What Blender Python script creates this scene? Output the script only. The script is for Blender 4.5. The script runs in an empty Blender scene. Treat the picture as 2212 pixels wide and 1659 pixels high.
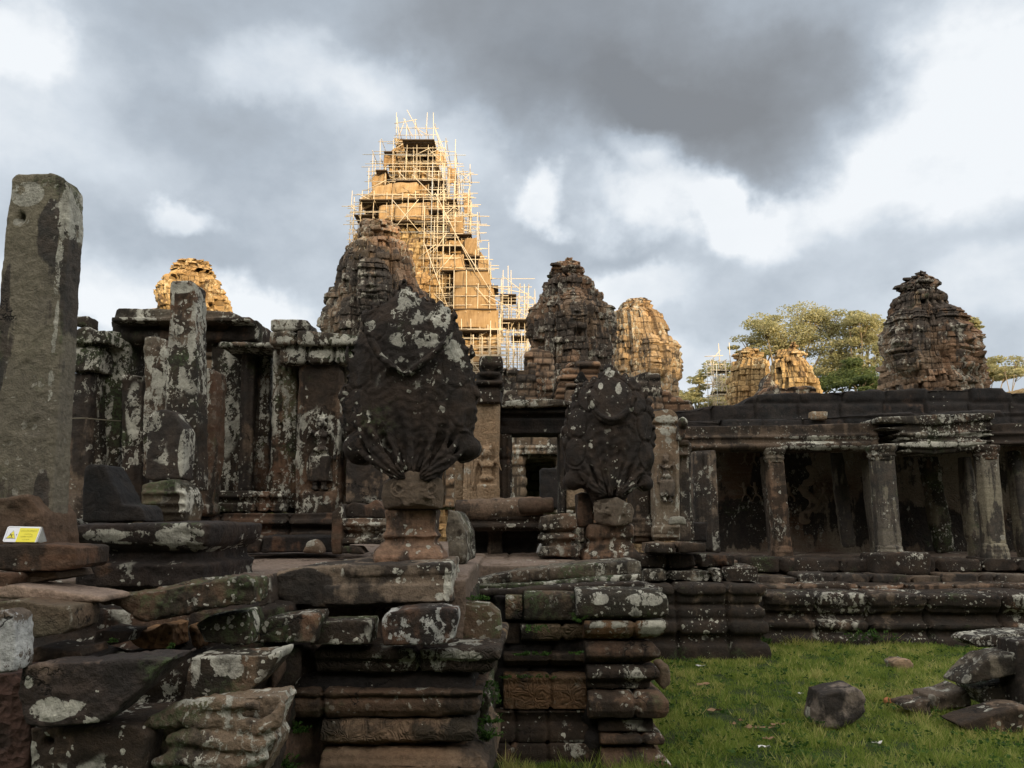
import bpy, math, random
import numpy as np
from mathutils import Vector, Matrix

# ------------------------------------------------------------------ camera, sky, sun
F = 1672.0; CX = 1106.0; CY = 829.5; EYE = 1.6
TH = math.atan((1120 - CY) / F); CT, ST = math.cos(TH), math.sin(TH)
SC = bpy.context.scene
COL = SC.collection
SC.view_settings.view_transform = 'Standard'; SC.view_settings.look = 'None'
SC.view_settings.exposure = 0.5; SC.view_settings.gamma = 1.0
SC.cycles.max_bounces = 5; SC.cycles.diffuse_bounces = 3; SC.cycles.glossy_bounces = 2
SC.cycles.transparent_max_bounces = 4

cam_d = bpy.data.cameras.new('camera'); cam = bpy.data.objects.new('camera', cam_d); COL.objects.link(cam)
cam.location = (0, 0, EYE); cam.rotation_euler = (math.pi / 2 + TH, 0, 0)
cam_d.sensor_width = 36; cam_d.lens = 36 * F / 2212.0
cam_d.clip_start = 0.05; cam_d.clip_end = 3000
SC.camera = cam

SUN_EL = math.radians(10.0); SUN_AZ = math.radians(30.0)       # sun low behind the camera, to its right
sdir = Vector((math.sin(SUN_AZ) * math.cos(SUN_EL), -math.cos(SUN_AZ) * math.cos(SUN_EL), math.sin(SUN_EL)))
sl = bpy.data.lights.new('sun', 'SUN'); sun = bpy.data.objects.new('sun', sl); COL.objects.link(sun)
sl.energy = 3.6; sl.angle = math.radians(0.5); sl.color = (1.0, 0.76, 0.42)
sun.rotation_euler = sdir.to_track_quat('Z', 'Y').to_euler()

def W(gx, gy, Y):
    u = (gx - CX) / F; v = (CY - gy) / F
    t = Y / (CT - v * ST)
    return (u * t, Y, EYE + (ST + v * CT) * t)

def gyY(gy):
    """distance at which that picture row meets the ground"""
    v = (CY - gy) / F; return -EYE * (CT - v * ST) / (ST + v * CT)

def azel(gx, gy):
    x, y, z = W(gx, gy, 1.0); z -= EYE
    return math.atan2(x, y), math.asin(z / math.sqrt(x * x + y * y + z * z))

class NT:
    """small helper for node trees"""
    def __init__(s, nt): s.t = nt; s.n = nt.nodes; s.l = nt.links
    def _in(s, sock, v):
        if v is None: return
        if hasattr(v, 'is_linked') or isinstance(v, bpy.types.NodeSocket): s.l.new(v, sock)
        else: sock.default_value = v
    def math(s, op, a, b=None, c=None, clamp=False):
        n = s.n.new('ShaderNodeMath'); n.operation = op; n.use_clamp = clamp
        for i, v in enumerate((a, b, c)):
            if v is not None: s._in(n.inputs[i], v)
        return n.outputs[0]
    def vec(s, op, a, b=None, out=0):
        n = s.n.new('ShaderNodeVectorMath'); n.operation = op
        s._in(n.inputs[0], a)
        if b is not None: s._in(n.inputs[3] if op == 'SCALE' else n.inputs[1], b)
        return n.outputs['Value'] if op in ('LENGTH', 'DISTANCE', 'DOT_PRODUCT') else n.outputs['Vector']
    def mr(s, v, a, b, c=0.0, d=1.0, kind='SMOOTHSTEP'):
        n = s.n.new('ShaderNodeMapRange'); n.interpolation_type = kind; n.clamp = True
        s._in(n.inputs['Value'], v)
        for k, q in zip(('From Min', 'From Max', 'To Min', 'To Max'), (a, b, c, d)): s._in(n.inputs[k], q)
        return n.outputs['Result']
    def noise(s, vec, scale, det=4, rough=.55, dist=0, color=False):
        n = s.n.new('ShaderNodeTexNoise'); s._in(n.inputs['Vector'], vec)
        n.inputs['Scale'].default_value = scale; n.inputs['Detail'].default_value = det
        n.inputs['Roughness'].default_value = rough; n.inputs['Distortion'].default_value = dist
        return n.outputs['Color' if color else 'Fac']
    def voro(s, vec, scale, feat='F1'):
        n = s.n.new('ShaderNodeTexVoronoi'); n.feature = feat; s._in(n.inputs['Vector'], vec)
        n.inputs['Scale'].default_value = scale
        return n
    def mix(s, f, a, b, mode='MIX'):
        n = s.n.new('ShaderNodeMix'); n.data_type = 'RGBA'; n.blend_type = mode
        s._in(n.inputs[0], f); s._in(n.inputs[6], a); s._in(n.inputs[7], b)
        return n.outputs[2]
    def ramp(s, f, stops):
        n = s.n.new('ShaderNodeValToRGB'); s._in(n.inputs[0], f)
        e = n.color_ramp.elements
        while len(e) < len(stops): e.new(0.5)
        for q, (p, c) in zip(e, stops): q.position = p; q.color = (c[0], c[1], c[2], 1)
        return n.outputs[0]

def c4(c, k=1.0): return (c[0] * k, c[1] * k, c[2] * k, 1)

# sky: Nishita air behind drifting layers of cloud, clouds laid out by azimuth and elevation
world = bpy.data.worlds.new('World'); SC.world = world; world.use_nodes = True
nt = NT(world.node_tree); world.node_tree.nodes.clear()
out = nt.n.new('ShaderNodeOutputWorld'); bg = nt.n.new('ShaderNodeBackground'); nt.l.new(bg.outputs[0], out.inputs[0])
STR = 0.1
bg.inputs[1].default_value = STR
sky = nt.n.new('ShaderNodeTexSky'); sky.sky_type = 'NISHITA'; sky.sun_disc = False
sky.sun_elevation = SUN_EL; sky.sun_rotation = math.pi - SUN_AZ; sky.dust_density = 2.0
tc = nt.n.new('ShaderNodeTexCoord')
D = nt.vec('NORMALIZE', tc.outputs['Generated'])
w1 = nt.vec('SUBTRACT', nt.noise(D, 2.6, 5, .55, 0, True), (.5, .5, .5))
w2 = nt.vec('SUBTRACT', nt.noise(D, 9.0, 5, .6, 0, True), (.5, .5, .5))
DW = nt.vec('ADD', nt.vec('ADD', D, nt.vec('SCALE', w1, 0.26)), nt.vec('SCALE', w2, 0.085))
w3 = nt.vec('SUBTRACT', nt.noise(D, 26.0, 4, .6, 0, True), (.5, .5, .5))
DW = nt.vec('ADD', DW, nt.vec('SCALE', w3, 0.022))
sp = nt.n.new('ShaderNodeSeparateXYZ'); nt.l.new(nt.vec('NORMALIZE', DW), sp.inputs[0])
az = nt.math('ARCTAN2', sp.outputs[0], sp.outputs[1]); el = nt.math('ARCSINE', sp.outputs[2])
cb = nt.n.new('ShaderNodeCombineXYZ'); nt.l.new(az, cb.inputs[0]); nt.l.new(el, cb.inputs[1])
AE = cb.outputs[0]
BLOBS = [  # gx, gy, rx, ry, weight (negative = darker underside of cloud)
    (1450, 60, 620, 330, -.37), (1150, 120, 420, 240, -.22), (1560, 230, 330, 190, -.30), (1700, 250, 220, 180, -.18), (1330, 250, 330, 130, -.12),
    (800, 0, 420, 140, -.20), (480, 180, 300, 260, -.12), (300, 20, 240, 150, -.16), (500, 330, 300, 120, -.06), (620, 330, 280, 130, -.10), (300, 500, 360, 120, -.14), (650, 520, 260, 130, -.10),
    (1000, 560, 260, 160, -.14), (1350, 520, 240, 60, -.20), (1560, 620, 340, 90, -.10), (2120, 560, 200, 110, -.12),
    (40, 90, 110, 100, .26), (90, 250, 260, 120, .06), (640, 150, 170, 100, .18), (860, 190, 130, 90, .18), (420, 440, 90, 50, .34), (180, 610, 160, 60, .10),
    (560, 660, 170, 90, .42), (260, 600, 220, 80, .18), (1150, 450, 80, 60, .35), (1400, 340, 110, 60, .40), (1500, 450, 270, 90, .40), (1330, 620, 220, 60, .22),
    (2080, 120, 200, 180, .32), (2050, 380, 220, 140, .26), (2150, 650, 150, 90, .14), (1720, 450, 200, 90, .20), (1400, 780, 300, 110, .15), (1000, 330, 150, 90, .12),
]
val = None
for gx, gy, rx, ry, wt in BLOBS:
    a, e = azel(gx, gy)
    d = nt.vec('SUBTRACT', AE, (a, e, 0))
    d = nt.vec('MULTIPLY', d, (F / rx, F / ry, 0))
    r = nt.mr(nt.vec('LENGTH', d), 0.45 if wt > 0 else 0.30, 1.12 if wt > 0 else 1.2, wt, 0.0)
    val = r if val is None else nt.math('ADD', val, r)
n1 = nt.noise(nt.vec('MULTIPLY', D, (1, 1, 1.7)), 3.2, 8, .55)
n2 = nt.noise(nt.vec('MULTIPLY', D, (1, 1, 1.5)), 8.0, 6, .6)
val = nt.math('ADD', val, nt.math('MULTIPLY', nt.math('SUBTRACT', n1, .5), 0.50))
val = nt.math('ADD', val, nt.math('MULTIPLY', nt.math('SUBTRACT', n2, .5), 0.42))
val = nt.math('MULTIPLY', nt.math('ADD', val, 0.81), .93)
cloud = nt.ramp(val, [(0.0, (.172, .183, .198)), (.28, (.230, .252, .280)), (.55, (.325, .366, .415)), (.78, (.470, .515, .565)), (1.0, (.65, .675, .70))])
# sky behind the viewpoint, out of view, boosted and warmed as added fill light
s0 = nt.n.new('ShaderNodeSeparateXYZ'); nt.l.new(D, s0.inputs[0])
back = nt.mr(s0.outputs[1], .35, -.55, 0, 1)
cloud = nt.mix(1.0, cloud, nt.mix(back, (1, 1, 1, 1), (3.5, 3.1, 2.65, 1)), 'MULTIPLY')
cloud = nt.vec('SCALE', cloud, 1.0 / STR)
cover = nt.mr(n1, .2, .5, .88, .97)
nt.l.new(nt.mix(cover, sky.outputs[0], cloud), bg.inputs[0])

# ------------------------------------------------------------------ noise
def _hash(ix, iy, iz, seed):
    h = (ix.astype(np.int64) * 374761393 + iy.astype(np.int64) * 668265263 + iz.astype(np.int64) * 2147483647 + seed * 974634777) & 0xFFFFFFFF
    h = ((h ^ (h >> 13)) * 1274126177) & 0xFFFFFFFF
    h = ((h ^ (h >> 16)) * 2246822519) & 0xFFFFFFFF
    return ((h ^ (h >> 15)) & 0xFFFFFF) / float(0xFFFFFF)

def vn(P, seed=0):
    i = np.floor(P).astype(np.int64); f = P - i; f = f * f * (3 - 2 * f)
    r = 0
    for dx in (0, 1):
        for dy in (0, 1):
            for dz in (0, 1):
                w = (f[:, 0] if dx else 1 - f[:, 0]) * (f[:, 1] if dy else 1 - f[:, 1]) * (f[:, 2] if dz else 1 - f[:, 2])
                r = r + w * _hash(i[:, 0] + dx, i[:, 1] + dy, i[:, 2] + dz, seed)
    return r * 2 - 1

def fbm(P, oct=4, seed=0, rough=.5):
    a = 1.0; s = 0; t = 0
    for k in range(oct):
        s = s + a * vn(P * (2.03 ** k) + 17.3 * k, seed + k); t += a; a *= rough
    return s / t

def sstep(x, a, b):
    t = np.clip((x - a) / (b - a), 0, 1); return t * t * (3 - 2 * t)

# ------------------------------------------------------------------ mesh / object plumbing
def mesh_np(name, V, Fs, mat, smooth=True, attrs=None):
    me = bpy.data.meshes.new(name)
    V = np.asarray(V, dtype=np.float32)
    if isinstance(Fs, np.ndarray):
        n, k = Fs.shape
        me.vertices.add(len(V)); me.vertices.foreach_set('co', V.ravel())
        me.loops.add(n * k); me.loops.foreach_set('vertex_index', Fs.astype(np.int32).ravel())
        me.polygons.add(n); me.polygons.foreach_set('loop_start', np.arange(0, n * k, k, dtype=np.int32))
        me.polygons.foreach_set('loop_total', np.full(n, k, dtype=np.int32))
        me.update(calc_edges=True)
    else:
        me.from_pydata([tuple(v) for v in V], [], Fs); me.update()
    if smooth: me.polygons.foreach_set('use_smooth', np.ones(len(me.polygons), dtype=bool))
    if attrs:
        for k, a in attrs.items():
            at = me.attributes.new(k, 'FLOAT', 'POINT'); at.data.foreach_set('value', np.asarray(a, dtype=np.float32))
    if mat: me.materials.append(mat)
    return me

def tag(o, label=None, cat=None, group=None, kind=None):
    if label: o['label'] = label
    if cat: o['category'] = cat
    if group: o['group'] = group
    if kind: o['kind'] = kind
    return o

def link(name, V, Fs, mat, parent=None, smooth=True, attrs=None):
    """V in world metres; a top-level object gets its origin at its base, a part is placed relative to its parent"""
    V = np.asarray(V, dtype=np.float64)
    if parent is None:
        mn, mx = V.min(0), V.max(0)
        org = np.array([(mn[0] + mx[0]) / 2, (mn[1] + mx[1]) / 2, mn[2]])
        me = mesh_np(name, V - org, Fs, mat, smooth, attrs)
        o = bpy.data.objects.new(name, me); o.location = org
    else:
        p = parent; org = np.zeros(3)
        while p is not None: org = org + np.array(p.location); p = p.parent
        me = mesh_np(name, V - org, Fs, mat, smooth, attrs)
        o = bpy.data.objects.new(name, me); o.parent = parent
    COL.objects.link(o)
    return o

def empty(name, loc, label, cat, group=None):
    o = bpy.data.objects.new(name, None); COL.objects.link(o); o.location = loc
    o.empty_display_size = .1
    return tag(o, label, cat, group)

def tube_arrays(path, radii, n=6):
    P = [Vector(p) for p in path]
    V = []; Fs = []
    up = Vector((.31, .17, .93))
    for i, p in enumerate(P):
        t = (P[min(i + 1, len(P) - 1)] - P[max(i - 1, 0)])
        if t.length < 1e-9: t = Vector((0, 0, 1))
        t.normalize()
        a = t.cross(up)
        if a.length < 1e-3: a = t.cross(Vector((1, 0, 0)))
        a.normalize(); b = t.cross(a)
        r = radii[i] if hasattr(radii, '__len__') else radii
        for k in range(n):
            an = 2 * math.pi * k / n
            V.append(p + a * (r * math.cos(an)) + b * (r * math.sin(an)))
    for i in range(len(P) - 1):
        for k in range(n):
            k2 = (k + 1) % n
            Fs.append((i * n + k, i * n + k2, (i + 1) * n + k2, (i + 1) * n + k))
    Fs.append(tuple(range(n - 1, -1, -1))); Fs.append(tuple((len(P) - 1) * n + k for k in range(n)))
    return [tuple(v) for v in V], Fs

class MB:
    """collects closed solids; stone() fuses them into one weathered mesh"""
    def __init__(s): s.V = []; s.F = []
    def add(s, V, Fs):
        o = len(s.V); s.V += [tuple(v) for v in V]; s.F += [tuple(i + o for i in f) for f in Fs]; return s
    def box(s, x0, x1, y0, y1, z0, z1):
        return s.add([(x0, y0, z0), (x1, y0, z0), (x1, y1, z0), (x0, y1, z0), (x0, y0, z1), (x1, y0, z1), (x1, y1, z1), (x0, y1, z1)],
                     [(3, 2, 1, 0), (4, 5, 6, 7), (0, 1, 5, 4), (1, 2, 6, 5), (2, 3, 7, 6), (3, 0, 4, 7)])
    def pbox(s, gx0, gy0, gx1, gy1, Y, d):
        """box whose front face spans those picture coordinates at distance Y"""
        gm = (gx0 + gx1) / 2; ym = (gy0 + gy1) / 2
        return s.box(W(gx0, ym, Y)[0], W(gx1, ym, Y)[0], Y, Y + d, W(gm, gy1, Y)[2], W(gm, gy0, Y)[2])
    def poly(s, pts, Y, d, dx=0.0, dz=0.0, Y2=None):
        """outline at distance Y given a real thickness d"""
        A = [W(x, y, Y) for x, y in pts]
        # make sure orientation is consistent
        ar = sum(A[i][0] * A[(i + 1) % len(A)][2] - A[(i + 1) % len(A)][0] * A[i][2] for i in range(len(A)))
        if ar > 0: A = A[::-1]
        n = len(A)
        B = [(a[0] + dx, a[1] + d, a[2] + dz) for a in A]
        Fs = [tuple(range(n)), tuple(range(2 * n - 1, n - 1, -1))]
        for i in range(n):
            j = (i + 1) % n; Fs.append((j, i, n + i, n + j))
        return s.add(A + B, Fs)
    def ell(s, c, r, nu=12, nv=8):
        V = []; Fs = []
        for i in range(1, nv):
            for k in range(nu):
                t = math.pi * i / nv; p = 2 * math.pi * k / nu
                V.append((c[0] + r[0] * math.sin(t) * math.cos(p), c[1] + r[1] * math.sin(t) * math.sin(p), c[2] + r[2] * math.cos(t)))
        V.append((c[0], c[1], c[2] + r[2])); V.append((c[0], c[1], c[2] - r[2])); T = len(V) - 2; B = T + 1
        for i in range(nv - 2):
            for k in range(nu):
                k2 = (k + 1) % nu
                Fs.append((i * nu + k, (i + 1) * nu + k, (i + 1) * nu + k2, i * nu + k2))
        for k in range(nu):
            Fs.append((T, k, (k + 1) % nu)); Fs.append((B, (nv - 2) * nu + (k + 1) % nu, (nv - 2) * nu + k))
        return s.add(V, Fs)
    def hull(s, pts):
        import bmesh
        bm = bmesh.new()
        for p in pts: bm.verts.new(p)
        r = bmesh.ops.convex_hull(bm, input=bm.verts)
        bmesh.ops.delete(bm, geom=[v for v in bm.verts if not v.link_faces], context='VERTS')
        bm.verts.index_update(); bmesh.ops.recalc_face_normals(bm, faces=bm.faces)
        V = [tuple(v.co) for v in bm.verts]; Fs = [tuple(v.index for v in f.verts) for f in bm.faces]; bm.free()
        return s.add(V, Fs)
    def tube(s, path, radii, n=8): return s.add(*tube_arrays(path, radii, n))
    def lathe(s, cx, cy, prof, n=20, sq=0.0, rot=0.0):
        """prof: (radius, z) bottom to top; sq>0 squares the plan"""
        V = []; Fs = []
        for r, z in prof:
            for k in range(n):
                a = 2 * math.pi * (k + .5) / n
                q = 1.0 / max(abs(math.cos(a)), abs(math.sin(a)))
                rr = r * (1 - sq + sq * q)
                V.append((cx + rr * math.cos(a + rot), cy + rr * math.sin(a + rot), z))
        m = len(prof)
        for i in range(m - 1):
            for k in range(n):
                k2 = (k + 1) % n; Fs.append((i * n + k, i * n + k2, (i + 1) * n + k2, (i + 1) * n + k))
        Fs.append(tuple(range(n - 1, -1, -1))); Fs.append(tuple((m - 1) * n + k for k in range(n)))
        return s.add(V, Fs)
    def mould(s, path, prof, depth=.5):
        """sweep a moulded profile [(out, z) bottom to top] along a plan path; outward is to the right of travel"""
        ring = list(prof) + [(-depth, prof[-1][1]), (-depth, prof[0][1])]
        m = len(path); V = []; n = len(ring)
        for i, p in enumerate(path):
            d0 = d1 = None
            if i > 0: d0 = Vector((path[i][0] - path[i - 1][0], path[i][1] - path[i - 1][1])).normalized()
            if i < m - 1: d1 = Vector((path[i + 1][0] - path[i][0], path[i + 1][1] - path[i][1])).normalized()
            if d0 is None: d0 = d1
            if d1 is None: d1 = d0
            n0 = Vector((d0.y, -d0.x)); n1 = Vector((d1.y, -d1.x)); b = (n0 + n1).normalized()
            b = b / max(.3, b.dot(n0))
            for o, z in ring: V.append((p[0] + b.x * o, p[1] + b.y * o, z))
        Fs = []
        for i in range(m - 1):
            for k in range(n):
                k2 = (k + 1) % n; Fs.append((i * n + k, (i + 1) * n + k, (i + 1) * n + k2, i * n + k2))
        Fs.append(tuple(range(n))); Fs.append(tuple((m - 1) * n + k for k in range(n - 1, -1, -1)))
        return s.add(V, Fs)
    def stone(s, name, mat, parent=None, vox=None, amp=None, Y=None, rough=1.0, xj=(), zj=(), course=None, seed=None, fn=None, dip=1.0, erode=.55, lz=(), sz=(), lY=None, relax=0):
        V = np.array(s.V)
        if Y is None: Y = float(np.min(V[:, 1]))
        if vox is None: vox = max(.006, Y * .00215)
        me = bpy.data.meshes.new('tmp'); me.from_pydata(s.V, [], s.F); me.update()
        ob = bpy.data.objects.new('tmp', me); COL.objects.link(ob)
        md = ob.modifiers.new('r', 'REMESH'); md.mode = 'VOXEL'; md.voxel_size = vox; md.adaptivity = 0
        dg = bpy.context.evaluated_depsgraph_get(); ev = ob.evaluated_get(dg); em = ev.to_mesh()
        nv = len(em.vertices); nf = len(em.polygons)
        P = np.empty(nv * 3); em.vertices.foreach_get('co', P); P = P.reshape(-1, 3)
        N = np.empty(nv * 3); em.vertices.foreach_get('normal', N); N = N.reshape(-1, 3)
        L = np.empty(len(em.loops), dtype=np.int32); em.loops.foreach_get('vertex_index', L)
        T = np.empty(nf, dtype=np.int32); em.polygons.foreach_get('loop_total', T)
        Fq = L.reshape(-1, 4) if (T == 4).all() else None
        if Fq is None:
            st = np.concatenate([[0], np.cumsum(T)[:-1]]); Fq = [tuple(L[a:a + b]) for a, b in zip(st, T)]
        ev.to_mesh_clear(); bpy.data.objects.remove(ob); bpy.data.meshes.remove(me)
        if seed is None: seed = (abs(hash(name)) % 9973 + int(abs(V[0, 0]) * 1000)) % 9973 if False else int(abs(V[:, 0].sum() * 37 + V[:, 2].sum() * 91)) % 9973
        if amp is None: amp = Y * .0019
        Q = P / max(Y, 3.0) * 5.0
        # worn edges: how far each point stands proud of its smoothed surroundings
        E = np.concatenate([np.stack([Fa[:, i], Fa[:, (i + 1) % Fa.shape[1]]], 1) for i in range(Fa.shape[1])]) if (Fa := (Fq if isinstance(Fq, np.ndarray) else None)) is not None else np.zeros((0, 2), int)
        conv = np.zeros(nv)
        if len(E):
            cnt = np.bincount(E[:, 0], minlength=nv) + np.bincount(E[:, 1], minlength=nv) + 1e-9
            Sm = P.copy()
            for _ in range(5):
                acc = np.stack([np.bincount(E[:, 0], Sm[E[:, 1], k], nv) + np.bincount(E[:, 1], Sm[E[:, 0], k], nv) for k in range(3)], 1)
                Sm = acc / cnt[:, None]
            conv = ((P - Sm) * N).sum(1)
            if relax:
                for _ in range(relax - 5):
                    acc = np.stack([np.bincount(E[:, 0], Sm[E[:, 1], k], nv) + np.bincount(E[:, 1], Sm[E[:, 0], k], nv) for k in range(3)], 1)
                    Sm = acc / cnt[:, None]
                rimw = np.clip(np.abs(N[:, 1]) * 1.6 - .3, 0, 1)[:, None]      # soften the faces, keep the cut outline
                P = P * (1 - rimw) + Sm * rimw; conv = conv * 0
        wn = np.clip(.35 + 1.6 * fbm(Q * 3.3 + 9, 3, seed + 51), 0, 1.6)
        P = P - N * (np.clip(conv, 0, None) * wn * erode)[:, None]
        edge = np.clip(conv / (vox * 1.2), -1, 1)
        d = amp * (1.5 * fbm(Q * 1.9, 2, seed) + 0.7 * rough * fbm(Q * 7.0, 3, seed + 5) + .5 * rough * fbm(Q * 26.0, 2, seed + 9))
        chip = fbm(Q * 4.5 + 3.1, 3, seed + 21)
        d -= amp * 3.2 * dip * np.clip(chip - .33, 0, 1) ** 1 * 2
        # bedding lines of the sandstone
        d += amp * .28 * rough * fbm(Q * np.array([1.0, 1.0, 16.0]), 2, seed + 31)
        blk = np.full(nv, (seed * .6180339) % 1.0); joint = np.zeros(nv)
        for xx in xj: d -= amp * 3.2 * np.exp(-((P[:, 0] - xx + amp * 1.5 * fbm(Q * 5, 2, seed + 3)) / (vox * 1.2)) ** 2)
        for zz in zj: d -= amp * 4.5 * np.exp(-((P[:, 2] - zz + amp * 1.0 * fbm(Q * 5, 2, seed + 4)) / (vox * 1.2)) ** 2)
        if course:
            h, wd, ga, off = course      # course height, block length, groove depth, random set-back
            zz = P[:, 2] / h + .12 * fbm(Q * .6, 2, seed + 77); ci = np.floor(zz); fz = zz - ci
            sh = _hash(ci, ci * 0, ci * 0, seed + 1)
            xx = (P[:, 0] + P[:, 1] * .93) / (wd * (0.75 + .5 * sh)) + sh * 7.3; bi = np.floor(xx); fx = xx - bi
            rnd = _hash(ci, bi, bi * 0, seed + 2)
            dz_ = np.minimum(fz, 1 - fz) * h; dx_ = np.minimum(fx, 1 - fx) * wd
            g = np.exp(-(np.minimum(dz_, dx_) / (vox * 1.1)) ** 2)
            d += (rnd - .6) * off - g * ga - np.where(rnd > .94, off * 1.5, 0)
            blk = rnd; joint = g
        # lichen and black stain zones, given as ellipses on the face of the stone
        lich = np.zeros(nv); stain = np.zeros(nv)
        for arr, zones in ((lich, lz), (stain, sz)):
            for (gx, gy, rx, ry, wt) in zones:
                c = W(gx, gy, lY or Y); k = F / (lY or Y)
                wb = .35 * fbm(Q * 6, 2, seed + 60)
                rr_ = np.sqrt(((P[:, 0] - c[0]) * k / rx) ** 2 + ((P[:, 2] - c[2]) * k / ry) ** 2) + wb
                arr += wt * (1 - sstep(rr_, .55, 1.15))
        if fn is not None: d = d + fn(P, N)
        P = P + N * d[:, None]
        if P[:, 2].min() < -0.2: P[:, 2] = np.maximum(P[:, 2], -0.25)
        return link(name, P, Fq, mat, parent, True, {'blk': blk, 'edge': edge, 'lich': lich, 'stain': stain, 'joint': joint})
# ------------------------------------------------------------------ materials
_M = {}
def pbsdf(name, rough=.9):
    m = bpy.data.materials.new(name); m.use_nodes = True
    t = NT(m.node_tree); b = m.node_tree.nodes['Principled BSDF']
    b.inputs['Roughness'].default_value = rough
    b.inputs['Specular IOR Level'].default_value = .25
    return m, t, b

def stone_mat(name, base=(.115, .088, .066), alt=(.14, .075, .045), dark=(.017, .016, .0155), crust=.55, lichen=.3, spots=.5,
              moss=.2, streak=.5, scale=1.0, bump=.8, lcol=(.50, .48, .405), mcol=(.062, .085, .036), blkvar=.35, worn=0.0, laterite=False, carve=0.0, joints=0.0):
    if name in _M: return _M[name]
    m, t, b = pbsdf(name, .88)
    geo = t.n.new('ShaderNodeNewGeometry')
    P = t.vec('SCALE', geo.outputs['Position'], scale)
    big = t.noise(P, 1.15, 7, .62, .3)
    big2 = t.noise(t.vec('ADD', P, (7.1, 3.3, 9.7)), .75, 4, .55)
    mid = t.noise(P, 6.0, 6, .65)
    fine = t.noise(P, 38.0, 4, .7)
    col = t.mix(t.mr(big2, .38, .62), c4(base), c4(alt))
    at = t.n.new('ShaderNodeAttribute'); at.attribute_name = 'blk'
    bv = t.mr(at.outputs['Fac'], 0, 1, 1 - blkvar, 1 + blkvar, 'LINEAR')
    col = t.mix(1.0, col, t.vec('SCALE', (1, 1, 1), bv), 'MULTIPLY')
    # strata tint
    stv = t.vec('MULTIPLY', P, (2.0, 2.0, 24.0))
    col = t.mix(t.mr(t.noise(stv, 1.0, 3, .6), .35, .7, 0, .45), col, c4([x * .55 for x in base]))
    # black biofilm crust, running down the stone
    rv = t.vec('MULTIPLY', P, (7.0, 7.0, .75))
    run = t.noise(rv, 1.0, 5, .6, .2)
    th = t.math('ADD', t.math('MULTIPLY', big, .75), t.math('MULTIPLY', run, .6 * streak))
    th = t.math('ADD', th, t.math('MULTIPLY', mid, .28))
    sa = t.n.new('ShaderNodeAttribute'); sa.attribute_name = 'stain'
    th = t.math('ADD', th, t.math('MULTIPLY', sa.outputs['Fac'], .22))
    th = t.math('ADD', th, t.mr(at.outputs['Fac'], 0, 1, -.055, .055, 'LINEAR'))
    la = t.n.new('ShaderNodeAttribute'); la.attribute_name = 'lich'
    mean = .375 + .3 * streak + .14
    lo = mean + (0.5 - crust) * .42
    cr = t.mr(th, lo - .035, lo + .035)
    dk = t.mix(t.mr(mid, .4, .65), c4(dark), c4([dark[0] * 1.9 + .004, dark[1] * 1.65 + .002, dark[2] * 1.5]))
    col = t.mix(t.math('MULTIPLY', cr, .93), col, dk)
    if worn > 0:  # upward faces lightened: wear plus sky light painted into the colour
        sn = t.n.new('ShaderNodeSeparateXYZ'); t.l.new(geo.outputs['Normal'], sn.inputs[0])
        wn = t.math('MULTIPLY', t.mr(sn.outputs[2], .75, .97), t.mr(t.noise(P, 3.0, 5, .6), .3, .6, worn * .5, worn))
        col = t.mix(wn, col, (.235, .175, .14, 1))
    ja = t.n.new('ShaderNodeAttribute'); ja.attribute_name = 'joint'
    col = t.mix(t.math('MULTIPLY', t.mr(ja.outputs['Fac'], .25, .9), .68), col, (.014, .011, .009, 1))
    # moss
    if moss > 0:
        mm = t.math('MULTIPLY', t.mr(t.noise(t.vec('ADD', P, (1.7, 8.2, 2.2)), 1.6, 6, .68), .66 - .2 * moss, .74 - .18 * moss), t.mr(fine, .38, .6))
        col = t.mix(t.math('MULTIPLY', mm, .8), col, t.mix(mid, c4(mcol, .55), c4(mcol, 1.25)))
    # lichen: ragged plates in patches, round spots scattered, white runs
    lt = t.mix(t.mr(mid, .35, .7), c4(lcol, .62), c4(lcol, 1.1))
    if lichen >= 0:
        patch = t.mr(t.noise(t.vec('ADD', P, (5.2, 1.3, 6.6)), 1.35, 3, .5), .59 - .19 * lichen, .64 - .19 * lichen)
        ed = t.n.new('ShaderNodeAttribute'); ed.attribute_name = 'edge'
        patch = t.math('MAXIMUM', patch, t.mr(ed.outputs['Fac'], .15, .6, 0, min(1, .08 + max(0, lichen))))
        wob = t.vec('SCALE', t.vec('SUBTRACT', t.noise(P, 9.0, 4, .6, 0, True), (.5, .5, .5)), .16)
        PW = t.vec('ADD', P, wob)
        pl = t.noise(t.vec('MULTIPLY', PW, (1, 1, .42)), 13.0, 8, .68)
        pl = t.math('ADD', pl, t.mr(at.outputs['Fac'], 0, 1, -.035, .03, 'LINEAR'))
        pl = t.math('ADD', pl, t.math('MULTIPLY', la.outputs['Fac'], .085))
        plate = t.mr(pl, .535, .56)
        patch = t.math('MAXIMUM', patch, t.mr(la.outputs['Fac'], .15, .5))
        lm = t.math('MULTIPLY', t.mr(patch, .1, .8), plate)
        lm = t.math('MULTIPLY', lm, t.mr(fine, .25, .42, .35, 1))
        col = t.mix(t.math('MULTIPLY', lm, .92), col, lt)
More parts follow.
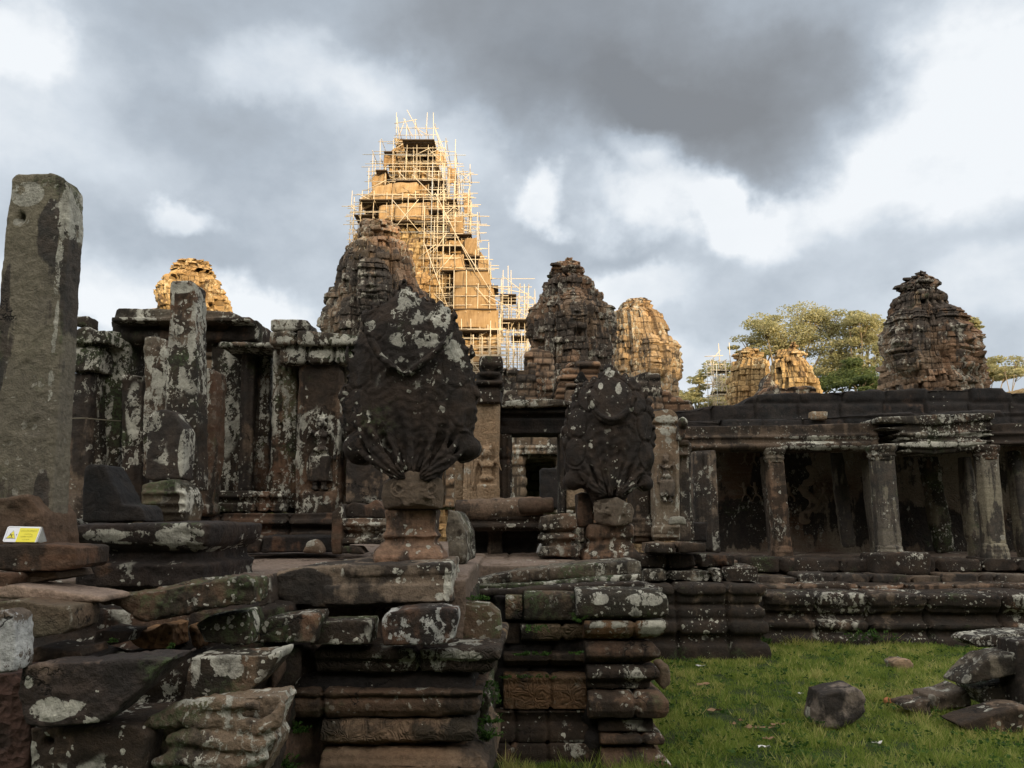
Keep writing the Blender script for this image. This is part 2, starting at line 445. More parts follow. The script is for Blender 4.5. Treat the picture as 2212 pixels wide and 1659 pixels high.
    if spots > 0:
        wob = t.vec('SCALE', t.vec('SUBTRACT', t.noise(P, 16.0, 3, .6, 0, True), (.5, .5, .5)), .075)
        PW = t.vec('ADD', P, wob)
        tot = None
        for sc_, k in ((3.3, .20), (7.0, .30), (17.0, .34), (34.0, .36)):
            v = t.voro(PW, sc_)
            sx = t.n.new('ShaderNodeSeparateColor'); t.l.new(v.outputs['Color'], sx.inputs[0])
            rad = t.math('MULTIPLY', t.mr(sx.outputs[0], 1 - .72 * spots * (.5 if sc_ < 5 else 1), 1.0, .09, k + .03, 'LINEAR'), t.math('GREATER_THAN', sx.outputs[0], 1 - .72 * spots * (.5 if sc_ < 5 else 1)))
            on = t.math('LESS_THAN', v.outputs['Distance'], rad)
            if sc_ < 10:      # older colonies thin out in the middle, leaving a pale ring
                on = t.math('MULTIPLY', on, t.mr(t.math('DIVIDE', v.outputs['Distance'], t.math('ADD', rad, .001)), .35, .8, .45, 1.0))
            tot = on if tot is None else t.math('MAXIMUM', tot, on)
        pm = t.mr(t.noise(t.vec('ADD', P, (2.2, 4.3, .6)), 1.9, 3, .55), .56 - .16 * spots, .60 - .14 * spots)
        pm = t.math('MULTIPLY', pm, t.mr(t.math('ADD', at.outputs['Fac'], t.noise(P, .8, 2, .5)), .48, .98, .0, 1))
        pm = t.math('MAXIMUM', pm, t.mr(la.outputs['Fac'], .1, .35))
        PW = t.vec('MULTIPLY', PW, (1, 1, .7))
        sm = t.math('MULTIPLY', t.math('MULTIPLY', tot, pm), t.mr(fine, .3, .5, .45, .95))
        col = t.mix(sm, col, lt)
    col = t.mix(1.0, col, t.vec('SCALE', (1, 1, 1), t.mr(fine, .25, .75, .62, 1.35, 'LINEAR')), 'MULTIPLY')
    # thin weathering cracks
    ck = t.voro(t.vec('ADD', t.vec('MULTIPLY', P, (1.0, 1.0, 1.5)), t.vec('SCALE', t.vec('SUBTRACT', t.noise(P, 4.0, 5, .65, 0, True), (.5, .5, .5)), .55)), 1.35, 'DISTANCE_TO_EDGE')
    ckm = t.math('MULTIPLY', t.mr(ck.outputs['Distance'], .003, .011, 1, 0), t.mr(t.noise(P, 1.9, 2, .5), .57, .63))
    col = t.mix(t.math('MULTIPLY', ckm, .85), col, (.012, .010, .009, 1))
    grain = t.noise(P, 120.0, 3, .7)
    h = t.math('ADD', t.math('MULTIPLY', mid, .6), t.math('MULTIPLY', fine, .45))
    h = t.math('ADD', t.math('SUBTRACT', h, t.math('MULTIPLY', ckm, .7)), t.math('MULTIPLY', grain, .18))
    if laterite:
        lv = t.voro(P, 26.0); h = t.math('ADD', h, t.math('MULTIPLY', lv.outputs['Distance'], .9))
        col = t.mix(t.mr(lv.outputs['Distance'], .0, .35, .75, 0), col, (.02, .012, .009, 1))
    if joints > 0:
        # courses of dressed blocks, dark in the open joints
        bt = t.n.new('ShaderNodeTexBrick')
        cx_ = t.n.new('ShaderNodeSeparateXYZ'); t.l.new(geo.outputs['Position'], cx_.inputs[0])
        co = t.n.new('ShaderNodeCombineXYZ')
        t.l.new(t.math('ADD', cx_.outputs[0], t.math('MULTIPLY', cx_.outputs[1], .9)), co.inputs[0]); t.l.new(cx_.outputs[2], co.inputs[1])
        wv = t.vec('SCALE', t.vec('SUBTRACT', t.noise(P, 3.0, 3, .6, 0, True), (.5, .5, .5)), .05 * joints)
        t.l.new(t.vec('ADD', co.outputs[0], wv), bt.inputs['Vector'])
        bt.inputs['Scale'].default_value = 1.0; bt.inputs['Brick Width'].default_value = joints * 1.6; bt.inputs['Row Height'].default_value = joints
        bt.inputs['Mortar Size'].default_value = .02 * joints * 2; bt.inputs['Mortar Smooth'].default_value = .3
        bt.inputs['Color1'].default_value = (1, 1, 1, 1); bt.inputs['Color2'].default_value = (.72, .72, .72, 1); bt.inputs['Mortar'].default_value = (.16, .15, .14, 1)
        col = t.mix(1.0, col, bt.outputs['Color'], 'MULTIPLY')
        h = t.math('SUBTRACT', h, t.math('MULTIPLY', bt.outputs['Fac'], .8))
    if carve > 0:
        # shallow scrollwork cut over the face
        cv = t.voro(t.vec('ADD', P, t.vec('SCALE', t.noise(P, 12, 2, .5, 0, True), .08)), carve, 'DISTANCE_TO_EDGE')
        sw = t.math('SINE', t.math('MULTIPLY', cv.outputs['Distance'], 22.0))
        h = t.math('ADD', h, t.math('MULTIPLY', sw, .16))
    bn = t.n.new('ShaderNodeBump'); bn.inputs['Strength'].default_value = bump; bn.inputs['Distance'].default_value = .035 / scale
    t.l.new(h, bn.inputs['Height']); t.l.new(bn.outputs[0], b.inputs['Normal'])
    t.l.new(col, b.inputs['Base Color'])
    _M[name] = m
    return m

M_DARK = stone_mat('sandstone_blackened', crust=.70, lichen=.04, spots=.42, moss=.35, base=(.125, .092, .066), dark=(.019, .0160, .0135))
M_DARKR = stone_mat('sandstone_blackened_red', crust=.56, lichen=.12, spots=.35, moss=.25, base=(.14, .10, .070), alt=(.17, .10, .062), dark=(.021, .0170, .0135))
M_LICH = stone_mat('sandstone_lichened', crust=.60, lichen=.55, spots=1.0, moss=.6, base=(.185, .155, .115), dark=(.020, .0175, .0145))
M_MOSS = stone_mat('sandstone_mossy', crust=.60, lichen=.40, spots=.85, moss=.95, base=(.165, .14, .095), dark=(.020, .0180, .0140))
M_BROWN = stone_mat('sandstone_brown', crust=.60, lichen=.2, spots=.35, moss=.3, base=(.165, .13, .10), alt=(.18, .125, .085), dark=(.025, .022, .020))
M_TAN = stone_mat('sandstone_tan', crust=.10, lichen=.1, spots=.12, moss=.15, base=(.33, .25, .165), alt=(.30, .20, .12), dark=(.04, .033, .027), carve=9.0)
M_PILLAR = stone_mat('sandstone_pillar', crust=.50, lichen=.0, spots=.28, moss=.45, base=(.235, .205, .145), alt=(.15, .13, .105), dark=(.040, .037, .034), streak=1.3, mcol=(.085, .10, .05))
M_PAVE = stone_mat('sandstone_worn_skylit', crust=.45, lichen=.08, spots=.1, moss=.15, base=(.22, .165, .125), alt=(.24, .17, .125), dark=(.05, .04, .033), worn=.7, streak=.1)
M_ROOF = stone_mat('sandstone_soot', crust=.86, lichen=-.3, spots=.06, moss=.2, base=(.08, .068, .058), dark=(.0145, .0145, .0150))
M_NAGA = stone_mat('sandstone_naga', crust=.80, lichen=-.0, spots=.34, moss=.15, base=(.105, .075, .055), alt=(.125, .072, .048), dark=(.0185, .0155, .0135), streak=.3)
M_LAT = stone_mat('laterite', crust=.05, lichen=-1, spots=.0, moss=.2, base=(.27, .14, .065), alt=(.32, .18, .085), dark=(.03, .02, .015), laterite=True, bump=.8)
M_REDL = stone_mat('laterite_dark', crust=.6, lichen=-1, spots=.0, moss=.1, base=(.11, .06, .045), alt=(.09, .05, .038), dark=(.02, .015, .013), laterite=True, bump=.8)
M_RELIEF = stone_mat('gallery_relief', crust=.48, lichen=.12, spots=.4, moss=.3, base=(.34, .28, .215), dark=(.02, .019, .0185), carve=6.0, streak=.8)
TOW = dict(scale=.48, streak=.6, bump=.9)
M_TWARM = stone_mat('tower_warm', crust=.22, lichen=.4, spots=.1, moss=.05, base=(.42, .285, .135), alt=(.36, .22, .10), dark=(.075, .05, .03), lcol=(.62, .50, .30), **TOW)
M_TDARK = stone_mat('tower_grey', crust=.50, lichen=.55, spots=.35, moss=.25, base=(.26, .185, .125), alt=(.27, .155, .09), dark=(.04, .036, .032), lcol=(.42, .385, .31), blkvar=.5, **TOW)
M_TMIX = stone_mat('tower_mixed', crust=.34, lichen=.45, spots=.3, moss=.15, base=(.34, .235, .135), alt=(.34, .215, .11), dark=(.05, .042, .034), lcol=(.46, .42, .33), blkvar=.45, **TOW)
M_WALLB = stone_mat('inner_wall', crust=.35, lichen=.6, spots=.5, moss=.3, base=(.26, .21, .15), alt=(.27, .17, .10), dark=(.04, .036, .03), scale=.6, blkvar=.5)

def plain(name, col, rough=.7, var=.25, sc_=20, bump=0):
    if name in _M: return _M[name]
    m, t, b = pbsdf(name, rough)
    geo = t.n.new('ShaderNodeNewGeometry')
    n = t.noise(geo.outputs['Position'], sc_, 4, .6)
    t.l.new(t.mix(n, c4(col, 1 - var), c4(col, 1 + var)), b.inputs['Base Color'])
    if bump:
        bn = t.n.new('ShaderNodeBump'); bn.inputs['Strength'].default_value = bump; bn.inputs['Distance'].default_value = .02
        t.l.new(n, bn.inputs['Height']); t.l.new(bn.outputs[0], b.inputs['Normal'])
    _M[name] = m; return m

def leaf_mat(name, c0, c1, c2=None):
    m, t, b = pbsdf(name, .6)
    at = t.n.new('ShaderNodeAttribute'); at.attribute_name = 'blk'
    st = [(0, c0), (.6, c1), (1, c2 or c1)]
    col = t.ramp(at.outputs['Fac'], st)
    t.l.new(col, b.inputs['Base Color'])
    tr = t.n.new('ShaderNodeBsdfTranslucent'); t.l.new(col, tr.inputs[0])
    mx = t.n.new('ShaderNodeMixShader'); mx.inputs[0].default_value = .5
    t.l.new(b.outputs[0], mx.inputs[1]); t.l.new(tr.outputs[0], mx.inputs[2])
    o = [n for n in t.n if n.type == 'OUTPUT_MATERIAL'][0]; t.l.new(mx.outputs[0], o.inputs[0])
    return m
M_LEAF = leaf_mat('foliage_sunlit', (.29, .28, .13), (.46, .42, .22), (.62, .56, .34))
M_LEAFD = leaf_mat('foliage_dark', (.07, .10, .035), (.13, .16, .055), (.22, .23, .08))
M_FERN = leaf_mat('fern_green', (.03, .07, .015), (.06, .13, .02), (.10, .18, .04))
M_GRASS = leaf_mat('grass_blades', (.09, .15, .026), (.25, .32, .055), (.54, .48, .18))
M_BARK = plain('bark', (.26, .20, .13), .9, .3, 6, .4)
M_POLE = plain('scaffold_pole', (.70, .58, .42), .6, .2, 3)
M_POLEG = plain('scaffold_pole_grey', (.50, .50, .48), .5, .15, 3)
M_DECK = plain('scaffold_deck', (.085, .06, .04), .9, .3, 3)
M_WHITE = plain('sign_white', (.72, .72, .74), .45, .05, 30)
M_YEL = plain('sign_yellow', (.76, .66, .05), .45, .05, 30)
M_INK = plain('sign_print', (.30, .27, .03), .6, .1, 30)
M_BLACK = plain('sign_black', (.03, .03, .03), .6, .1, 30)
M_GREY = plain('sign_grey', (.36, .36, .38), .6, .1, 30)
M_ROPE = plain('rope', (.17, .15, .11), .9, .2, 60)
M_LITTER = plain('fallen_leaf', (.26, .16, .09), .8, .4, 25)
M_LITTERW = plain('litter_pale', (.62, .60, .56), .7, .2, 25)

def mat_mat():
    m, t, b = pbsdf('woven_bamboo_mat', .75)
    geo = t.n.new('ShaderNodeNewGeometry'); P = geo.outputs['Position']
    v = t.noise(t.vec('MULTIPLY', P, (9, 9, .8)), 1.0, 4, .6)
    h = t.noise(t.vec('MULTIPLY', P, (.5, .5, 7)), 1.0, 3, .6)
    big = t.noise(P, .45, 3, .5)
    f = t.math('ADD', t.math('MULTIPLY', v, .5), t.math('ADD', t.math('MULTIPLY', h, .25), t.math('MULTIPLY', big, .4)))
    at = t.n.new('ShaderNodeAttribute'); at.attribute_name = 'blk'
    col = t.ramp(f, [(.38, (.24, .145, .065)), (.58, (.40, .255, .125)), (.75, (.52, .36, .19))])
    col = t.mix(1.0, col, t.vec('SCALE', (1, 1, 1), t.mr(at.outputs['Fac'], 0, 1, .72, 1.15, 'LINEAR')), 'MULTIPLY')
    t.l.new(col, b.inputs['Base Color']); return m
M_MAT = mat_mat()

def ground_mat():
    m, t, b = pbsdf('grass_soil', .95)
    geo = t.n.new('ShaderNodeNewGeometry'); P = geo.outputs['Position']
    n = t.noise(P, 1.3, 6, .65); f = t.noise(P, 22, 4, .7)
    col = t.mix(t.mr(n, .4, .62), (.022, .040, .009, 1), (.045, .058, .018, 1))
    col = t.mix(t.mr(t.noise(P, .9, 4, .6), .56, .70), col, (.085, .062, .034, 1))
    col = t.mix(t.mr(f, .35, .7), c4((.035, .05, .016)), col)
    t.l.new(col, b.inputs['Base Color'])
    bn = t.n.new('ShaderNodeBump'); bn.inputs['Strength'].default_value = .8; bn.inputs['Distance'].default_value = .05
    t.l.new(f, bn.inputs['Height']); t.l.new(bn.outputs[0], b.inputs['Normal']); return m
M_GROUND = ground_mat()
# ------------------------------------------------------------------ setting: ground
def ground():
    xs = np.concatenate([np.linspace(-1500, -14, 24), np.linspace(-12, 16, 120), np.linspace(18, 1500, 24)])
    ys = np.concatenate([np.linspace(-1500, -3, 24), np.linspace(-2, 16, 90), np.linspace(18, 2500, 30)])
    X, Yy = np.meshgrid(xs, ys)
    P = np.stack([X.ravel(), Yy.ravel(), np.zeros(X.size)], 1)
    near = (np.abs(P[:, 0] - 2) < 14) & (P[:, 1] > -3) & (P[:, 1] < 16)
    P[:, 2] = np.where(near, .035 * fbm(P * .9, 4, 3), 0) - .02
    n, m = len(xs), len(ys)
    i = np.arange(n * m).reshape(m, n)
    Fq = np.stack([i[:-1, :-1].ravel(), i[:-1, 1:].ravel(), i[1:, 1:].ravel(), i[1:, :-1].ravel()], 1)
    o = link('ground', P, Fq, M_GROUND); tag(o, kind='structure')
ground()

# ------------------------------------------------------------------ leaves
def leaf_arrays(C, size, rng, flat=.5, kind=4):
    n = len(C)
    a = rng.normal(size=(n, 3)); a[:, 2] *= flat; a /= np.linalg.norm(a, axis=1)[:, None] + 1e-9
    b = rng.normal(size=(n, 3)); b -= (a * b).sum(1)[:, None] * a; b /= np.linalg.norm(b, axis=1)[:, None] + 1e-9
    s = size * rng.uniform(.6, 1.3, n)[:, None]
    V = np.stack([C - a * s, C + b * s * .5, C + a * s, C - b * s * .5], 1).reshape(-1, 3)
    Fq = np.arange(n * 4).reshape(n, 4)
    return V, Fq

def tree(name, label, cat, gx, gybase, Y, clumps, mat, leaf=.22, per=260, trunk_r=.35, group=None, seed=1, lean=0, dens=1.0):
    rng = np.random.default_rng(seed); rnd = random.Random(seed)
    bx, by, bz = W(gx, gybase, Y); bz = 0.0
    e = empty(name, (bx, by, bz), label, cat, group)
    Vt = []; Ft = []
    def addt(path, radii, n=6):
        V, Fs = tube_arrays(path, radii, n); o = len(Vt); Vt.extend(V); Ft.extend([tuple(i + o for i in f) for f in Fs])
    cz = [W(c[0], c[1], Y)[2] for c in clumps]
    fork = bz + (min(cz) - bz) * .62
    addt([(bx, by, bz - .3), (bx + .1, by, bz + (fork - bz) * .5), (bx + lean, by, fork)], [trunk_r * 1.2, trunk_r, trunk_r * .85], 10)
    C = []; val = []
    for (cx, cy, rx, ry) in clumps:
        x, _, z = W(cx, cy, Y); Rx = rx / F * Y; Rz = ry / F * Y
        dy = rng.uniform(-.8, .8) * Rx
        y = Y + dy + rng.uniform(-1.5, 1.5)
        c0 = Vector((x, y, z)); f0 = Vector((bx + lean, by, fork))
        mid = f0.lerp(c0, .5) + Vector((rng.uniform(-.6, .6), rng.uniform(-.6, .6), -abs(rng.uniform(0, 1.2))))
        L = (c0 - f0).length; r0 = min(trunk_r * .5, .05 + .03 * L)
        addt([f0, mid, c0], [r0, r0 * .65, r0 * .3])
        nsub = min(max(6, int(6 * Rx * Rz)), 34)
        for k in range(nsub):
            q = rng.normal(size=3); q /= np.linalg.norm(q); q *= 1.12 * rng.uniform(.3, 1.0) ** .6
            sc = np.array([x + q[0] * Rx, y + q[1] * Rx * .8, z + q[2] * Rz])
            addt([c0 - (c0 - mid) * .25, Vector(sc) * .6 + c0 * .4 - Vector((0, 0, .15)), Vector(sc)], [r0 * .28, r0 * .18, r0 * .08], 4)
            m = int(per * dens)
            rr = np.array([Rx * .62, Rx * .62, Rz * .5]) * rng.uniform(.7, 1.3)
            pt = rng.normal(size=(m, 3)); pt /= np.linalg.norm(pt, axis=1)[:, None]; pt *= rng.uniform(.2, 1, (m, 1)) ** .5
            pt = sc + pt * rr
            C.append(pt); tone = rng.uniform(0, .55)
            val.append(np.clip(tone + rng.uniform(-.1, .45, m), 0, 1))
    C = np.concatenate(C); val = np.concatenate(val)
    V, Fq = leaf_arrays(C, leaf, rng)
    link('crown', V, Fq, mat, e, False, {'blk': np.repeat(val, 4)})
    link('trunk', Vt, Ft, M_BARK, e)
    return e

# the wood behind the photographer, whose shade lies over the foreground
def forest():
    rng = np.random.default_rng(5)
    V = []; Fs = []; n = 0; C = []
    mb = MB()
    for x in np.arange(-70, 95, 3.6):
        for row, yy in enumerate((-30, -35)):
            h = 21.1 + 1.1 * math.sin(x * .37 + row * 2) + rng.uniform(-1.0, 1.0)
            xx = x + rng.uniform(-1, 1)
            rr = rng.uniform(3.6, 4.6)
            for zc in (h - rr, h - rr - 5, h - rr - 10, h - rr - 14.5):
                mb.ell((xx + rng.uniform(-.8, .8), yy + rng.uniform(-1, 1), zc), (rr, rr * .8, rr * (1.0 if zc > h - rr - 1 else 1.15)), 10, 7)
            q = rng.normal(size=(500, 3)); q /= np.linalg.norm(q, axis=1)[:, None]
            C.append(np.array([xx, yy, h - rr]) + q * np.array([rr * 1.15, rr, rr * 1.1]))
    P = np.array(mb.V); P = P * 1.0
    P += .5 * np.stack([fbm(P * .5, 2, 1), fbm(P * .5, 2, 2), fbm(P * .5, 2, 3)], 1)
    LV, LF = leaf_arrays(np.concatenate(C), .5, rng)
    allF = [tuple(f) for f in mb.F] + [tuple(int(i) + len(P) for i in f) for f in LF]
    allV = np.concatenate([P, LV])
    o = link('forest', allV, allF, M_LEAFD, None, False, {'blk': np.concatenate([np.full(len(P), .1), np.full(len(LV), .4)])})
    tag(o, 'dense dark wood standing behind the viewpoint and shading the terraces', 'wood', None, 'stuff')
forest()
def far_wood():
    rng = np.random.default_rng(15); mb = MB(); C = []
    for k in range(150):
        a = -1.15 + 2.3 * k / 149 + rng.uniform(-.01, .01); R_ = rng.uniform(150, 185)
        x, y = R_ * math.sin(a), R_ * math.cos(a); h = rng.uniform(8, 12.5); rr = rng.uniform(4.5, 6.5)
        mb.ell((x, y, h - rr), (rr * .85, rr * .85, rr * .9), 9, 6); mb.ell((x, y, h * .3), (rr, rr, h * .35), 9, 6)
        q = rng.normal(size=(170, 3)); q /= np.linalg.norm(q, axis=1)[:, None]
        C.append(np.array([x, y, h - rr]) + q * rr * rng.uniform(.85, 1.15, (170, 1)))
    P = np.array(mb.V); P += .9 * np.stack([fbm(P * .35, 2, 1), fbm(P * .35, 2, 2), fbm(P * .35, 2, 3)], 1)
    LV, LF = leaf_arrays(np.concatenate(C), .55, rng)
    o = link('distant_wood', np.concatenate([P, LV]), [tuple(f) for f in mb.F] + [tuple(int(i) + len(P) for i in f) for f in LF], M_LEAFD, None, False, {'blk': np.concatenate([np.full(len(P), .15), np.repeat(rng.uniform(0, .8, len(LV) // 4), 4)])})
    tag(o, 'low belt of distant jungle beyond the temple', 'wood', None, 'stuff')
far_wood()

# ------------------------------------------------------------------ towers
def face_relief(a, b):
    """a, b in half-face units; returns relief height"""
    g = lambda x, s: np.exp(-(x / s) ** 2)
    dome = np.clip(1 - (a / 1.05) ** 2 - (b / 1.15) ** 2, 0, None) ** .5
    h = .55 * dome
    h += .16 * g(b - .36 + .18 * np.abs(a), .09) * (np.abs(a) < .75) * (np.abs(a) > .06)
    for s in (-1, 1):
        h -= .22 * np.exp(-(((a - s * .36) / .25) ** 2 + ((b - .17) / .12) ** 2))
        h += .17 * np.exp(-(((a - s * .36) / .19) ** 2 + ((b - .14) / .065) ** 2))
        h += .10 * np.exp(-(((a - s * .5) / .28) ** 2 + ((b + .25) / .25) ** 2))
        h += .30 * np.exp(-(((a - s * 1.0) / .10) ** 2 + ((b + .05) / .5) ** 4))
    nw = .09 + .12 * sstep(-b, -.2, .22)
    h += .34 * np.exp(-(a / nw) ** 2) * sstep(b, -.22, -.12) * (1 - sstep(b, .2, .42)) * (.55 + .45 * sstep(-b, -.3, .15))
    smile = b + .43 - .16 * a ** 2
    h += .20 * np.exp(-((smile - .075) / .055) ** 2) * g(a, .42) + .20 * np.exp(-((smile + .075) / .06) ** 2) * g(a, .36)
    h -= .20 * np.exp(-(smile / .03) ** 2) * g(a, .5)
    h += .16 * np.exp(-((a / .25) ** 2 + ((b + .82) / .14) ** 2))
    h += .20 * ((b > .62) & (b < .78) & (np.abs(a) < .95)) + .13 * ((b > .82) & (b < 1.0) & (np.abs(a) < .85))
    return h

def tower_mesh(gyrows, Y, h=.21, wd=.34, step=.030, rot=0.0, faces=(), seed=1, rag=1.0, plan=.13, zbot=None, lobes=True, slim=1.0):
    rows = sorted(gyrows, key=lambda r: -r[0])
    z = np.array([W(0, r[0], Y)[2] for r in rows])
    xl = np.array([W(r[1], r[0], Y)[0] for r in rows]); xr = np.array([W(r[2], r[0], Y)[0] for r in rows])
    R = (xr - xl) / 2 * slim; cx = (xl + xr) / 2
    if zbot is not None and zbot < z[0]:
        z = np.insert(z, 0, zbot); R = np.insert(R, 0, R[0] * 1.05); cx = np.insert(cx, 0, cx[0])
    Zs = np.arange(z[0], z[-1] + step, step)
    nth = int(2 * math.pi * R.max() / step)
    th = np.linspace(0, 2 * math.pi, nth, endpoint=False)
    T, Z = np.meshgrid(th, Zs)
    # stepped silhouettes: sample the profile once per course
    base = np.column_stack([np.cos(T.ravel()) * 3, np.sin(T.ravel()) * 3, Z.ravel()])
    ci = np.floor(Z / h + .10 * fbm(base * .8, 2, seed).reshape(Z.shape))
    Zc = (ci + .5) * h
    Rr = .35 * np.interp(Zc, z, R) + .65 * np.interp(Z, z, R); Cx = np.interp(Z, z, cx)
    Tr = T - rot
    sq = np.maximum(np.abs(np.cos(Tr)), np.abs(np.sin(Tr)))
    S = (1.0 / (sq ** .55))                      # between circle and square
    S = S / S.max()
    if lobes:
        # face lobes on the four axes, ribs and recesses in between
        q = np.abs(np.mod(Tr + math.pi / 4, math.pi / 2) - math.pi / 4)      # 0 on axis, pi/4 on the diagonal
        S = S * (1 - plan * sstep(q, .36, .42) + plan * .75 * sstep(q, .50, .55) - plan * .7 * sstep(q, .64, .68))
        S = S + .02
    S = S * (1 + .022 * np.sign(np.sin(Tr * 14 + seed)) * lobes)
    S = S / (S * np.abs(np.cos(T))).max(axis=1, keepdims=True)
    rad = Rr * (1 - .75 * Rr / Y) * S - .055 * rag
    Rm = R.max()
    arc = T * Rm
    sh = _hash(ci, ci * 0, ci * 0, seed)
    bx = arc / (wd * (.75 + .6 * sh)) + sh * 9.1
    bi = np.floor(bx); fx = bx - bi; fz = Z / h + .10 * fbm(base * .8, 2, seed).reshape(Z.shape) - ci
    rnd = _hash(ci, bi, bi * 0, seed + 3); rnd2 = _hash(ci, bi, bi * 0, seed + 4)
    off = (rnd - .5) * .13 * rag - np.where(rnd2 > .94, .16 * rag, 0) + np.where(rnd2 < .05, .09 * rag, 0)
    rowoff = (_hash(ci, ci * 0, ci * 0 + 1, seed + 8) - .5) * .03 * rag
    rad = rad + off + rowoff
    gz = np.minimum(fz, 1 - fz) * h; gx_ = np.minimum(fx, 1 - fx) * wd
    rad -= .035 * np.exp(-(gx_ / (step * .7)) ** 2) + .022 * np.exp(-(gz / (step * .7)) ** 2)
    cz0 = np.column_stack([np.cos(T.ravel()) * Rr.ravel(), np.sin(T.ravel()) * Rr.ravel(), Z.ravel()])
    rad += (.10 * fbm(cz0 * .9, 3, seed + 5) + .06 * fbm(cz0 * 5.5, 3, seed + 6)).reshape(Z.shape) * rag
    for (ang, gyc, hh) in faces:
        zc = W(0, gyc, Y)[2]
        dA = np.mod(Tr - ang + math.pi, 2 * math.pi) - math.pi
        a = dA * Rr / (hh * .40); b = (Z - zc) / (hh * .5)
        m = (np.abs(a) < 1.3) & (np.abs(b) < 1.25)
        fr = face_relief(a, b)
        w = sstep(1.25 - np.maximum(np.abs(a), np.abs(b)), 0, .3)
        rad = np.where(m, rad * (1 - 0) + (fr * hh * .27 - off * .75) * w, rad)
    # ragged top
    topz = Zs[-1]
    X = Cx + rad * np.cos(T); YY = Y + rad * np.sin(T)
    P = np.column_stack([X.ravel(), YY.ravel(), Z.ravel()])
    nz = len(Zs); i = np.arange(nz * nth).reshape(nz, nth); i2 = np.roll(i, -1, axis=1)
    Fq = np.stack([i[:-1].ravel(), i2[:-1].ravel(), i2[1:].ravel(), i[1:].ravel()], 1)
    # cap: collapse onto the axis
    P = np.vstack([P, [[cx[-1], Y, topz + .02]]]); c = len(P) - 1
    cap = np.stack([i[-1], i2[-1], np.full(nth, c), np.full(nth, c)], 1)
    tri = [tuple(r[:3]) for r in cap]
    Fs = [tuple(r) for r in Fq.tolist()] + tri
    blk = np.append(rnd.ravel(), .5)
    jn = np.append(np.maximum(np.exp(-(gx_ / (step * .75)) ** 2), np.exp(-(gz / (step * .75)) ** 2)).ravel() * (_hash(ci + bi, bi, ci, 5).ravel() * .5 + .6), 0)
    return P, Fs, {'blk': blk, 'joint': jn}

def tower(name, label, cat, rows, Y, mat, crown_rows=None, group='stone face towers', **kw):
    allr = rows
    z0 = 0.0
    e = empty(name, (W((rows[-1][1] + rows[-1][2]) / 2, 0, Y)[0], Y, 0), label, cat, group)
    P, Fs, blk = tower_mesh(rows, Y, zbot=0.0 if kw.pop('ground', False) else None, **kw)
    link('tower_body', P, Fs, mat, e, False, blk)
    if crown_rows:
        k2 = dict(kw); k2['faces'] = (); k2['rag'] = kw.get('rag', 1) * 1.3; k2['seed'] = kw.get('seed', 1) + 50; k2['plan'] = .05; k2['h'] = kw.get('h', .21) * .55; k2['wd'] = kw.get('wd', .34) * .8
        P, Fs, blk = tower_mesh(crown_rows, Y, **k2)
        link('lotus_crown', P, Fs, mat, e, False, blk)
    return e

S6 = lambda L: [(216 + .358 * a, 675 + .358 * b, 675 + .358 * c) for a, b, c in L]
S7 = lambda L: [(540 + .3907 * a, 972 + .3907 * b, 972 + .3907 * c) for a, b, c in L]
S8 = lambda L: [(540 + .2604 * a, 1350 + .2604 * b, 1350 + .2604 * c) for a, b, c in L]
S9 = lambda L: [(540 + .2604 * a, 1728 + .2604 * b, 1728 + .2604 * c) for a, b, c in L]
S1 = lambda L: [(324 + .2929 * a, .2929 * b, .2929 * c) for a, b, c in L]
FR = -math.pi / 2                                      # the direction facing the camera

# dark tower in front of the scaffolding
tower('face_tower', 'dark grey brown stone tower in front of the scaffolded tower, topped by a round crown', 'tower',
      S6([(868, 270, 535), (885, 225, 575), (905, 200, 600), (960, 195, 610), (992, 155, 630), (1080, 140, 640), (1130, 130, 660), (1200, 120, 680), (1300, 105, 700), (1400, 100, 720), (1700, 80, 760)]),
      25, M_TDARK, S6([(742, 345, 490), (752, 300, 500), (775, 285, 515), (815, 262, 532), (845, 270, 535), (875, 290, 515)]), seed=3, rot=.12, faces=((FR - .12 + .0, 640, 1.7), (0, 700, 2.2), (math.pi, 700, 2.2)), ground=True, h=.24, wd=.36)
# tower with a face between the two nagas
tower('face_tower', 'brown and grey stone tower with a smiling carved face, nearest right of the scaffolding', 'tower',
      S7([(150, 555, 745), (172, 545, 798), (186, 505, 806), (240, 500, 808), (252, 486, 850), (320, 475, 855), (332, 460, 880), (350, 442, 885), (400, 437, 905), (500, 435, 920), (600, 432, 925), (900, 425, 945)]),
      26, M_TDARK, S7([(48, 636, 683), (64, 632, 684), (70, 585, 690), (90, 575, 740), (118, 548, 764), (135, 550, 752), (155, 575, 735)]), seed=11, rot=-.10, faces=((FR + .16, 691, 1.35), (0, 700, 1.4), (math.pi, 700, 1.4)), ground=True, h=.22, wd=.34)
tower('face_tower', 'golden sunlit stone tower with a calm carved face, behind the smaller naga', 'tower',
      S7([(320, 932, 1128), (340, 930, 1130), (352, 892, 1150), (366, 887, 1180), (420, 885, 1203), (460, 882, 1212), (515, 878, 1240), (600, 874, 1252), (700, 870, 1266), (850, 860, 1270)]),
      37, M_TMIX, S7([(276, 990, 1086), (288, 952, 1090), (294, 950, 1125), (318, 930, 1130), (335, 940, 1105)]), seed=21, rot=-.06, faces=((FR + .29, 783, 1.85), (0, 780, 1.9), (math.pi, 780, 1.9)), ground=True, h=.30, wd=.48, step=.05)
tower('face_tower', 'small golden tower under a broad cushion crown, beside the little scaffold', 'tower',
      S8([(905, 918, 1128), (920, 892, 1192), (960, 872, 1200), (1100, 852, 1202), (1300, 840, 1212)]), 58, M_TWARM,
      S8([(822, 965, 1040), (834, 946, 1105), (862, 925, 1140), (882, 912, 1142), (905, 920, 1125)]), seed=31, rot=.2, rag=1.8, ground=True, h=.42, wd=.6, step=.07, plan=.2)
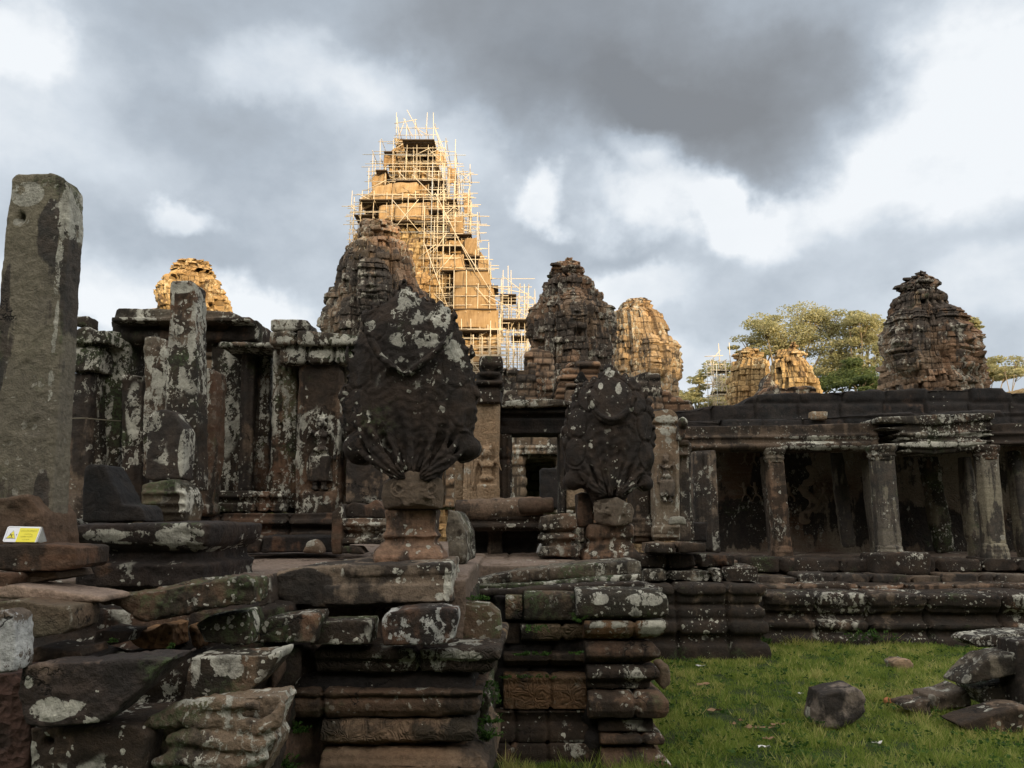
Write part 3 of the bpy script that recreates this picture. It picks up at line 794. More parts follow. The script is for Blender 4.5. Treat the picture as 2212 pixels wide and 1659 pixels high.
tower('face_tower', 'small golden tower with a pointed finial, in front of the spreading tree', 'tower',
      S8([(905, 1250, 1470), (930, 1203, 1518), (1000, 1196, 1555), (1100, 1182, 1608), (1300, 1170, 1640)]), 54, M_TWARM,
      S8([(766, 1390, 1412), (798, 1362, 1418), (828, 1350, 1425), (832, 1265, 1470), (880, 1228, 1480), (908, 1250, 1468)]), seed=37, rot=-.15, rag=1.8, ground=True, h=.40, wd=.58, step=.07, plan=.2)
tower('face_tower', 'large shaded stone tower standing alone at the far right above the dark roof', 'tower',
      S9([(345, 826, 1120), (375, 830, 1195), (392, 772, 1234), (440, 746, 1238), (472, 760, 1240), (500, 722, 1285), (600, 712, 1330), (640, 682, 1362), (700, 666, 1385), (850, 660, 1400), (930, 672, 1415), (970, 652, 1472), (1060, 646, 1490), (1120, 640, 1540), (1300, 630, 1570)]),
      25, M_TDARK, S9([(187, 936, 1064), (218, 936, 1066), (224, 862, 1078), (255, 858, 1150), (290, 815, 1156), (322, 798, 1154), (348, 826, 1130)]), seed=43, rot=.35, rag=1.2, slim=.92, faces=((FR + .15, 745, 2.1), (math.pi + .25, 745, 2.1), (FR + .95, 780, 1.9)), ground=True, h=.2, wd=.3)
tower('face_tower', 'bright golden ragged tower top behind the broken pillar at the left', 'tower',
      S1([(915, 1280, 1598), (940, 1246, 1585), (960, 1206, 1618), (1000, 1200, 1636), (1050, 1152, 1650), (1080, 1140, 1690), (1140, 1140, 1704), (1200, 1135, 1722), (1600, 1120, 1750)]), 46, M_TWARM,
      S1([(828, 1372, 1545), (846, 1312, 1545), (870, 1274, 1545), (876, 1274, 1582), (912, 1278, 1600)]), seed=53, rot=.3, rag=2.2, ground=True, h=.34, wd=.5, step=.055, plan=.18)
# central tower inside the scaffolding
tower('face_tower', 'tallest golden central tower wrapped in scaffolding and bamboo mats', 'tower',
      S6([(400, 475, 755), (480, 455, 800), (600, 425, 830), (720, 385, 870), (800, 345, 900), (870, 235, 960), (938, 225, 1055), (1000, 160, 1095), (1100, 118, 1132), (1300, 100, 1150), (1400, 58, 1165), (1800, 20, 1200)]),
      42, M_TWARM, S6([(240, 515, 560), (275, 510, 570), (285, 505, 700), (330, 480, 725), (400, 470, 760)]), seed=61, rot=.1, rag=1.7, ground=True, h=.34, wd=.52, step=.06, plan=.16)

# ------------------------------------------------------------------ scaffolding
def scaffold(name, label, Y0, lattices, mats, decks, extra=(), keep=92, r=.020, seed=9):
    rng = random.Random(seed)
    poles = []
    def pole(a, b, rr=r): poles.append((Vector(a), Vector(b), rr))
    for (gx0, gx1, gyt, gyb, Y, nx, lv, dep) in lattices:
        A = W(gx0, (gyt + gyb) / 2, Y); B = W(gx1, (gyt + gyb) / 2, Y); zt = W(gx0, gyt, Y)[2]; zb = W(gx0, gyb, Y)[2]
        ys = [Y, Y + dep] if dep else [Y]
        xs = [A[0] + (B[0] - A[0]) * i / nx for i in range(nx + 1)]
        for yy in ys:
            for x in xs:
                up = rng.choice([.1, .2, .5, .9]); dn = rng.uniform(0, .25)
                j = rng.uniform(-.06, .06)
                pole((x + j, yy, zb - dn), (x + j + rng.uniform(-.06, .06), yy, zt + up))
            for k in range(lv + 1):
                zz = zb + (zt - zb) * k / lv + rng.uniform(-.05, .05)
                pole((xs[0] - rng.uniform(.1, .6), yy + .05, zz), (xs[-1] + rng.uniform(.1, .6), yy + .05, zz + rng.uniform(-.05, .05)))
                if rng.random() < .12: pole((xs[0] - rng.uniform(.1, .3), yy + .05, zz + .45), (xs[-1] + rng.uniform(.1, .4), yy + .05, zz + .45), r * .85)
        if dep:
            for k in range(0, lv + 1, 2):
                zz = zb + (zt - zb) * k / lv
                for x in xs: pole((x + .05, Y - rng.uniform(.1, .5), zz + .06), (x + .05, Y + dep + .3, zz + .06), r * .9)
        for q in range(max(1, nx * lv // 4)):
            i = rng.randrange(nx); k = rng.randrange(lv); yy = rng.choice(ys)
            k2 = min(lv, k + rng.choice([1, 2])); z0 = zb + (zt - zb) * k / lv; z1 = zb + (zt - zb) * k2 / lv
            if rng.random() < .5: z0, z1 = z1, z0
            pole((xs[i] - .1, yy - .06, z0), (xs[i + 1] + .1, yy - .06, z1))
    for a in extra:
        (x0, y0, Ya, x1, y1, Yb) = a; pole(W(x0, y0, Ya), W(x1, y1, Yb))
    org = W(lattices[0][0], 1390, Y0)
    e = empty(name, (org[0], Y0, 0), label, 'scaffolding')
    poles.sort(key=lambda p: -(p[1] - p[0]).length)
    rV = []; rF = []
    for n, (a, b, rr) in enumerate(poles):
        V, Fs = tube_arrays([a, b], rr, 5)
        if n < keep: link('pole', V, Fs, M_POLE if n % 4 else M_POLEG, e)
        else:
            o = len(rV); rV += V; rF += [tuple(i + o for i in f) for f in Fs]
    if rV:
        o = link('pole', rV, rF, M_POLE, e); o['kind'] = 'stuff'
    for q in mats:                      # sheets: four corners (gx, gy, Y)
        P = [np.array(W(*c)) for c in q[:4]]
        nn = 14; V = []; 
        for s_ in (0, 1):
            for j in range(nn + 1):
                for i in range(nn + 1):
                    u, v = i / nn, j / nn
                    p = (P[0] * (1 - u) + P[1] * u) * (1 - v) + (P[3] * (1 - u) + P[2] * u) * v
                    wd_ = abs(P[1][0] - P[0][0])
                    V.append(p + np.array([0, .05 * wd_ * (2 * u - 1) ** 2 - .02 * wd_ + (.05 if s_ else 0) + .05 * math.sin(u * 9 + v * 5 + len(rV)), 0]))
        m = nn + 1; Fs = []
        for j in range(nn):
            for i in range(nn):
                a = j * m + i; Fs.append((a, a + 1, a + m + 1, a + m)); a += m * m; Fs.append((a + m, a + m + 1, a + 1, a))
        N2 = m * m
        edge = [i for i in range(m)] + [m * j + nn for j in range(1, m)] + [nn * m + i for i in range(nn - 1, -1, -1)] + [m * j for j in range(nn - 1, 0, -1)]
        for a, b in zip(edge, edge[1:] + edge[:1]): Fs.append((b, a, a + N2, b + N2))
        link('bamboo_mat', V, Fs, M_MAT, e, True, {'blk': np.full(len(V), rng.random())})
    for (gx0, gx1, gy, Y, dep) in decks:
        A = W(gx0, gy, Y); B = W(gx1, gy, Y)
        mb = MB()
        n = max(2, int(dep / .32))
        for i in range(n):
            yy = Y + dep * i / n
            mb.box(A[0], B[0], yy, yy + dep / n * .86, A[2] - .05 - .01 * (i % 2), A[2])
        link('deck', mb.V, mb.F, M_DECK, e, False)
    return e

Z = lambda x, y: (675 + .358 * x, 216 + .358 * y)
def L6(x0, x1, yt, yb, Y, nx, lv, dep): a = Z(x0, yt); b = Z(x1, yb); return (a[0], b[0], a[1], b[1], Y, nx, lv, dep)
def Q6(*c): return [(*Z(x, y), Yd) for x, y, Yd in c]
def D6(x0, x1, y, Y, dep): a = Z(x0, y); b = Z(x1, y); return (a[0], b[0], a[1], Y, dep)
LAT = [L6(510, 735, 165, 260, 40.6, 4, 2, 2.4), L6(410, 800, 250, 480, 40.2, 5, 4, 3.2), L6(360, 860, 330, 480, 39.6, 4, 2, 1.0), L6(565, 770, 290, 470, 39.4, 3, 4, 0),
       L6(345, 880, 430, 600, 39.2, 6, 3, 1.2), L6(285, 880, 570, 720, 38.8, 7, 3, 1.2), L6(250, 500, 640, 800, 39.6, 4, 3, 1.0), L6(480, 940, 590, 800, 38.4, 5, 4, 1.0),
       L6(815, 945, 440, 830, 38.8, 3, 6, 1.2), L6(900, 1000, 700, 1000, 38.6, 2, 6, 1.2), L6(710, 790, 480, 1290, 38.0, 2, 14, 1.0), L6(670, 860, 740, 1010, 37.8, 3, 4, .8),
       L6(760, 1060, 960, 1240, 38.0, 4, 5, 1.0), L6(850, 1140, 1130, 1400, 37.4, 4, 5, 1.0), L6(900, 1130, 1380, 1640, 37.0, 4, 5, 1.2), L6(1090, 1300, 1130, 1400, 38.0, 4, 4, 1.6), L6(1120, 1340, 1240, 1620, 38.6, 4, 6, 1.4),
       L6(1130, 1300, 1400, 1630, 37.4, 4, 4, 1.0), L6(230, 290, 640, 860, 40.4, 1, 4, .8), L6(960, 1120, 1440, 1650, 36.4, 3, 4, .8)]
MATS = [Q6((355, 470, 39.6), (445, 405, 39.3), (445, 500, 39.3), (360, 545, 39.6)),
        Q6((360, 530, 39.0), (480, 502, 38.9), (480, 598, 38.9), (352, 612, 39.0)), Q6((480, 502, 38.9), (632, 497, 38.9), (632, 592, 38.9), (480, 598, 38.9)),
        Q6((283, 600, 40.0), (360, 550, 39.0), (360, 632, 39.0), (278, 680, 40.0)),
        Q6((495, 630, 38.6), (712, 616, 38.6), (712, 722, 38.6), (495, 722, 38.6)), Q6((815, 408, 39.0), (868, 412, 39.4), (870, 505, 39.4), (815, 500, 39.0)),
        Q6((825, 708, 38.3), (910, 702, 38.3), (912, 805, 38.3), (828, 798, 38.3)), Q6((918, 838, 38.2), (992, 830, 38.4), (992, 938, 38.4), (918, 925, 38.2)), Q6((860, 510, 39.4), (876, 515, 41), (880, 590, 41), (862, 585, 39.4)),
        Q6((775, 940, 37.9), (912, 932, 37.9), (920, 1030, 37.9), (765, 1030, 37.9)), Q6((850, 1028, 37.7), (1062, 1035, 37.7), (1085, 1128, 37.7), (850, 1124, 37.7)),
        Q6((852, 1125, 37.5), (1092, 1130, 37.5), (1112, 1264, 37.5), (852, 1262, 37.5)), Q6((850, 1265, 37.3), (1122, 1270, 37.3), (1122, 1382, 37.3), (850, 1368, 37.3)),
        Q6((895, 1440, 37.2), (1000, 1445, 37.2), (1000, 1510, 37.2), (905, 1510, 37.2)), Q6((925, 1520, 37.2), (1110, 1520, 37.2), (1110, 1580, 37.2), (930, 1580, 37.2)), Q6((765, 1030, 38.3), (850, 1030, 38.3), (850, 1100, 38.3), (765, 1095, 38.3)),
        Q6((500, 512, 38.85), (640, 505, 38.85), (640, 560, 38.85), (500, 560, 38.85)), Q6((640, 500, 39.3), (700, 498, 39.3), (700, 590, 39.3), (640, 590, 39.3)), Q6((400, 640, 38.9), (495, 628, 38.7), (495, 720, 38.7), (400, 725, 38.9)), Q6((712, 618, 38.7), (800, 622, 38.9), (800, 715, 38.9), (712, 722, 38.7)), Q6((910, 560, 39.6), (950, 570, 40.0), (955, 690, 40.0), (915, 680, 39.6)), Q6((800, 850, 38.5), (915, 845, 38.5), (915, 925, 38.5), (800, 925, 38.5)), Q6((1000, 950, 38.3), (1060, 960, 38.6), (1066, 1020, 38.6), (1000, 1015, 38.3)), Q6((430, 330, 39.9), (500, 290, 39.9), (500, 380, 39.9), (430, 400, 39.9)), Q6((740, 300, 40.2), (800, 320, 40.5), (810, 400, 40.5), (745, 390, 40.2)), Q6((1000, 1390, 37.3), (1125, 1395, 37.3), (1125, 1500, 37.3), (1000, 1500, 37.3))]
DECKS = [D6(540, 735, 236, 39.0, 2.6), D6(430, 500, 308, 39.6, 3.0), D6(380, 450, 420, 39.0, 2.4), D6(500, 800, 482, 38.9, 2.0), D6(280, 640, 598, 38.6, 2.4), D6(640, 870, 598, 38.6, 2.2), D6(500, 800, 726, 38.2, 2.4), D6(250, 500, 690, 39.2, 3.0), D6(800, 960, 806, 38.2, 2.2),
         D6(910, 1010, 938, 38.0, 2.0), D6(780, 1060, 1024, 37.6, 1.6), D6(850, 1120, 1118, 37.4, 1.6), D6(850, 1110, 1258, 37.2, 1.8), D6(860, 1125, 1384, 36.6, 2.6), D6(860, 1000, 1436, 37.0, 2.2), D6(1140, 1310, 1322, 37.6, 2.0), D6(1130, 1230, 1170, 37.8, 1.8), D6(1200, 1300, 1420, 38.0, 1.6), D6(690, 900, 880, 38.0, 1.8), D6(700, 780, 660, 38.0, 1.0)]
EXT = [(*Z(570, 60), 39.5, *Z(660, 225), 39.6), (*Z(550, 110), 39.5, *Z(605, 225), 39.6), (*Z(520, 225), 39.5, *Z(560, 115), 39.6), (*Z(510, 105), 39.2, *Z(525, 240), 39.2), (*Z(495, 142), 39.3, *Z(630, 118), 39.3),
       (*Z(740, 180), 39.0, *Z(800, 360), 38.8), (*Z(735, 160), 39.4, *Z(835, 400), 39.0), (*Z(600, 450), 37.8, *Z(760, 610), 37.8), (*Z(480, 600), 37.9, *Z(640, 790), 37.9), (*Z(640, 600), 37.8, *Z(480, 790), 37.8), (*Z(740, 560), 37.6, *Z(980, 1040), 37.4), (*Z(670, 850), 37.6, *Z(830, 1290), 37.4),
       (*Z(900, 870), 37.5, *Z(1090, 1180), 37.3), (*Z(710, 1090), 37.6, *Z(850, 930), 37.6), (*Z(1145, 1060), 37.8, *Z(1340, 1210), 37.8), (*Z(1090, 1130), 37.4, *Z(1310, 1170), 37.4), (*Z(1150, 1230), 37.4, *Z(1300, 1310), 37.4), (*Z(195, 705), 40, *Z(330, 690), 40), (*Z(240, 850), 40.2, *Z(330, 700), 40.2), (*Z(1180, 1000), 38, *Z(1185, 1620), 38), (*Z(1278, 1110), 38, *Z(1282, 1620), 38), (*Z(1342, 1150), 38, *Z(1344, 1620), 38)]
scaffold('scaffolding', 'pale pole scaffolding with bamboo mats climbing the tallest central tower', 42, LAT, MATS, DECKS, EXT)
scaffold('scaffolding', 'small thin pole scaffold at the left edge of the two little golden towers', 60,
         [(1538, 1568, 780, 880, 60, 2, 4, 1.4), (1550, 1590, 800, 880, 59, 2, 3, 1.0)], [], [(1545, 1580, 798, 59.5, 1.6), (1545, 1575, 845, 59.5, 1.6)],
         [(1522, 770, 59, 1562, 768, 59), (1540, 775, 59, 1556, 756, 59), (1552, 742, 59.2, 1556, 800, 59.2), (1575, 740, 59.4, 1578, 790, 59.4)], keep=20, r=.03, seed=4)

# ------------------------------------------------------------------ trees on the horizon
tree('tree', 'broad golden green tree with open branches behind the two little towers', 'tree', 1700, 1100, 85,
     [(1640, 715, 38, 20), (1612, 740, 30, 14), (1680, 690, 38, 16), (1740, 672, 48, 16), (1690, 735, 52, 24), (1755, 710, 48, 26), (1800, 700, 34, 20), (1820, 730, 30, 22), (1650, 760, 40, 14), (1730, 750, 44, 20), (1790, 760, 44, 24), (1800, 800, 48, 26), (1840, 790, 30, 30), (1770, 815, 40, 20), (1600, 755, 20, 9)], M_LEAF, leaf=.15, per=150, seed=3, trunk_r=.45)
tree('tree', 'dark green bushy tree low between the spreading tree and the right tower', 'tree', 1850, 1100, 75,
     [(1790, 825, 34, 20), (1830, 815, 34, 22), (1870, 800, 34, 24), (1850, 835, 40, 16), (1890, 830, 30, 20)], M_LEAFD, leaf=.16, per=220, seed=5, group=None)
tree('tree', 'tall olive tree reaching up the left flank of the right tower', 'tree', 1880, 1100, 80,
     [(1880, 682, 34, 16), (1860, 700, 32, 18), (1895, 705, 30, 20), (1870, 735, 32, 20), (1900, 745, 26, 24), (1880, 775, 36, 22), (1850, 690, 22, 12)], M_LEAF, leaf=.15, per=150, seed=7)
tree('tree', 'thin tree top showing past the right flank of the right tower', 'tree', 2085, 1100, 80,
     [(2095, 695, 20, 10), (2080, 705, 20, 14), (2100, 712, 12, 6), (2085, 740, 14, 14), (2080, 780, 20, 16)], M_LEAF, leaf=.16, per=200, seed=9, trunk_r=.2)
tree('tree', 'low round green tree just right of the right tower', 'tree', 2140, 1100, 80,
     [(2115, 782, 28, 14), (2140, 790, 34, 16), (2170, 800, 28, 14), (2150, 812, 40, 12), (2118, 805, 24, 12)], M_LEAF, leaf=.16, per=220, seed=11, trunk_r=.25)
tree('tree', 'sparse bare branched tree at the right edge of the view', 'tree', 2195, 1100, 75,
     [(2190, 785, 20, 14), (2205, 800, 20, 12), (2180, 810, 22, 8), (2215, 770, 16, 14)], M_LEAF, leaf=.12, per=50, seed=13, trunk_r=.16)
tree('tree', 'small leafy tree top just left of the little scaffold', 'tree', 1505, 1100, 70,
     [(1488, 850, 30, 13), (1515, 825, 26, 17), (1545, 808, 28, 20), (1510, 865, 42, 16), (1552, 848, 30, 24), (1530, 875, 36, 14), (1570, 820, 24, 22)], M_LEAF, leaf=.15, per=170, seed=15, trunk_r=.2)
# ------------------------------------------------------------------ carved figures
def figure(mb, gx, gyfeet, gyhead, Y, arm='R', proud=1.0):
    """standing apsara in relief: feet at gyfeet, top of crown at gyhead, panel face at Y"""
    x0, _, z0 = W(gx, gyfeet, Y); z1 = W(gx, gyhead, Y)[2]; H = (z1 - z0)
    q = lambda a, b, t=0: (x0 + a * H, Y - t * H * proud, z0 + b * H)
    r = .022 * H
    for s in (-1, 1):
        mb.ell(q(s * .06 + .01, .025, .02), (.045 * H, .05 * H, .022 * H))
        mb.tube([q(s * .055, .03, .01), q(s * .05, .16, .015)], [.028 * H, .035 * H])
        mb.tube([q(s * .05, .12, .01), q(s * .055, .42, .02)], [.07 * H, .085 * H])
    mb.poly([(gx - .155 * H * F / Y, gyfeet - .13 * H * F / Y), (gx + .155 * H * F / Y, gyfeet - .12 * H * F / Y), (gx + .10 * H * F / Y, gyfeet - .50 * H * F / Y), (gx - .10 * H * F / Y, gyfeet - .50 * H * F / Y)], Y - .022 * H * proud, .08 * H)
    mb.ell(q(0, .50, .02), (.105 * H, .055 * H, .045 * H)); mb.ell(q(0, .58, .01), (.07 * H, .045 * H, .08 * H))
    mb.ell(q(0, .68, .015), (.095 * H, .05 * H, .06 * H))
    for s in (-1, 1): mb.ell(q(s * .045, .665, .045), (.035 * H, .03 * H, .033 * H)); mb.ell(q(s * .115, .72, .01), (.04 * H, .035 * H, .03 * H))
    sR = 1 if arm == 'R' else -1
    mb.tube([q(-sR * .125, .72, .01), q(-sR * .165, .58, .015), q(-sR * .175, .42, .02)], [r * 1.1, r, r * .8])
    mb.ell(q(-sR * .178, .39, .02), (.02 * H, .02 * H, .03 * H))
    mb.tube([q(sR * .125, .72, .01), q(sR * .185, .60, .015), q(sR * .15, .74, .02)], [r * 1.1, r, r * .8])
    mb.ell(q(sR * .15, .765, .02), (.02 * H, .02 * H, .03 * H))
    mb.tube([q(0, .72, .02), q(0, .79, .02)], [.03 * H, .03 * H])
    mb.ell(q(0, .825, .035), (.052 * H, .05 * H, .062 * H))
    for s in (-1, 1): mb.ell(q(s * .057, .81, .01), (.014 * H, .02 * H, .035 * H))
    mb.ell(q(0, .885, .02), (.07 * H, .045 * H, .02 * H))
    for s, hh in ((-1, .96), (0, 1.0), (1, .96)): mb.tube([q(s * .045, .88, .01), q(s * .05, hh - .03, .005), q(s * .05, hh, 0)], [.026 * H, .018 * H, .006 * H], 6)
    mb.tube([q(.10 * sR, .48, .01), q(.16 * sR, .36, .008), q(.15 * sR, .16, .005)], [r * .8, r * .8, r * .5])

def frame_lines(mb, gx0, gx1, gyt, gyb, Y, n=3, w=4.0, d=.05, sides='LTR', step=.35):
    """stepped door mouldings: nested fillets round an opening gx0..gx1, gyt..gyb, going outwards"""
    for k in range(n):
        o = (k + .25) * w; o2 = (k + .8) * w; dd = d * (1 + step * k)
        if 'L' in sides: mb.pbox(gx0 - o2, gyt - (o2 if 'T' in sides else 0), gx0 - o, gyb, Y - dd, dd + .05)
        if 'R' in sides: mb.pbox(gx1 + o, gyt - (o2 if 'T' in sides else 0), gx1 + o2, gyb, Y - dd, dd + .05)
        if 'T' in sides: mb.pbox(gx0 - o2, gyt - o2, gx1 + o2, gyt - o, Y - dd, dd + .05)

def visible_to_front(pts, Y, d):
    """outlines that take in the top surface of a block seen from above: bring the top edge of its front face down"""
    out = []
    n = len(pts)
    for (x, y) in pts:
        hit = []
        for i in range(n):
            (x0, y0), (x1, y1) = pts[i], pts[(i + 1) % n]
            if min(x0, x1) - .01 <= x <= max(x0, x1) + .01:
                hit += [y0, y1] if abs(x1 - x0) < .01 else [y0 + (y1 - y0) * (x - x0) / (x1 - x0)]
        t, b = min(hit), max(hit)
        w = 1.0 if b - t < 1e-6 else min(1, max(0, 1.6 * (b - y) / (b - t) - .3))
        if b - t < 1e-6: w = .5
        lim = .6 * (b - t) if b - t > 1 else 99
        hx = []
        for i in range(n):
            (x0, y0), (x1, y1) = pts[i], pts[(i + 1) % n]
            if min(y0, y1) - .01 <= y <= max(y0, y1) + .01:
                hx += [x0, x1] if abs(y1 - y0) < .01 else [x0 + (x1 - x0) * (y - y0) / (y1 - y0)]
        l, r = min(hx), max(hx); wx = 0
        if x < CX: wx = 1.0 if r - l < 1e-6 else min(1, max(0, 2.2 * (x - l) / (r - l) - 1.2)); x2 = x - wx * min((CX - x) * d / Y, .35 * max(r - l, 60))
        else: wx = 1.0 if r - l < 1e-6 else min(1, max(0, 2.2 * (r - x) / (r - l) - 1.2)); x2 = x + wx * min((x - CX) * d / Y, .35 * max(r - l, 60))
        out.append((x2, y + w * min(max(0, y - 1120) * d / Y, lim)))
    return out

def slab(name, label, cat, pts, Y, d, mat, group=None, parent=None, dx=0, dz=0, **kw):
    mb = MB(); mb.poly(pts, Y, d, dx, dz)
    if name == 'wall_pillar' and 'fn' not in kw:
        # border fillets run up the face of each dressed upright
        ys_ = sorted(p[1] for p in pts); yt, yb = ys_[0], ys_[-1]
        tl = min(p[0] for p in pts if p[1] < yt + 30); tr = max(p[0] for p in pts if p[1] < yt + 30)
        bl = min(p[0] for p in pts if p[1] > yb - 30); br = max(p[0] for p in pts if p[1] > yb - 30)
        zt, zb = W(tl, yt, Y)[2], W(bl, yb, Y)[2]
        def fn_(P, N):
            t = np.clip((P[:, 2] - zb) / (zt - zb), 0, 1)
            l = W(bl, yb, Y)[0] * (1 - t) + W(tl, yt, Y)[0] * t; r = W(br, yb, Y)[0] * (1 - t) + W(tr, yt, Y)[0] * t
            u = (P[:, 0] - l) / (r - l); o_ = 0
            for c in (.13, .22, .31, .72, .83): o_ = o_ - .011 * np.exp(-((u - c) * (r - l) / .009) ** 2)
            return np.where(N[:, 1] < -.5, o_, 0)
        kw['fn'] = fn_
    o = mb.stone(name, mat, parent, Y=Y, **kw)
    if parent is None: tag(o, label, cat, group)
    return o
def rect(a, b, c, d): return [(a, b), (c, b), (c, d), (a, d)]
def base_empty(name, gx, gy, Y, label, cat, group=None): return empty(name, W(gx, gy, Y), label, cat, group)
def zat(gy, Y): return W(CX, gy, Y)[2]

# ------------------------------------------------------------------ terrace behind the near blocks
Zt = 1.275
mb = MB(); mb.box(-4.2, W(1010, 1230, 4.5)[0], 4.35, 7.6, .2, Zt); mb.box(W(1008, 1230, 4.5)[0], 1.02, 6.25, 9.3, .1, Zt - .03); mb.box(-4.2, .3, 7.4, 11.2, .1, Zt)
def pave(P, N):
    q = P * np.array([1, 1, 1.0]); a = q[:, 0] + .15 * fbm(q * 1.3, 2, 4); b = q[:, 1] + .12 * fbm(q * 1.1, 2, 8)
    r = np.floor(b / .42); fx = (a / .62 + _hash(r, r * 0, r * 0, 3) * 5) % 1; fy = (b / .42) % 1
    g = np.exp(-(np.minimum(np.minimum(fx, 1 - fx) * .62, np.minimum(fy, 1 - fy) * .42) / .012) ** 2)
    wavy = fbm(np.column_stack([P[:, 0] * 3, P[:, 1] * 14, P[:, 2]]), 3, 12)
    return np.where(N[:, 2] > .6, -.022 * g + .010 * wavy + .018 * (_hash(r, np.floor(a / .62 + _hash(r, r * 0, r * 0, 3) * 5), r * 0, 9) - .5), 0)
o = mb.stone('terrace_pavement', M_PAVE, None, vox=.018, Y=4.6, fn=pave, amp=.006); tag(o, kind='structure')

# ------------------------------------------------------------------ left facade (7 to 8 m away)
G = 'upright stones of the ruined left facade'
slab('wall_pillar', 'plain reddish brown pilaster directly right of the tall near pillar', 'pillar', [(146, 806), (196, 806), (192, 1010), (184, 1124), (134, 1126)], 7.3, .3, M_BROWN, G)
slab('wall_pillar', 'narrow dark pilaster streaked with lichen between the reddish pilaster and the door frame', 'pillar', rect(190, 800, 212, 1122), 7.38, .3, M_LICH, G)
mb = MB(); mb.poly([(154, 722), (168, 708), (190, 704), (196, 712), (222, 712), (238, 718), (236, 744), (152, 748)], 7.2, .45); mb.pbox(152, 750, 214, 802, 7.24, .4)
o = mb.stone('wall_block', M_LICH, Y=7.2, zj=[zat(748, 7.2)]); tag(o, 'lichen covered corner courses between the tall near pillar and the door frame', 'masonry')
slab('stone_block', 'small square loose block perched on the wall beside the tall near pillar', 'stone', [(160, 682), (190, 680), (189, 706), (160, 704)], 7.25, .22, M_LICH)

e = base_empty('door_frame', 400, 1122, 7.9, 'tall moulded stone door frame behind the broken square pillar, cornice on top', 'door frame')
mb = MB(); mb.pbox(208, 716, 262, 1122, 7.55, .5)
for k, (a, b) in enumerate(((212, 222), (228, 233), (237, 243), (247, 251), (255, 259))): mb.pbox(a, 722 + k * 5, b, 1120, 7.51 + .008 * k, .2)
mb.stone('jamb', M_MOSS, e, Y=7.5, lz=[(230, 900, 14, 200, .45), (215, 800, 8, 90, .8)])
mb = MB(); mb.pbox(508, 700, 545, 1060, 7.75, .4); mb.stone('jamb', M_DARK, e, Y=7.7)
mb = MB(); mb.poly([(240, 694), (556, 692), (558, 712), (552, 734), (508, 738), (262, 740), (244, 735)], 7.55, .5)
for k, (a, b) in enumerate(((712, 716), (721, 725), (729, 733))): mb.pbox(262 + k * 3, a, 506 - k * 3, b, 7.52, .2)
mb.stone('lintel', M_DARK, e, Y=7.5)
mb = MB(); mb.poly([(249, 670), (256, 665), (300, 664), (372, 666), (450, 669), (497, 672), (520, 682), (545, 695), (242, 696), (246, 688)], 7.45, .7)
mb.pbox(241, 684, 540, 695, 7.38, .3)
mb.stone('cornice', M_LICH, e, Y=7.4, lz=[(300, 688, 50, 7, 1), (520, 700, 30, 12, 1)])
slab('wall_pillar', 'dark smooth edged pillar standing inside the left doorway', 'pillar', [(262, 810), (284, 806), (310, 812), (306, 1124), (260, 1124)], 7.3, .3, M_DARK, G, lz=[(285, 900, 20, 80, .4)])
slab('wall_pillar', 'mossy lichen speckled pillar just left of the broken square pillar', 'pillar', [(311, 728), (330, 725), (358, 732), (362, 1030), (308, 1030)], 6.9, .28, M_LICH, G, lz=[(330, 850, 34, 150, .45), (350, 800, 8, 90, .8)])
# interior seen through the frame
mb = MB(); mb.pbox(225, 752, 540, 1128, 10.2, .7)
o = mb.stone('inner_wall', M_WALLB, Y=10.2, course=(.22, .42, .03, .05)); tag(o, 'lichen covered inner wall glimpsed through the left doorway', 'wall')

# broken square pillar and the stele in front of it
mb = MB(); mb.poly([(368, 610), (372, 606), (412, 605), (421, 612), (424, 800), (428, 1060), (352, 1060), (358, 790)], 6.2, .24)
o = mb.stone('stone_pillar', M_LICH, Y=6.2, seed=77, amp=.009, erode=.15, lz=[(390, 622, 34, 12, .9), (417, 700, 6, 100, .9), (367, 720, 6, 110, .6), (400, 820, 16, 60, .3)]); tag(o, 'broken square pillar standing against the golden tower top, lichen on its front face', 'pillar', G)
slab('stele', 'round topped worn stele with pale lichen down its right edge', 'stele', [(318, 900), (330, 888), (352, 884), (372, 888), (382, 902), (400, 930), (398, 960), (395, 1036), (340, 1040), (312, 1036)], 5.75, .2, M_BROWN, lz=[(395, 970, 9, 60, .8), (345, 895, 14, 8, .8)], sz=[(350, 960, 40, 70, .6)])
mb = MB(); mb.poly([(306, 1046), (340, 1040), (372, 1036), (390, 1048), (402, 1066), (404, 1090), (398, 1128), (300, 1128), (304, 1090)], 5.55, .3)
for gy in (1062, 1085, 1104): mb.pbox(306, gy, 396, gy + 5, 5.53, .1)
o = mb.stone('carved_stub', M_MOSS, Y=5.5, lz=[(390, 1080, 10, 45, .9)]); tag(o, 'rounded carved stone stub under the worn stele', 'carved stone')
# moulded jamb right of the pillar
mb = MB(); mb.poly([(416, 796), (455, 792), (466, 800), (462, 960), (444, 1116), (404, 1116), (408, 960)], 6.7, .3)
for a, b in ((418, 424), (430, 434), (440, 446), (451, 455)):
    mb.poly([(a, 798), (b, 798), (b - 16, 1088), (a - 16, 1088)], 6.68, .1)
mb.pbox(400, 1088, 450, 1112, 6.66, .3)
o = mb.stone('wall_pillar', M_LICH, Y=6.7, seed=5, lz=[(447, 850, 8, 70, 1.3), (436, 805, 22, 12, 1), (420, 1090, 20, 20, .8)]); tag(o, 'leaning moulded jamb stone with a white lichened top, right of the broken pillar', 'pillar', G)
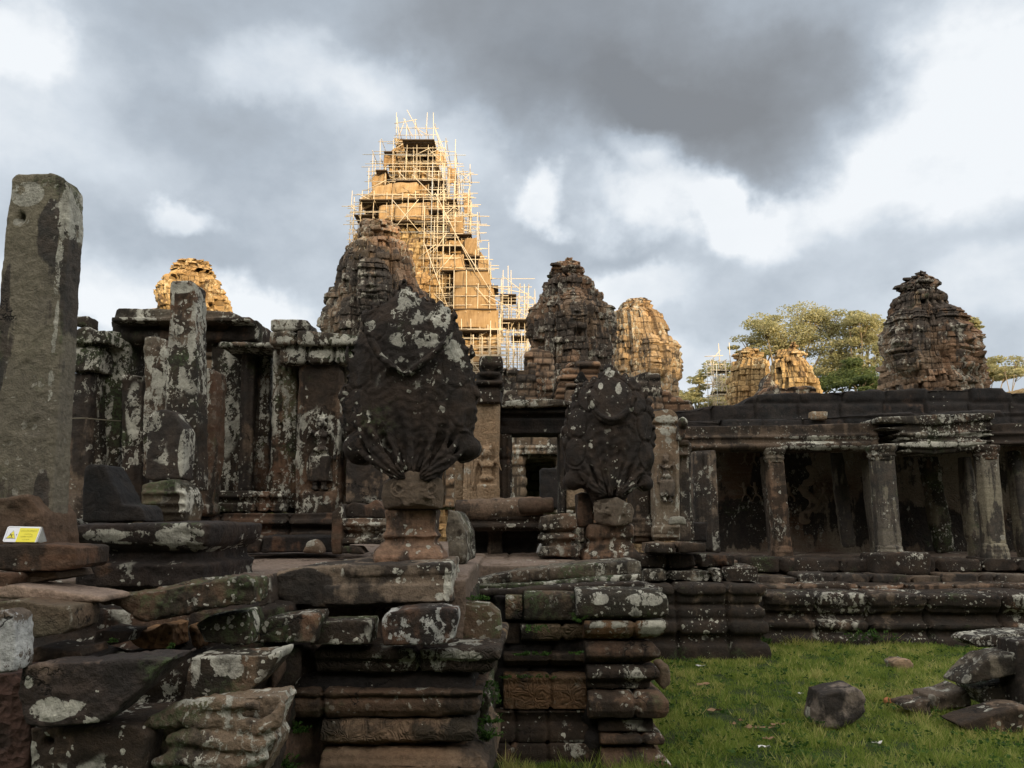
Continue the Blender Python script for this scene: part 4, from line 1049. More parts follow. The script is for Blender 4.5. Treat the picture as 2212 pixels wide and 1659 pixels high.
# recess with its slabs
slab('wall_pillar', 'wide dark slab with speckled lichen behind the leaning jamb stone', 'slab', [(456, 740), (522, 738), (522, 1062), (452, 1062)], 7.6, .25, M_LICH, G, lz=[(490, 860, 40, 160, .42)])
slab('wall_pillar', 'smooth dark square pillar in the blind window', 'pillar', [(522, 742), (550, 742), (541, 1062), (512, 1062)], 7.35, .3, M_BROWN, G)
slab('wall_pillar', 'dark lichen edged slab between the blind window pillar and the green pilaster', 'slab', [(550, 745), (584, 745), (578, 1062), (542, 1062)], 7.45, .3, M_LICH, G, lz=[(572, 850, 14, 160, .8)])
mb = MB(); mb.poly([(560, 740), (640, 742), (642, 1100), (598, 1100), (572, 1062), (582, 1000), (590, 752)], 7.15, .5)
for a, b in ((591, 596), (601, 604), (613, 618), (626, 630)): mb.poly([(a, 756), (b, 756), (b - 6, 1098), (a - 6, 1098)], 7.12, .1)
o = mb.stone('wall_pillar', M_MOSS, Y=7.15, lz=[(590, 900, 9, 180, .8), (622, 830, 18, 80, .45)]); tag(o, 'green stained fluted pilaster left of the carved dancer', 'pillar', G)
# apsara slab
e = base_empty('relief_wall', 688, 1150, 7.0, 'tall panel with a carved standing dancer, left of the large naga', 'carved panel')
mb = MB(); mb.poly([(644, 786), (736, 780), (738, 1152), (636, 1152)], 7.05, .45)
for a, b in ((724, 728), (731, 735), (646, 649)): mb.pbox(a, 800, b, 1100, 7.02, .1)
for gy in (1108, 1120, 1134): mb.pbox(638, gy, 737, gy + 6, 7.0, .2)
mb.pbox(655, 1062, 722, 1104, 7.0, .1)
arch = [(660, 1040), (658, 940), (668, 910), (690, 880), (712, 905), (722, 940), (722, 1040)]
mb.tube([W(x, y, 7.05) for x, y in arch], .018, 6)
mb.stone('slab', M_DARKR, e, Y=7.0, seed=9, vox=.013, amp=.010, lz=[(730, 980, 4, 160, .9), (700, 1080, 22, 12, .4)], sz=[(690, 820, 50, 50, .8), (690, 1130, 50, 25, .8)])
mb = MB(); figure(mb, 690, 1060, 884, 7.03, 'L', 1.4); mb.stone('dancer_relief', M_BROWN, e, Y=7.0, vox=.009, amp=.008)
# courses above
mb = MB(); mb.pbox(604, 744, 775, 784, 6.98, .6)
o = mb.stone('wall_course', M_LICH, Y=6.98, xj=[W(666, 760, 7)[0], W(720, 760, 7)[0]], lz=[(630, 760, 25, 12, 1), (700, 765, 50, 10, .9)]); tag(o, 'lower lichened lintel course above the carved dancer', 'masonry')
mb = MB(); mb.poly([(581, 714), (655, 712), (770, 722), (775, 746), (580, 744)], 6.92, .7); mb.pbox(470, 737, 600, 750, 7.1, .5)
o = mb.stone('wall_course', M_LICH, Y=6.92, xj=[W(645, 730, 7)[0]], seed=14, lz=[(615, 732, 25, 8, .9), (665, 726, 16, 12, 1), (740, 735, 40, 10, 1.2)]); tag(o, 'upper cornice course of the left facade, behind the top of the large naga', 'masonry')
slab('stone_block', 'dark loose block lying on the cornice course above the carved dancer', 'stone', [(583, 692), (590, 689), (650, 687), (664, 692), (668, 704), (662, 714), (584, 715)], 7.0, .4, M_LICH)
mb = MB(); mb.pbox(733, 784, 790, 1080, 7.2, .4); mb.pbox(738, 784, 746, 1075, 7.17, .1)
o = mb.stone('wall_pillar', M_LICH, Y=7.2); tag(o, 'lichened strip of wall partly hidden by the left edge of the large naga', 'pillar', G)
mb = MB(); mb.poly([(748, 900), (800, 900), (838, 1010), (840, 1088), (745, 1088)], 6.9, .35); mb.pbox(800, 1000, 806, 1085, 6.88, .1)
o = mb.stone('wall_pillar', M_BROWN, Y=6.9); tag(o, 'reddish brown slab under the left cheek of the large naga', 'slab', G)
# sill, plinths
mb = MB()
for a, b, dy in ((1060, 1067, 0), (1069, 1074, -.02), (1076, 1086, .02), (1088, 1106, -.01)): mb.pbox(461, a, 612, b, 6.98 + dy, .5)
mb.pbox(466, 1060, 610, 1108, 7.02, .5)
o = mb.stone('window_sill', M_LICH, Y=7.0, vox=.012, amp=.010, xj=[W(556, 1080, 7)[0], W(585, 1080, 7)[0]]); tag(o, 'moulded lichen covered sill of the blind window', 'window sill')
mb = MB(); mb.mould([(W(395, 1130, 7)[0], 6.9), (W(742, 1130, 7)[0], 6.9)], [(0.04, zat(1168, 6.9)), (0.04, zat(1150, 6.9)), (-.03, zat(1147, 6.9)), (-.03, zat(1138, 6.9)), (.05, zat(1132, 6.9)), (.03, zat(1122, 6.9)), (-.02, zat(1118, 6.9)), (.0, zat(1108, 6.9))], .6)
o = mb.stone('wall_plinth', M_DARK, Y=6.9, vox=.013, amp=.012, xj=[W(480, 1130, 7)[0], W(632, 1130, 7)[0]]); tag(o, 'low dark moulded plinth under the left facade', 'plinth')
slab('stone_block', 'long dark squared block lying at the foot of the carved dancer', 'stone', [(566, 1158), (720, 1157), (722, 1194), (562, 1194)], 6.55, .35, M_ROOF)
slab('stone_block', 'low flat block at the foot of the blind window, left of the long dark block', 'stone', [(494, 1168), (560, 1166), (556, 1194), (492, 1192)], 6.5, .3, M_DARK)
slab('stone_chip', 'small pointed stone chip leaning at the foot of the long dark block', 'stone', [(652, 1194), (664, 1172), (680, 1166), (695, 1184), (698, 1196)], 6.2, .15, M_BROWN)
mb = MB()
for a, b, dy in ((1120, 1126, 0), (1129, 1137, -.03), (1140, 1147, .0), (1150, 1160, .04), (1162, 1176, -.02)): mb.pbox(738, a, 835, b, 6.3 + dy, .5)
mb.pbox(742, 1120, 832, 1176, 6.36, .5)
o = mb.stone('wall_plinth', M_LICH, Y=6.3, vox=.012, amp=.009, seed=33); tag(o, 'moulded plinth with white lichen lines, left of the pedestal of the large naga', 'plinth')
slab('stone_block', 'dark block with a broken sloping top between the facade and the large naga pedestal', 'stone', [(745, 1092), (760, 1082), (790, 1088), (812, 1076), (832, 1096), (834, 1120), (744, 1120)], 6.4, .35, M_DARK)
slab('stone_block', 'upright dark rubble left of the white lined plinth', 'stone', [(718, 1110), (736, 1086), (742, 1120), (738, 1196), (716, 1196)], 6.3, .3, M_LICH)
slab('stone_block', 'rough dark footing stone under the white lined plinth', 'stone', [(738, 1176), (775, 1180), (790, 1198), (736, 1198)], 6.2, .3, M_DARK)

# ------------------------------------------------------------------ central doorway (10 to 12 m away)
e = base_empty('carved_pillar', 1040, 1100, 10.4, 'tan door pillar with a carved dancer, between the large naga and the doorway', 'pillar')
mb = MB(); mb.pbox(1000, 865, 1078, 1100, 10.45, .6)
for a, b in ((1007, 1010), (1013, 1016), (1019, 1022), (1026, 1029), (1036, 1038), (1068, 1071)): mb.pbox(a, 985 if a < 1030 else 880, b, 1096, 10.42, .1)
mb.tube([W(x, y, 10.45) for x, y in ((1040, 1092), (1036, 1030), (1040, 985), (1050, 950), (1060, 985), (1065, 1030), (1062, 1092))], .016, 6)
mb.stone('shaft', M_TAN, e, Y=10.45, vox=.02, amp=.012)
mb = MB(); figure(mb, 1051, 1118, 950, 10.43, 'R', 1.5); mb.stone('dancer_relief', M_TAN, e, Y=10.4, vox=.014, amp=.008)
mb = MB(); mb.pbox(1026, 838, 1082, 870, 10.35, .8); mb.pbox(1020, 822, 1086, 836, 10.3, .9); mb.pbox(1030, 800, 1080, 823, 10.4, .7); mb.pbox(1036, 770, 1084, 800, 10.35, .6); mb.ell(W(1058, 806, 10.4), (.16, .1, .07))
mb.stone('capital', M_DARK, e, Y=10.4, zj=[zat(837, 10.4), zat(800, 10.4)])
e = base_empty('door_frame', 1158, 1100, 11.0, 'dark stepped door frame of the central doorway between the two nagas', 'door frame')
mb = MB(); mb.pbox(1072, 936, 1106, 1100, 11.0, .55)
for a, b, c in ((1075, 1080, .05), (1084, 1088, .07), (1091, 1094, .04), (1097, 1099, .06), (1102, 1105, .03)): mb.pbox(a, 936, b, 1098, 11.0 - c, .2)
mb.stone('jamb', M_DARK, e, Y=11, vox=.018, amp=.008, zj=[zat(992, 11)])
mb = MB(); mb.pbox(1208, 930, 1224, 1110, 11.0, .55)
for a, b in ((1210, 1213), (1217, 1220)): mb.pbox(a, 930, b, 1108, 10.96, .2)
mb.stone('jamb', M_BROWN, e, Y=11, vox=.018, amp=.008)
mb = MB(); mb.poly([(1072, 872), (1110, 868), (1240, 872), (1240, 937), (1074, 937)], 10.95, .6)
for k in range(4): mb.pbox(1082 + 5 * k, 905 + 7 * k, 1238, 909 + 7 * k, 10.90 + .02 * k, .3)
mb.pbox(1078, 884, 1240, 892, 10.85, .3)
mb.stone('lintel', M_ROOF, e, Y=11, vox=.018, amp=.010)
mb = MB(); mb.poly([(1066, 876), (1074, 866), (1180, 862), (1250, 866), (1250, 874), (1072, 880)], 10.75, .9); mb.stone('cornice', M_LICH, e, Y=11, vox=.02)
mb = MB(); mb.pbox(1224, 930, 1262, 1100, 10.9, .5)
for k in range(5): mb.pbox(1227 + 6 * k, 936, 1230 + 6 * k, 1096, 10.86, .1)
o = mb.stone('wall_pillar', M_TAN, Y=10.9, vox=.018, amp=.008); tag(o, 'golden brown ribbed pilaster behind the left curl of the smaller naga', 'pillar')
mb = MB(); mb.pbox(948, 985, 957, 1092, 10.8, .5); mb.pbox(982, 985, 1001, 1092, 10.8, .5)
o = mb.stone('wall_pillar', M_TAN, Y=10.8, vox=.02); tag(o, 'plain tan jambs beside the small opening right of the large naga', 'jamb')
# inner shrine seen through the doorway
e = base_empty('inner_shrine', 1158, 1100, 15.5, 'small lichen covered inner shrine with a dark doorway seen through the central door', 'shrine')
mb = MB(); mb.pbox(1085, 895, 1136, 1110, 15.0, 2.4); mb.pbox(1200, 895, 1240, 1110, 15.0, 2.4); mb.pbox(1085, 885, 1240, 992, 15.02, 2.4); mb.pbox(1085, 890, 1240, 1110, 17.0, .5); mb.pbox(1110, 975, 1215, 982, 14.9, .4); mb.pbox(1110, 962, 1215, 968, 14.9, .4); mb.pbox(1117, 985, 1122, 1100, 14.9, .3); mb.pbox(1128, 990, 1133, 1100, 14.93, .3)
mb.stone('wall', M_WALLB, e, Y=15, vox=.03, course=(.2, .34, .02, .03))
slab('stone_slab', 'dark upright slab standing in front of the inner shrine doorway', 'slab', [(1166, 1014), (1172, 1009), (1206, 1009), (1210, 1100), (1168, 1100)], 13, .3, M_ROOF)
slab('stone_block', 'small lichened block lying in the central doorway', 'stone', rect(1138, 1083, 1170, 1100), 12.6, .3, M_LICH)
mb = MB(); mb.pbox(930, 940, 1000, 1100, 14.8, 1.0)
o = mb.stone('inner_wall', M_WALLB, Y=15, vox=.035, course=(.2, .34, .02, .03)); tag(o, 'patch of pale inner wall seen through the small opening right of the large naga', 'wall')
# masonry above the central doorway
def masonry(name, label, pts, Y, d, mat, **kw):
    mb = MB(); mb.poly(pts, Y, d); o = mb.stone(name, mat, Y=Y, vox=kw.pop('vox', Y * .0018), course=kw.pop('course', (.19, .34, .022, .07)), **kw); return tag(o, label, 'masonry')
masonry('masonry_wall', 'broken brown block wall rising behind the central door lintel', [(1078, 800), (1092, 792), (1100, 798), (1112, 790), (1125, 797), (1136, 795), (1140, 780), (1160, 782), (1165, 860), (1168, 890), (1074, 890)], 20, 2.0, M_TDARK)
masonry('masonry_wall', 'lower dark walls at the foot of the brown face tower', [(1136, 760), (1150, 752), (1190, 756), (1196, 770), (1200, 890), (1134, 890)], 21.5, 2, M_TDARK)
mb = MB(); mb.poly([(1190, 890), (1196, 850), (1205, 818), (1216, 792), (1240, 778), (1262, 774), (1290, 776), (1300, 790), (1310, 890)], 19.5, 1.2)
o = mb.stone('pediment', M_TDARK, Y=19.5, vox=.035, course=(.17, .6, .05, .12), seed=8); tag(o, 'half fallen stepped gable with a dark hollow, behind the crest of the smaller naga', 'pediment')
mb = MB(); mb.poly([(1238, 826), (1246, 812), (1252, 802), (1258, 800), (1264, 812), (1274, 826)], 19.35, .3); o = mb.stone('hollow', stone_mat('hollow_shade_black', crust=1.4, lichen=0, spots=0, moss=0, base=(.006, .006, .006), alt=(.006, .006, .006), dark=(.003, .003, .003)), o, Y=19)  # black solid set on the gable, painting the shade of a hollow
slab('masonry_block', 'reddish square masonry course below the dark hollow of the gable', 'masonry', rect(1222, 828, 1290, 880), 19.0, .5, M_DARKR, zj=[zat(840, 19)], vox=.03)
masonry('masonry_wall', 'stubby ruined turret with a carved niche right of the smaller naga crest', [(1372, 810), (1382, 806), (1388, 800), (1402, 800), (1408, 808), (1414, 806), (1426, 808), (1430, 815), (1436, 890), (1366, 890)], 18.5, 1.4, M_TDARK)
slab('masonry_block', 'plain brown restored block wall behind the right shoulder of the smaller naga', 'masonry', [(1335, 815), (1384, 815), (1386, 870), (1330, 870)], 19.2, .6, M_BROWN, vox=.03)
masonry('masonry_wall', 'low crumbling dark masonry stepping down from the turret to the roof', [(1434, 842), (1448, 846), (1452, 856), (1466, 855), (1476, 864), (1492, 866), (1502, 876), (1510, 896), (1430, 896)], 20, 1.4, M_TDARK)
masonry('masonry_wall', 'rounded dark masonry heap in front of the two little golden towers', [(1605, 880), (1622, 868), (1650, 852), (1660, 838), (1668, 830), (1700, 836), (1740, 832), (1762, 838), (1775, 850), (1780, 885)], 30, 2, M_TDARK, course=(.3, .5, .05, .1))
slab('masonry_wall', 'orange lit heap of stones at the far right beyond the roof', 'masonry', [(2188, 850), (2196, 842), (2212, 838), (2230, 846), (2230, 866), (2186, 866)], 34, 2, M_TWARM, vox=.08)
masonry('statue_stub', 'small dark rounded finial in front of the pointed little golden tower', [(1640, 862), (1644, 842), (1650, 834), (1652, 815), (1660, 804), (1668, 806), (1672, 824), (1682, 834), (1692, 850), (1694, 862)], 40, 1.2, M_TDARK, vox=.06)

# ------------------------------------------------------------------ right of the doorway
e = base_empty('carved_pillar', 1438, 1170, 9.9, 'brown corner pillar with a carved dancer and a white lichened top, right of the smaller naga', 'pillar')
mb = MB(); mb.poly([(1408, 888), (1412, 884), (1450, 882), (1460, 890), (1466, 900), (1470, 1168), (1416, 1168), (1412, 1000)], 10.0, .55)
for a, b in ((1416, 1419), (1422, 1425), (1461, 1464)): mb.pbox(a, 965, b, 1135, 9.97, .1)
for gy in (1138, 1147, 1157): mb.pbox(1412, gy, 1470, gy + 5, 9.93, .2)
mb.tube([W(x, y, 10) for x, y in ((1426, 1080), (1426, 1000), (1434, 985), (1443, 974), (1452, 985), (1458, 1000), (1458, 1080))], .015, 6)
mb.stone('shaft', stone_mat('sandstone_lichen_cap', crust=.25, lichen=.45, spots=.3, moss=.2, base=(.20, .155, .11), alt=(.22, .145, .09), dark=(.03, .026, .023)), e, Y=10, vox=.018, amp=.010, zj=[zat(918, 10)], lz=[(1438, 905, 26, 10, 1.2), (1442, 928, 24, 14, 1.2)])
mb = MB(); figure(mb, 1441, 1085, 974, 9.98, 'R', 1.5); mb.stone('dancer_relief', M_BROWN, e, Y=9.9, vox=.012, amp=.007)
mb = MB(); mb.pbox(1366, 955, 1412, 1175, 10.3, .5); mb.pbox(1371, 958, 1374, 1170, 10.25, .1); mb.pbox(1380, 958, 1383, 1170, 10.25, .1); mb.pbox(1389, 958, 1392, 1170, 10.25, .1); mb.pbox(1398, 958, 1402, 1170, 10.25, .1)
for gy in (1120, 1131, 1142, 1153): mb.pbox(1362, gy, 1412, gy + 6, 10.2, .1)
o = mb.stone('wall_pillar', M_DARKR, Y=10.3, vox=.018, amp=.008); tag(o, 'dark fluted pilaster with stacked base mouldings between the smaller naga and the carved corner pillar', 'pillar')
mb = MB(); mb.pbox(1466, 985, 1490, 1128, 10.15, .35); mb.pbox(1460, 950, 1490, 962, 10.05, .5); mb.pbox(1462, 964, 1488, 976, 10.1, .5); mb.pbox(1459, 978, 1490, 984, 10.05, .5); mb.pbox(1464, 1128, 1494, 1170, 10.08, .5)
o = mb.stone('wall_pillar', M_BROWN, Y=10.1, vox=.018, amp=.009); tag(o, 'plain tan half column with ringed capital touching the carved corner pillar', 'column')
mb = MB(); x, y_, z0 = W(1488, 1165, 10.6); zz = lambda g: zat(g, 10.6)
mb.lathe(x + .02, 10.6, [(.05, zz(1168)), (.06, zz(1150)), (.045, zz(1140)), (.055, zz(1120)), (.035, zz(1100)), (.035, zz(1040)), (.05, zz(1034)), (.035, zz(1028)), (.045, zz(1010)), (.06, zz(1000)), (.04, zz(992)), (.06, zz(975)), (.07, zz(962)), (.05, zz(955))], 12)
o = mb.stone('baluster', M_LICH, Y=10.5, vox=.014, amp=.006); tag(o, 'slender turned stone baluster beside the half column', 'baluster')
mb = MB(); mb.poly([(1498, 975), (1546, 972), (1556, 1195), (1508, 1195)], 11.4, .4)
for a in (1502, 1512, 1521, 1529): mb.poly([(a, 978), (a + 3, 978), (a + 11, 1190), (a + 8, 1190)], 11.36, .1)
o = mb.stone('wall_pillar', M_BROWN, Y=11.4, vox=.02, amp=.009); tag(o, 'leaning moulded door jamb at the left end of the gallery', 'pillar')
slab('stone_block', 'small dark box like block at the foot of the leaning jamb', 'stone', rect(1494, 1128, 1530, 1172), 10.6, .4, M_ROOF)
mb = MB(); mb.ell(W(1474, 912, 9.9), (.075, .09, .075)); mb.poly([(1466, 918), (1484, 920), (1478, 945), (1466, 950)], 9.9, .2)
o = mb.stone('bracket', M_LICH, Y=9.9, vox=.014); tag(o, 'round lichened bracket stone sticking out beside the corner pillar top', 'bracket')
slab('stone_block', 'small pale moulded fragment set on the foot of the corner pillar', 'stone', [(1450, 1116), (1478, 1116), (1482, 1126), (1484, 1134), (1448, 1134)], 9.75, .15, stone_mat('pale_repair', base=(.34, .32, .26), alt=(.30, .30, .25), crust=.1, lichen=.1, spots=.1, moss=.1))

# ------------------------------------------------------------------ gallery on the right
GY = 12.6
fl = zat(1206, GY)                                  # gallery floor level
e = base_empty('gallery_roof', 1850, 970, 12.5, 'long black stained stone roof and cornice over the right gallery', 'roof')
mb = MB()
top = [(1398, 890), (1432, 884), (1500, 882), (1520, 876), (1545, 874), (1600, 872), (1620, 858), (1640, 852), (1700, 847), (1800, 844), (1860, 842), (1980, 840), (2080, 838), (2092, 833), (2168, 833), (2172, 846), (2260, 846), (2500, 850)]
pts = top + [(2500, 935), (1398, 940)]
mb.poly(pts, 13.4, 2.6)
mb.poly([(1440, 905), (2500, 880), (2500, 948), (1440, 950)], 13.0, .8)
mb.stone('roof', M_ROOF, e, Y=13, vox=.032, amp=.03, course=(.30, .75, .035, .05))
mb = MB()
for (a, b, o_) in ((918, 938, 0.0), (940, 946, -.06), (948, 956, -.02), (958, 968, -.09), (969, 974, -.04)):
    mb.poly([(1466, a + 2), (1700, a), (1900, a - 4), (1900, b - 4), (1700, b), (1466, b + 1)], GY - .05 + o_, .5)
mb.stone('beam', M_DARKR, e, Y=12.5, vox=.024, amp=.010, xj=[W(1690, 950, 12.5)[0]], lz=[(1800, 945, 110, 4, 1.2), (1800, 967, 120, 5, 1.3), (1770, 956, 90, 3, 1)])
mb = MB()
for (a, b, o_) in ((895, 915, .0), (918, 930, .06), (932, 940, -.06), (943, 950, -.02), (953, 966, -.09), (969, 977, -.04)):
    mb.poly([(1898, a + 6), (2020, a), (2118, a - 4), (2150, a - 4), (2150, b - 10), (2118, b - 6), (2020, b + 3), (1898, b - 4)], GY - .35 + o_, .7)
mb.stone('beam', M_LICH, e, Y=12.3, vox=.024, amp=.014, xj=[W(2060, 950, 12.3)[0]], lz=[(2030, 962, 130, 6, 1.2), (2080, 940, 80, 5, 1), (1930, 950, 40, 8, 1)])
mb = MB()
for (a, b, o_) in ((918, 934, 0.0), (938, 944, -.06), (946, 956, -.02), (958, 966, -.09)):
    mb.poly([(2140, a - 4), (2500, a - 12), (2500, b - 12), (2140, b - 4)], GY - .05 + o_, .5)
mb.stone('beam', M_DARK, e, Y=12.5, vox=.024, amp=.010)
slab('pale_stone', None, None, [(1754, 888), (1790, 888), (1788, 906), (1755, 906)], 12.93, .2, M_TAN, parent=e, vox=.025)

def column(label, gxt, gxb, gyt, gyb, Y, w, mat, group='columns of the right gallery', oct=False):
    xt, _, zt = W(gxt, gyt, Y); xb, _, zb = W(gxb, gyb, Y)
    e = empty('column', (xb, Y, zb), label, 'column', group)
    h = zt - zb; sq = .55
    mb = MB(); k = 1.18
    def ln(z): return xb + (xt - xb) * (z - zb) / h
    mb.lathe(xb, Y, [(w * 1.35, zb - .02), (w * 1.38, zb + .05 * h), (w * 1.2, zb + .065 * h), (w * 1.36, zb + .085 * h), (w * 1.15, zb + .1 * h), (w * 1.28, zb + .12 * h), (w * 1.05, zb + .14 * h)], 16, sq, math.pi / 4 * 0)
    mb.stone('base', mat, e, Y=Y, vox=.02, amp=.009)
    mb = MB(); mb.tube
    V, Fs = tube_arrays([(xb, Y, zb + .12 * h), ((xb + xt) / 2, Y, zb + .5 * h), (xt, Y, zt - .1 * h)], [w * 1.2, w * 1.15, w * 1.1], 4)
    # turn the four sided tube into an upright square shaft
    V = []
    for (xx, zz_) in ((xb, zb + .12 * h), (xt, zt - .1 * h)):
        for sx, sy in ((-1, -1), (1, -1), (1, 1), (-1, 1)): V.append((xx + sx * w, Y + sy * w, zz_))
    Fs = [(3, 2, 1, 0), (4, 5, 6, 7), (0, 1, 5, 4), (1, 2, 6, 5), (2, 3, 7, 6), (3, 0, 4, 7)]
    mb = MB(); mb.add(V, Fs); mb.stone('shaft', mat, e, Y=Y, vox=.02, amp=.012)
    mb = MB(); mb.lathe(xt, Y, [(w * 1.0, zt - .14 * h), (w * 1.22, zt - .13 * h), (w * 1.1, zt - .11 * h), (w * 1.35, zt - .095 * h), (w * 1.15, zt - .075 * h), (w * 1.4, zt - .05 * h), (w * 1.5, zt - .02 * h), (w * 1.45, zt)], 16, sq)
    mb.stone('capital', M_LICH, e, Y=Y, vox=.02, amp=.010)
    return e
column('dark column left of the middle of the gallery, under the joint of the beam', 1670, 1690, 968, 1212, GY, .125, M_DARKR)
column('tan streaked column under the bend of the gallery cornice', 1902, 1922, 962, 1212, GY - .3, .150, M_PILLAR)
column('pale column nearest the right edge of the gallery', 2126, 2150, 962, 1208, GY - .3, .135, M_PILLAR)
slab('gallery_post', 'slim half shadowed post touching the dark gallery column', 'post', [(1652, 985), (1664, 985), (1684, 1205), (1668, 1205)], GY + .35, .25, M_BROWN, 'square posts behind the gallery columns')
slab('gallery_post', 'grey leaning post at the back of the middle bay', 'post', [(1800, 975), (1822, 975), (1850, 1180), (1826, 1185)], GY + 1.3, .2, M_PILLAR, 'square posts behind the gallery columns')
slab('gallery_post', 'pale cracked post just left of the tan streaked column', 'post', [(1872, 990), (1890, 990), (1912, 1208), (1894, 1212)], GY + .3, .25, M_PILLAR, 'square posts behind the gallery columns')
slab('gallery_post', 'wide faintly green post at the back of the right bay', 'post', [(1990, 985), (2030, 985), (2064, 1190), (2030, 1195)], GY + 1.6, .2, M_MOSS, 'square posts behind the gallery columns')
slab('gallery_post', 'tan chipped post just left of the pale column', 'post', [(2082, 985), (2100, 985), (2128, 1208), (2104, 1212)], GY + .3, .25, M_PILLAR, 'square posts behind the gallery columns')
slab('gallery_post', 'post cut by the right edge of the view', 'post', [(2190, 975), (2206, 975), (2236, 1205), (2214, 1208)], GY + .3, .25, M_PILLAR, 'square posts behind the gallery columns')
# back wall of the gallery with battle reliefs
e = base_empty('gallery_wall', 1850, 1200, 15.0, 'dark back wall of the right gallery with a band of small fighting figures', 'wall')
mb = MB(); z0, z1 = zat(1225, 15), zat(905, 15); mb.box(W(1500, 1100, 15)[0], W(2520, 1100, 15)[0], 15.0, 15.6, z0 - .6, z1)
mb.stone('wall', M_RELIEF, e, Y=15, vox=.035, amp=.020, lY=15, sz=[(1600, 1130, 90, 60, .9), (1700, 1000, 70, 90, .7), (1850, 1100, 60, 120, .5), (2000, 1150, 120, 60, .8), (1590, 1010, 30, 90, -.6)])
mb = MB(); rg = random.Random(4)
for i in range(9):
    for row, (gy, hh) in enumerate(((1085, 46), (1010, 36))):
        gx = 1612 + i * 24 - row * 4 + rg.uniform(-3, 3)
        if row and i > 3: continue
        if not row and 4 < i < 7: continue
        x, y, z = W(gx, gy, 15); H = hh / F * 15; s = rg.choice((-1, 1)); q = lambda a, b: (x + a * H * s, 14.99, z + b * H)
        mb.tube([q(.18, 0), q(.12, .22), q(0, .42)], [.045 * H, .06 * H, .07 * H], 6); mb.tube([q(-.2, .0), q(-.22, .2), q(0, .42)], [.045 * H, .06 * H, .07 * H], 6)
        mb.tube([q(0, .4), q(.03, .72)], [.08 * H, .1 * H], 6); mb.ell(q(.05, .86), (.08 * H, .05, .1 * H), 8, 6)
        mb.tube([q(.05, .7), q(.22, .72), q(.28, .95)], [.045 * H, .04 * H, .03 * H], 6); mb.tube([q(0, .7), q(-.18, .62), q(-.25, .8)], [.045 * H, .04 * H, .03 * H], 6)
M_RT = stone_mat('relief_tan', crust=.25, lichen=-1, spots=.05, moss=.1, base=(.27, .21, .155), alt=(.24, .175, .12), dark=(.03, .026, .022))
mb.stone('battle_relief', M_RT, e, Y=15, vox=.02, amp=.006)
mb = MB()
for i in range(26):
    a = i / 25 * 9; r_ = .10 + .03 * math.sin(i * 2.1)
    x, y, z = W(1748 + 13 * math.sin(a * 1.3), 1010 + 4.6 * i, 15); mb.ell((x, 15.0, z), (r_, .04, r_ * .6), 8, 6)
mb.stone('scroll_relief', M_RT, e, Y=15, vox=.022, amp=.01)
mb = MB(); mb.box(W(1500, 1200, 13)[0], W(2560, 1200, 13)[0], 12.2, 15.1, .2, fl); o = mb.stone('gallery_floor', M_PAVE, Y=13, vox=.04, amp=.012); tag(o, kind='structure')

# ------------------------------------------------------------------ stepped base in front of the gallery
def course_row(label, gx0, gx1, gyt, gyb, Y, d, n, mat, seed, wob=2.0, group='block courses stepping up to the gallery'):
    rg = random.Random(seed); xs = [gx0]
    for i in range(n - 1): xs.append(gx0 + (gx1 - gx0) * (i + 1 + rg.uniform(-.3, .3)) / n)
    xs.append(gx1); mb = MB()
    for i in range(n):
        a, b = xs[i] + .6, xs[i + 1] - .6; t = rg.uniform(-wob, wob); yo = rg.uniform(-.05, .05)
        mb.poly([(a, gyt + t), (b, gyt + t + rg.uniform(-wob, wob) * .5), (b, gyb), (a, gyb)], Y + yo, d)
    o = mb.stone('block_course', mat, Y=Y, amp=.022, vox=Y * .0021, xj=[W(x, gyt, Y)[0] for x in xs[1:-1]], seed=seed)
    return tag(o, label, 'masonry', group)
course_row('topmost course of long worn blocks right under the gallery columns', 1600, 2330, 1207, 1236, 12.0, .6, 7, M_DARK, 3)
course_row('squared block under the tan streaked column', 1888, 2010, 1198, 1240, 11.8, .5, 1, M_DARK, 4)
course_row('second course of loose flat blocks below the gallery', 1640, 2330, 1242, 1262, 11.5, .8, 9, M_BROWN, 5, 3)
course_row('third course of long blocks ending in a ledge', 1590, 2330, 1263, 1276, 11.0, .9, 6, M_DARKR, 6, 2.5)
course_row('broken ledge of blocks above the projecting plinth', 1380, 1590, 1200, 1226, 9.9, .9, 3, M_DARK, 7)
course_row('tumbled rounded blocks lying on the projecting plinth', 1390, 1640, 1228, 1258, 9.7, .8, 4, M_LICH, 8, 4)
course_row('low step of thin slabs at the foot of the corner pillar', 1400, 1528, 1172, 1196, 9.6, .6, 2, M_DARKR, 9, 2)
def plinth_prof(Y, rows): return [(o, zat(g, Y)) for g, o in rows]
YP = 10.6
mb = MB(); x0 = W(1640, 1300, YP)[0]; x1 = W(2600, 1300, YP)[0]
prof = [(.16, -.1), (.16, zat(1372, YP)), (.07, zat(1366, YP)), (.05, zat(1360, YP)), (.13, zat(1353, YP)), (.14, zat(1342, YP)), (.04, zat(1336, YP)), (-.02, zat(1330, YP)), (-.02, zat(1324, YP)), (.06, zat(1318, YP)), (.07, zat(1310, YP)), (.13, zat(1304, YP)), (.15, zat(1282, YP)), (.08, zat(1278, YP))]
mb.mould([(x0, YP), (x1, YP - .5)], prof, .9)
o = mb.stone('plinth', M_DARK, Y=YP, vox=.024, amp=.02, xj=[x0 + .7, x0 + 1.35, x0 + 2.1, x0 + 3.0, x0 + 3.7]); tag(o, 'long moulded dark plinth along the grass below the right gallery', 'plinth')
YP2 = 9.5
mb = MB(); x0 = W(1350, 1300, YP2)[0]; x1 = W(1636, 1300, YP2)[0]
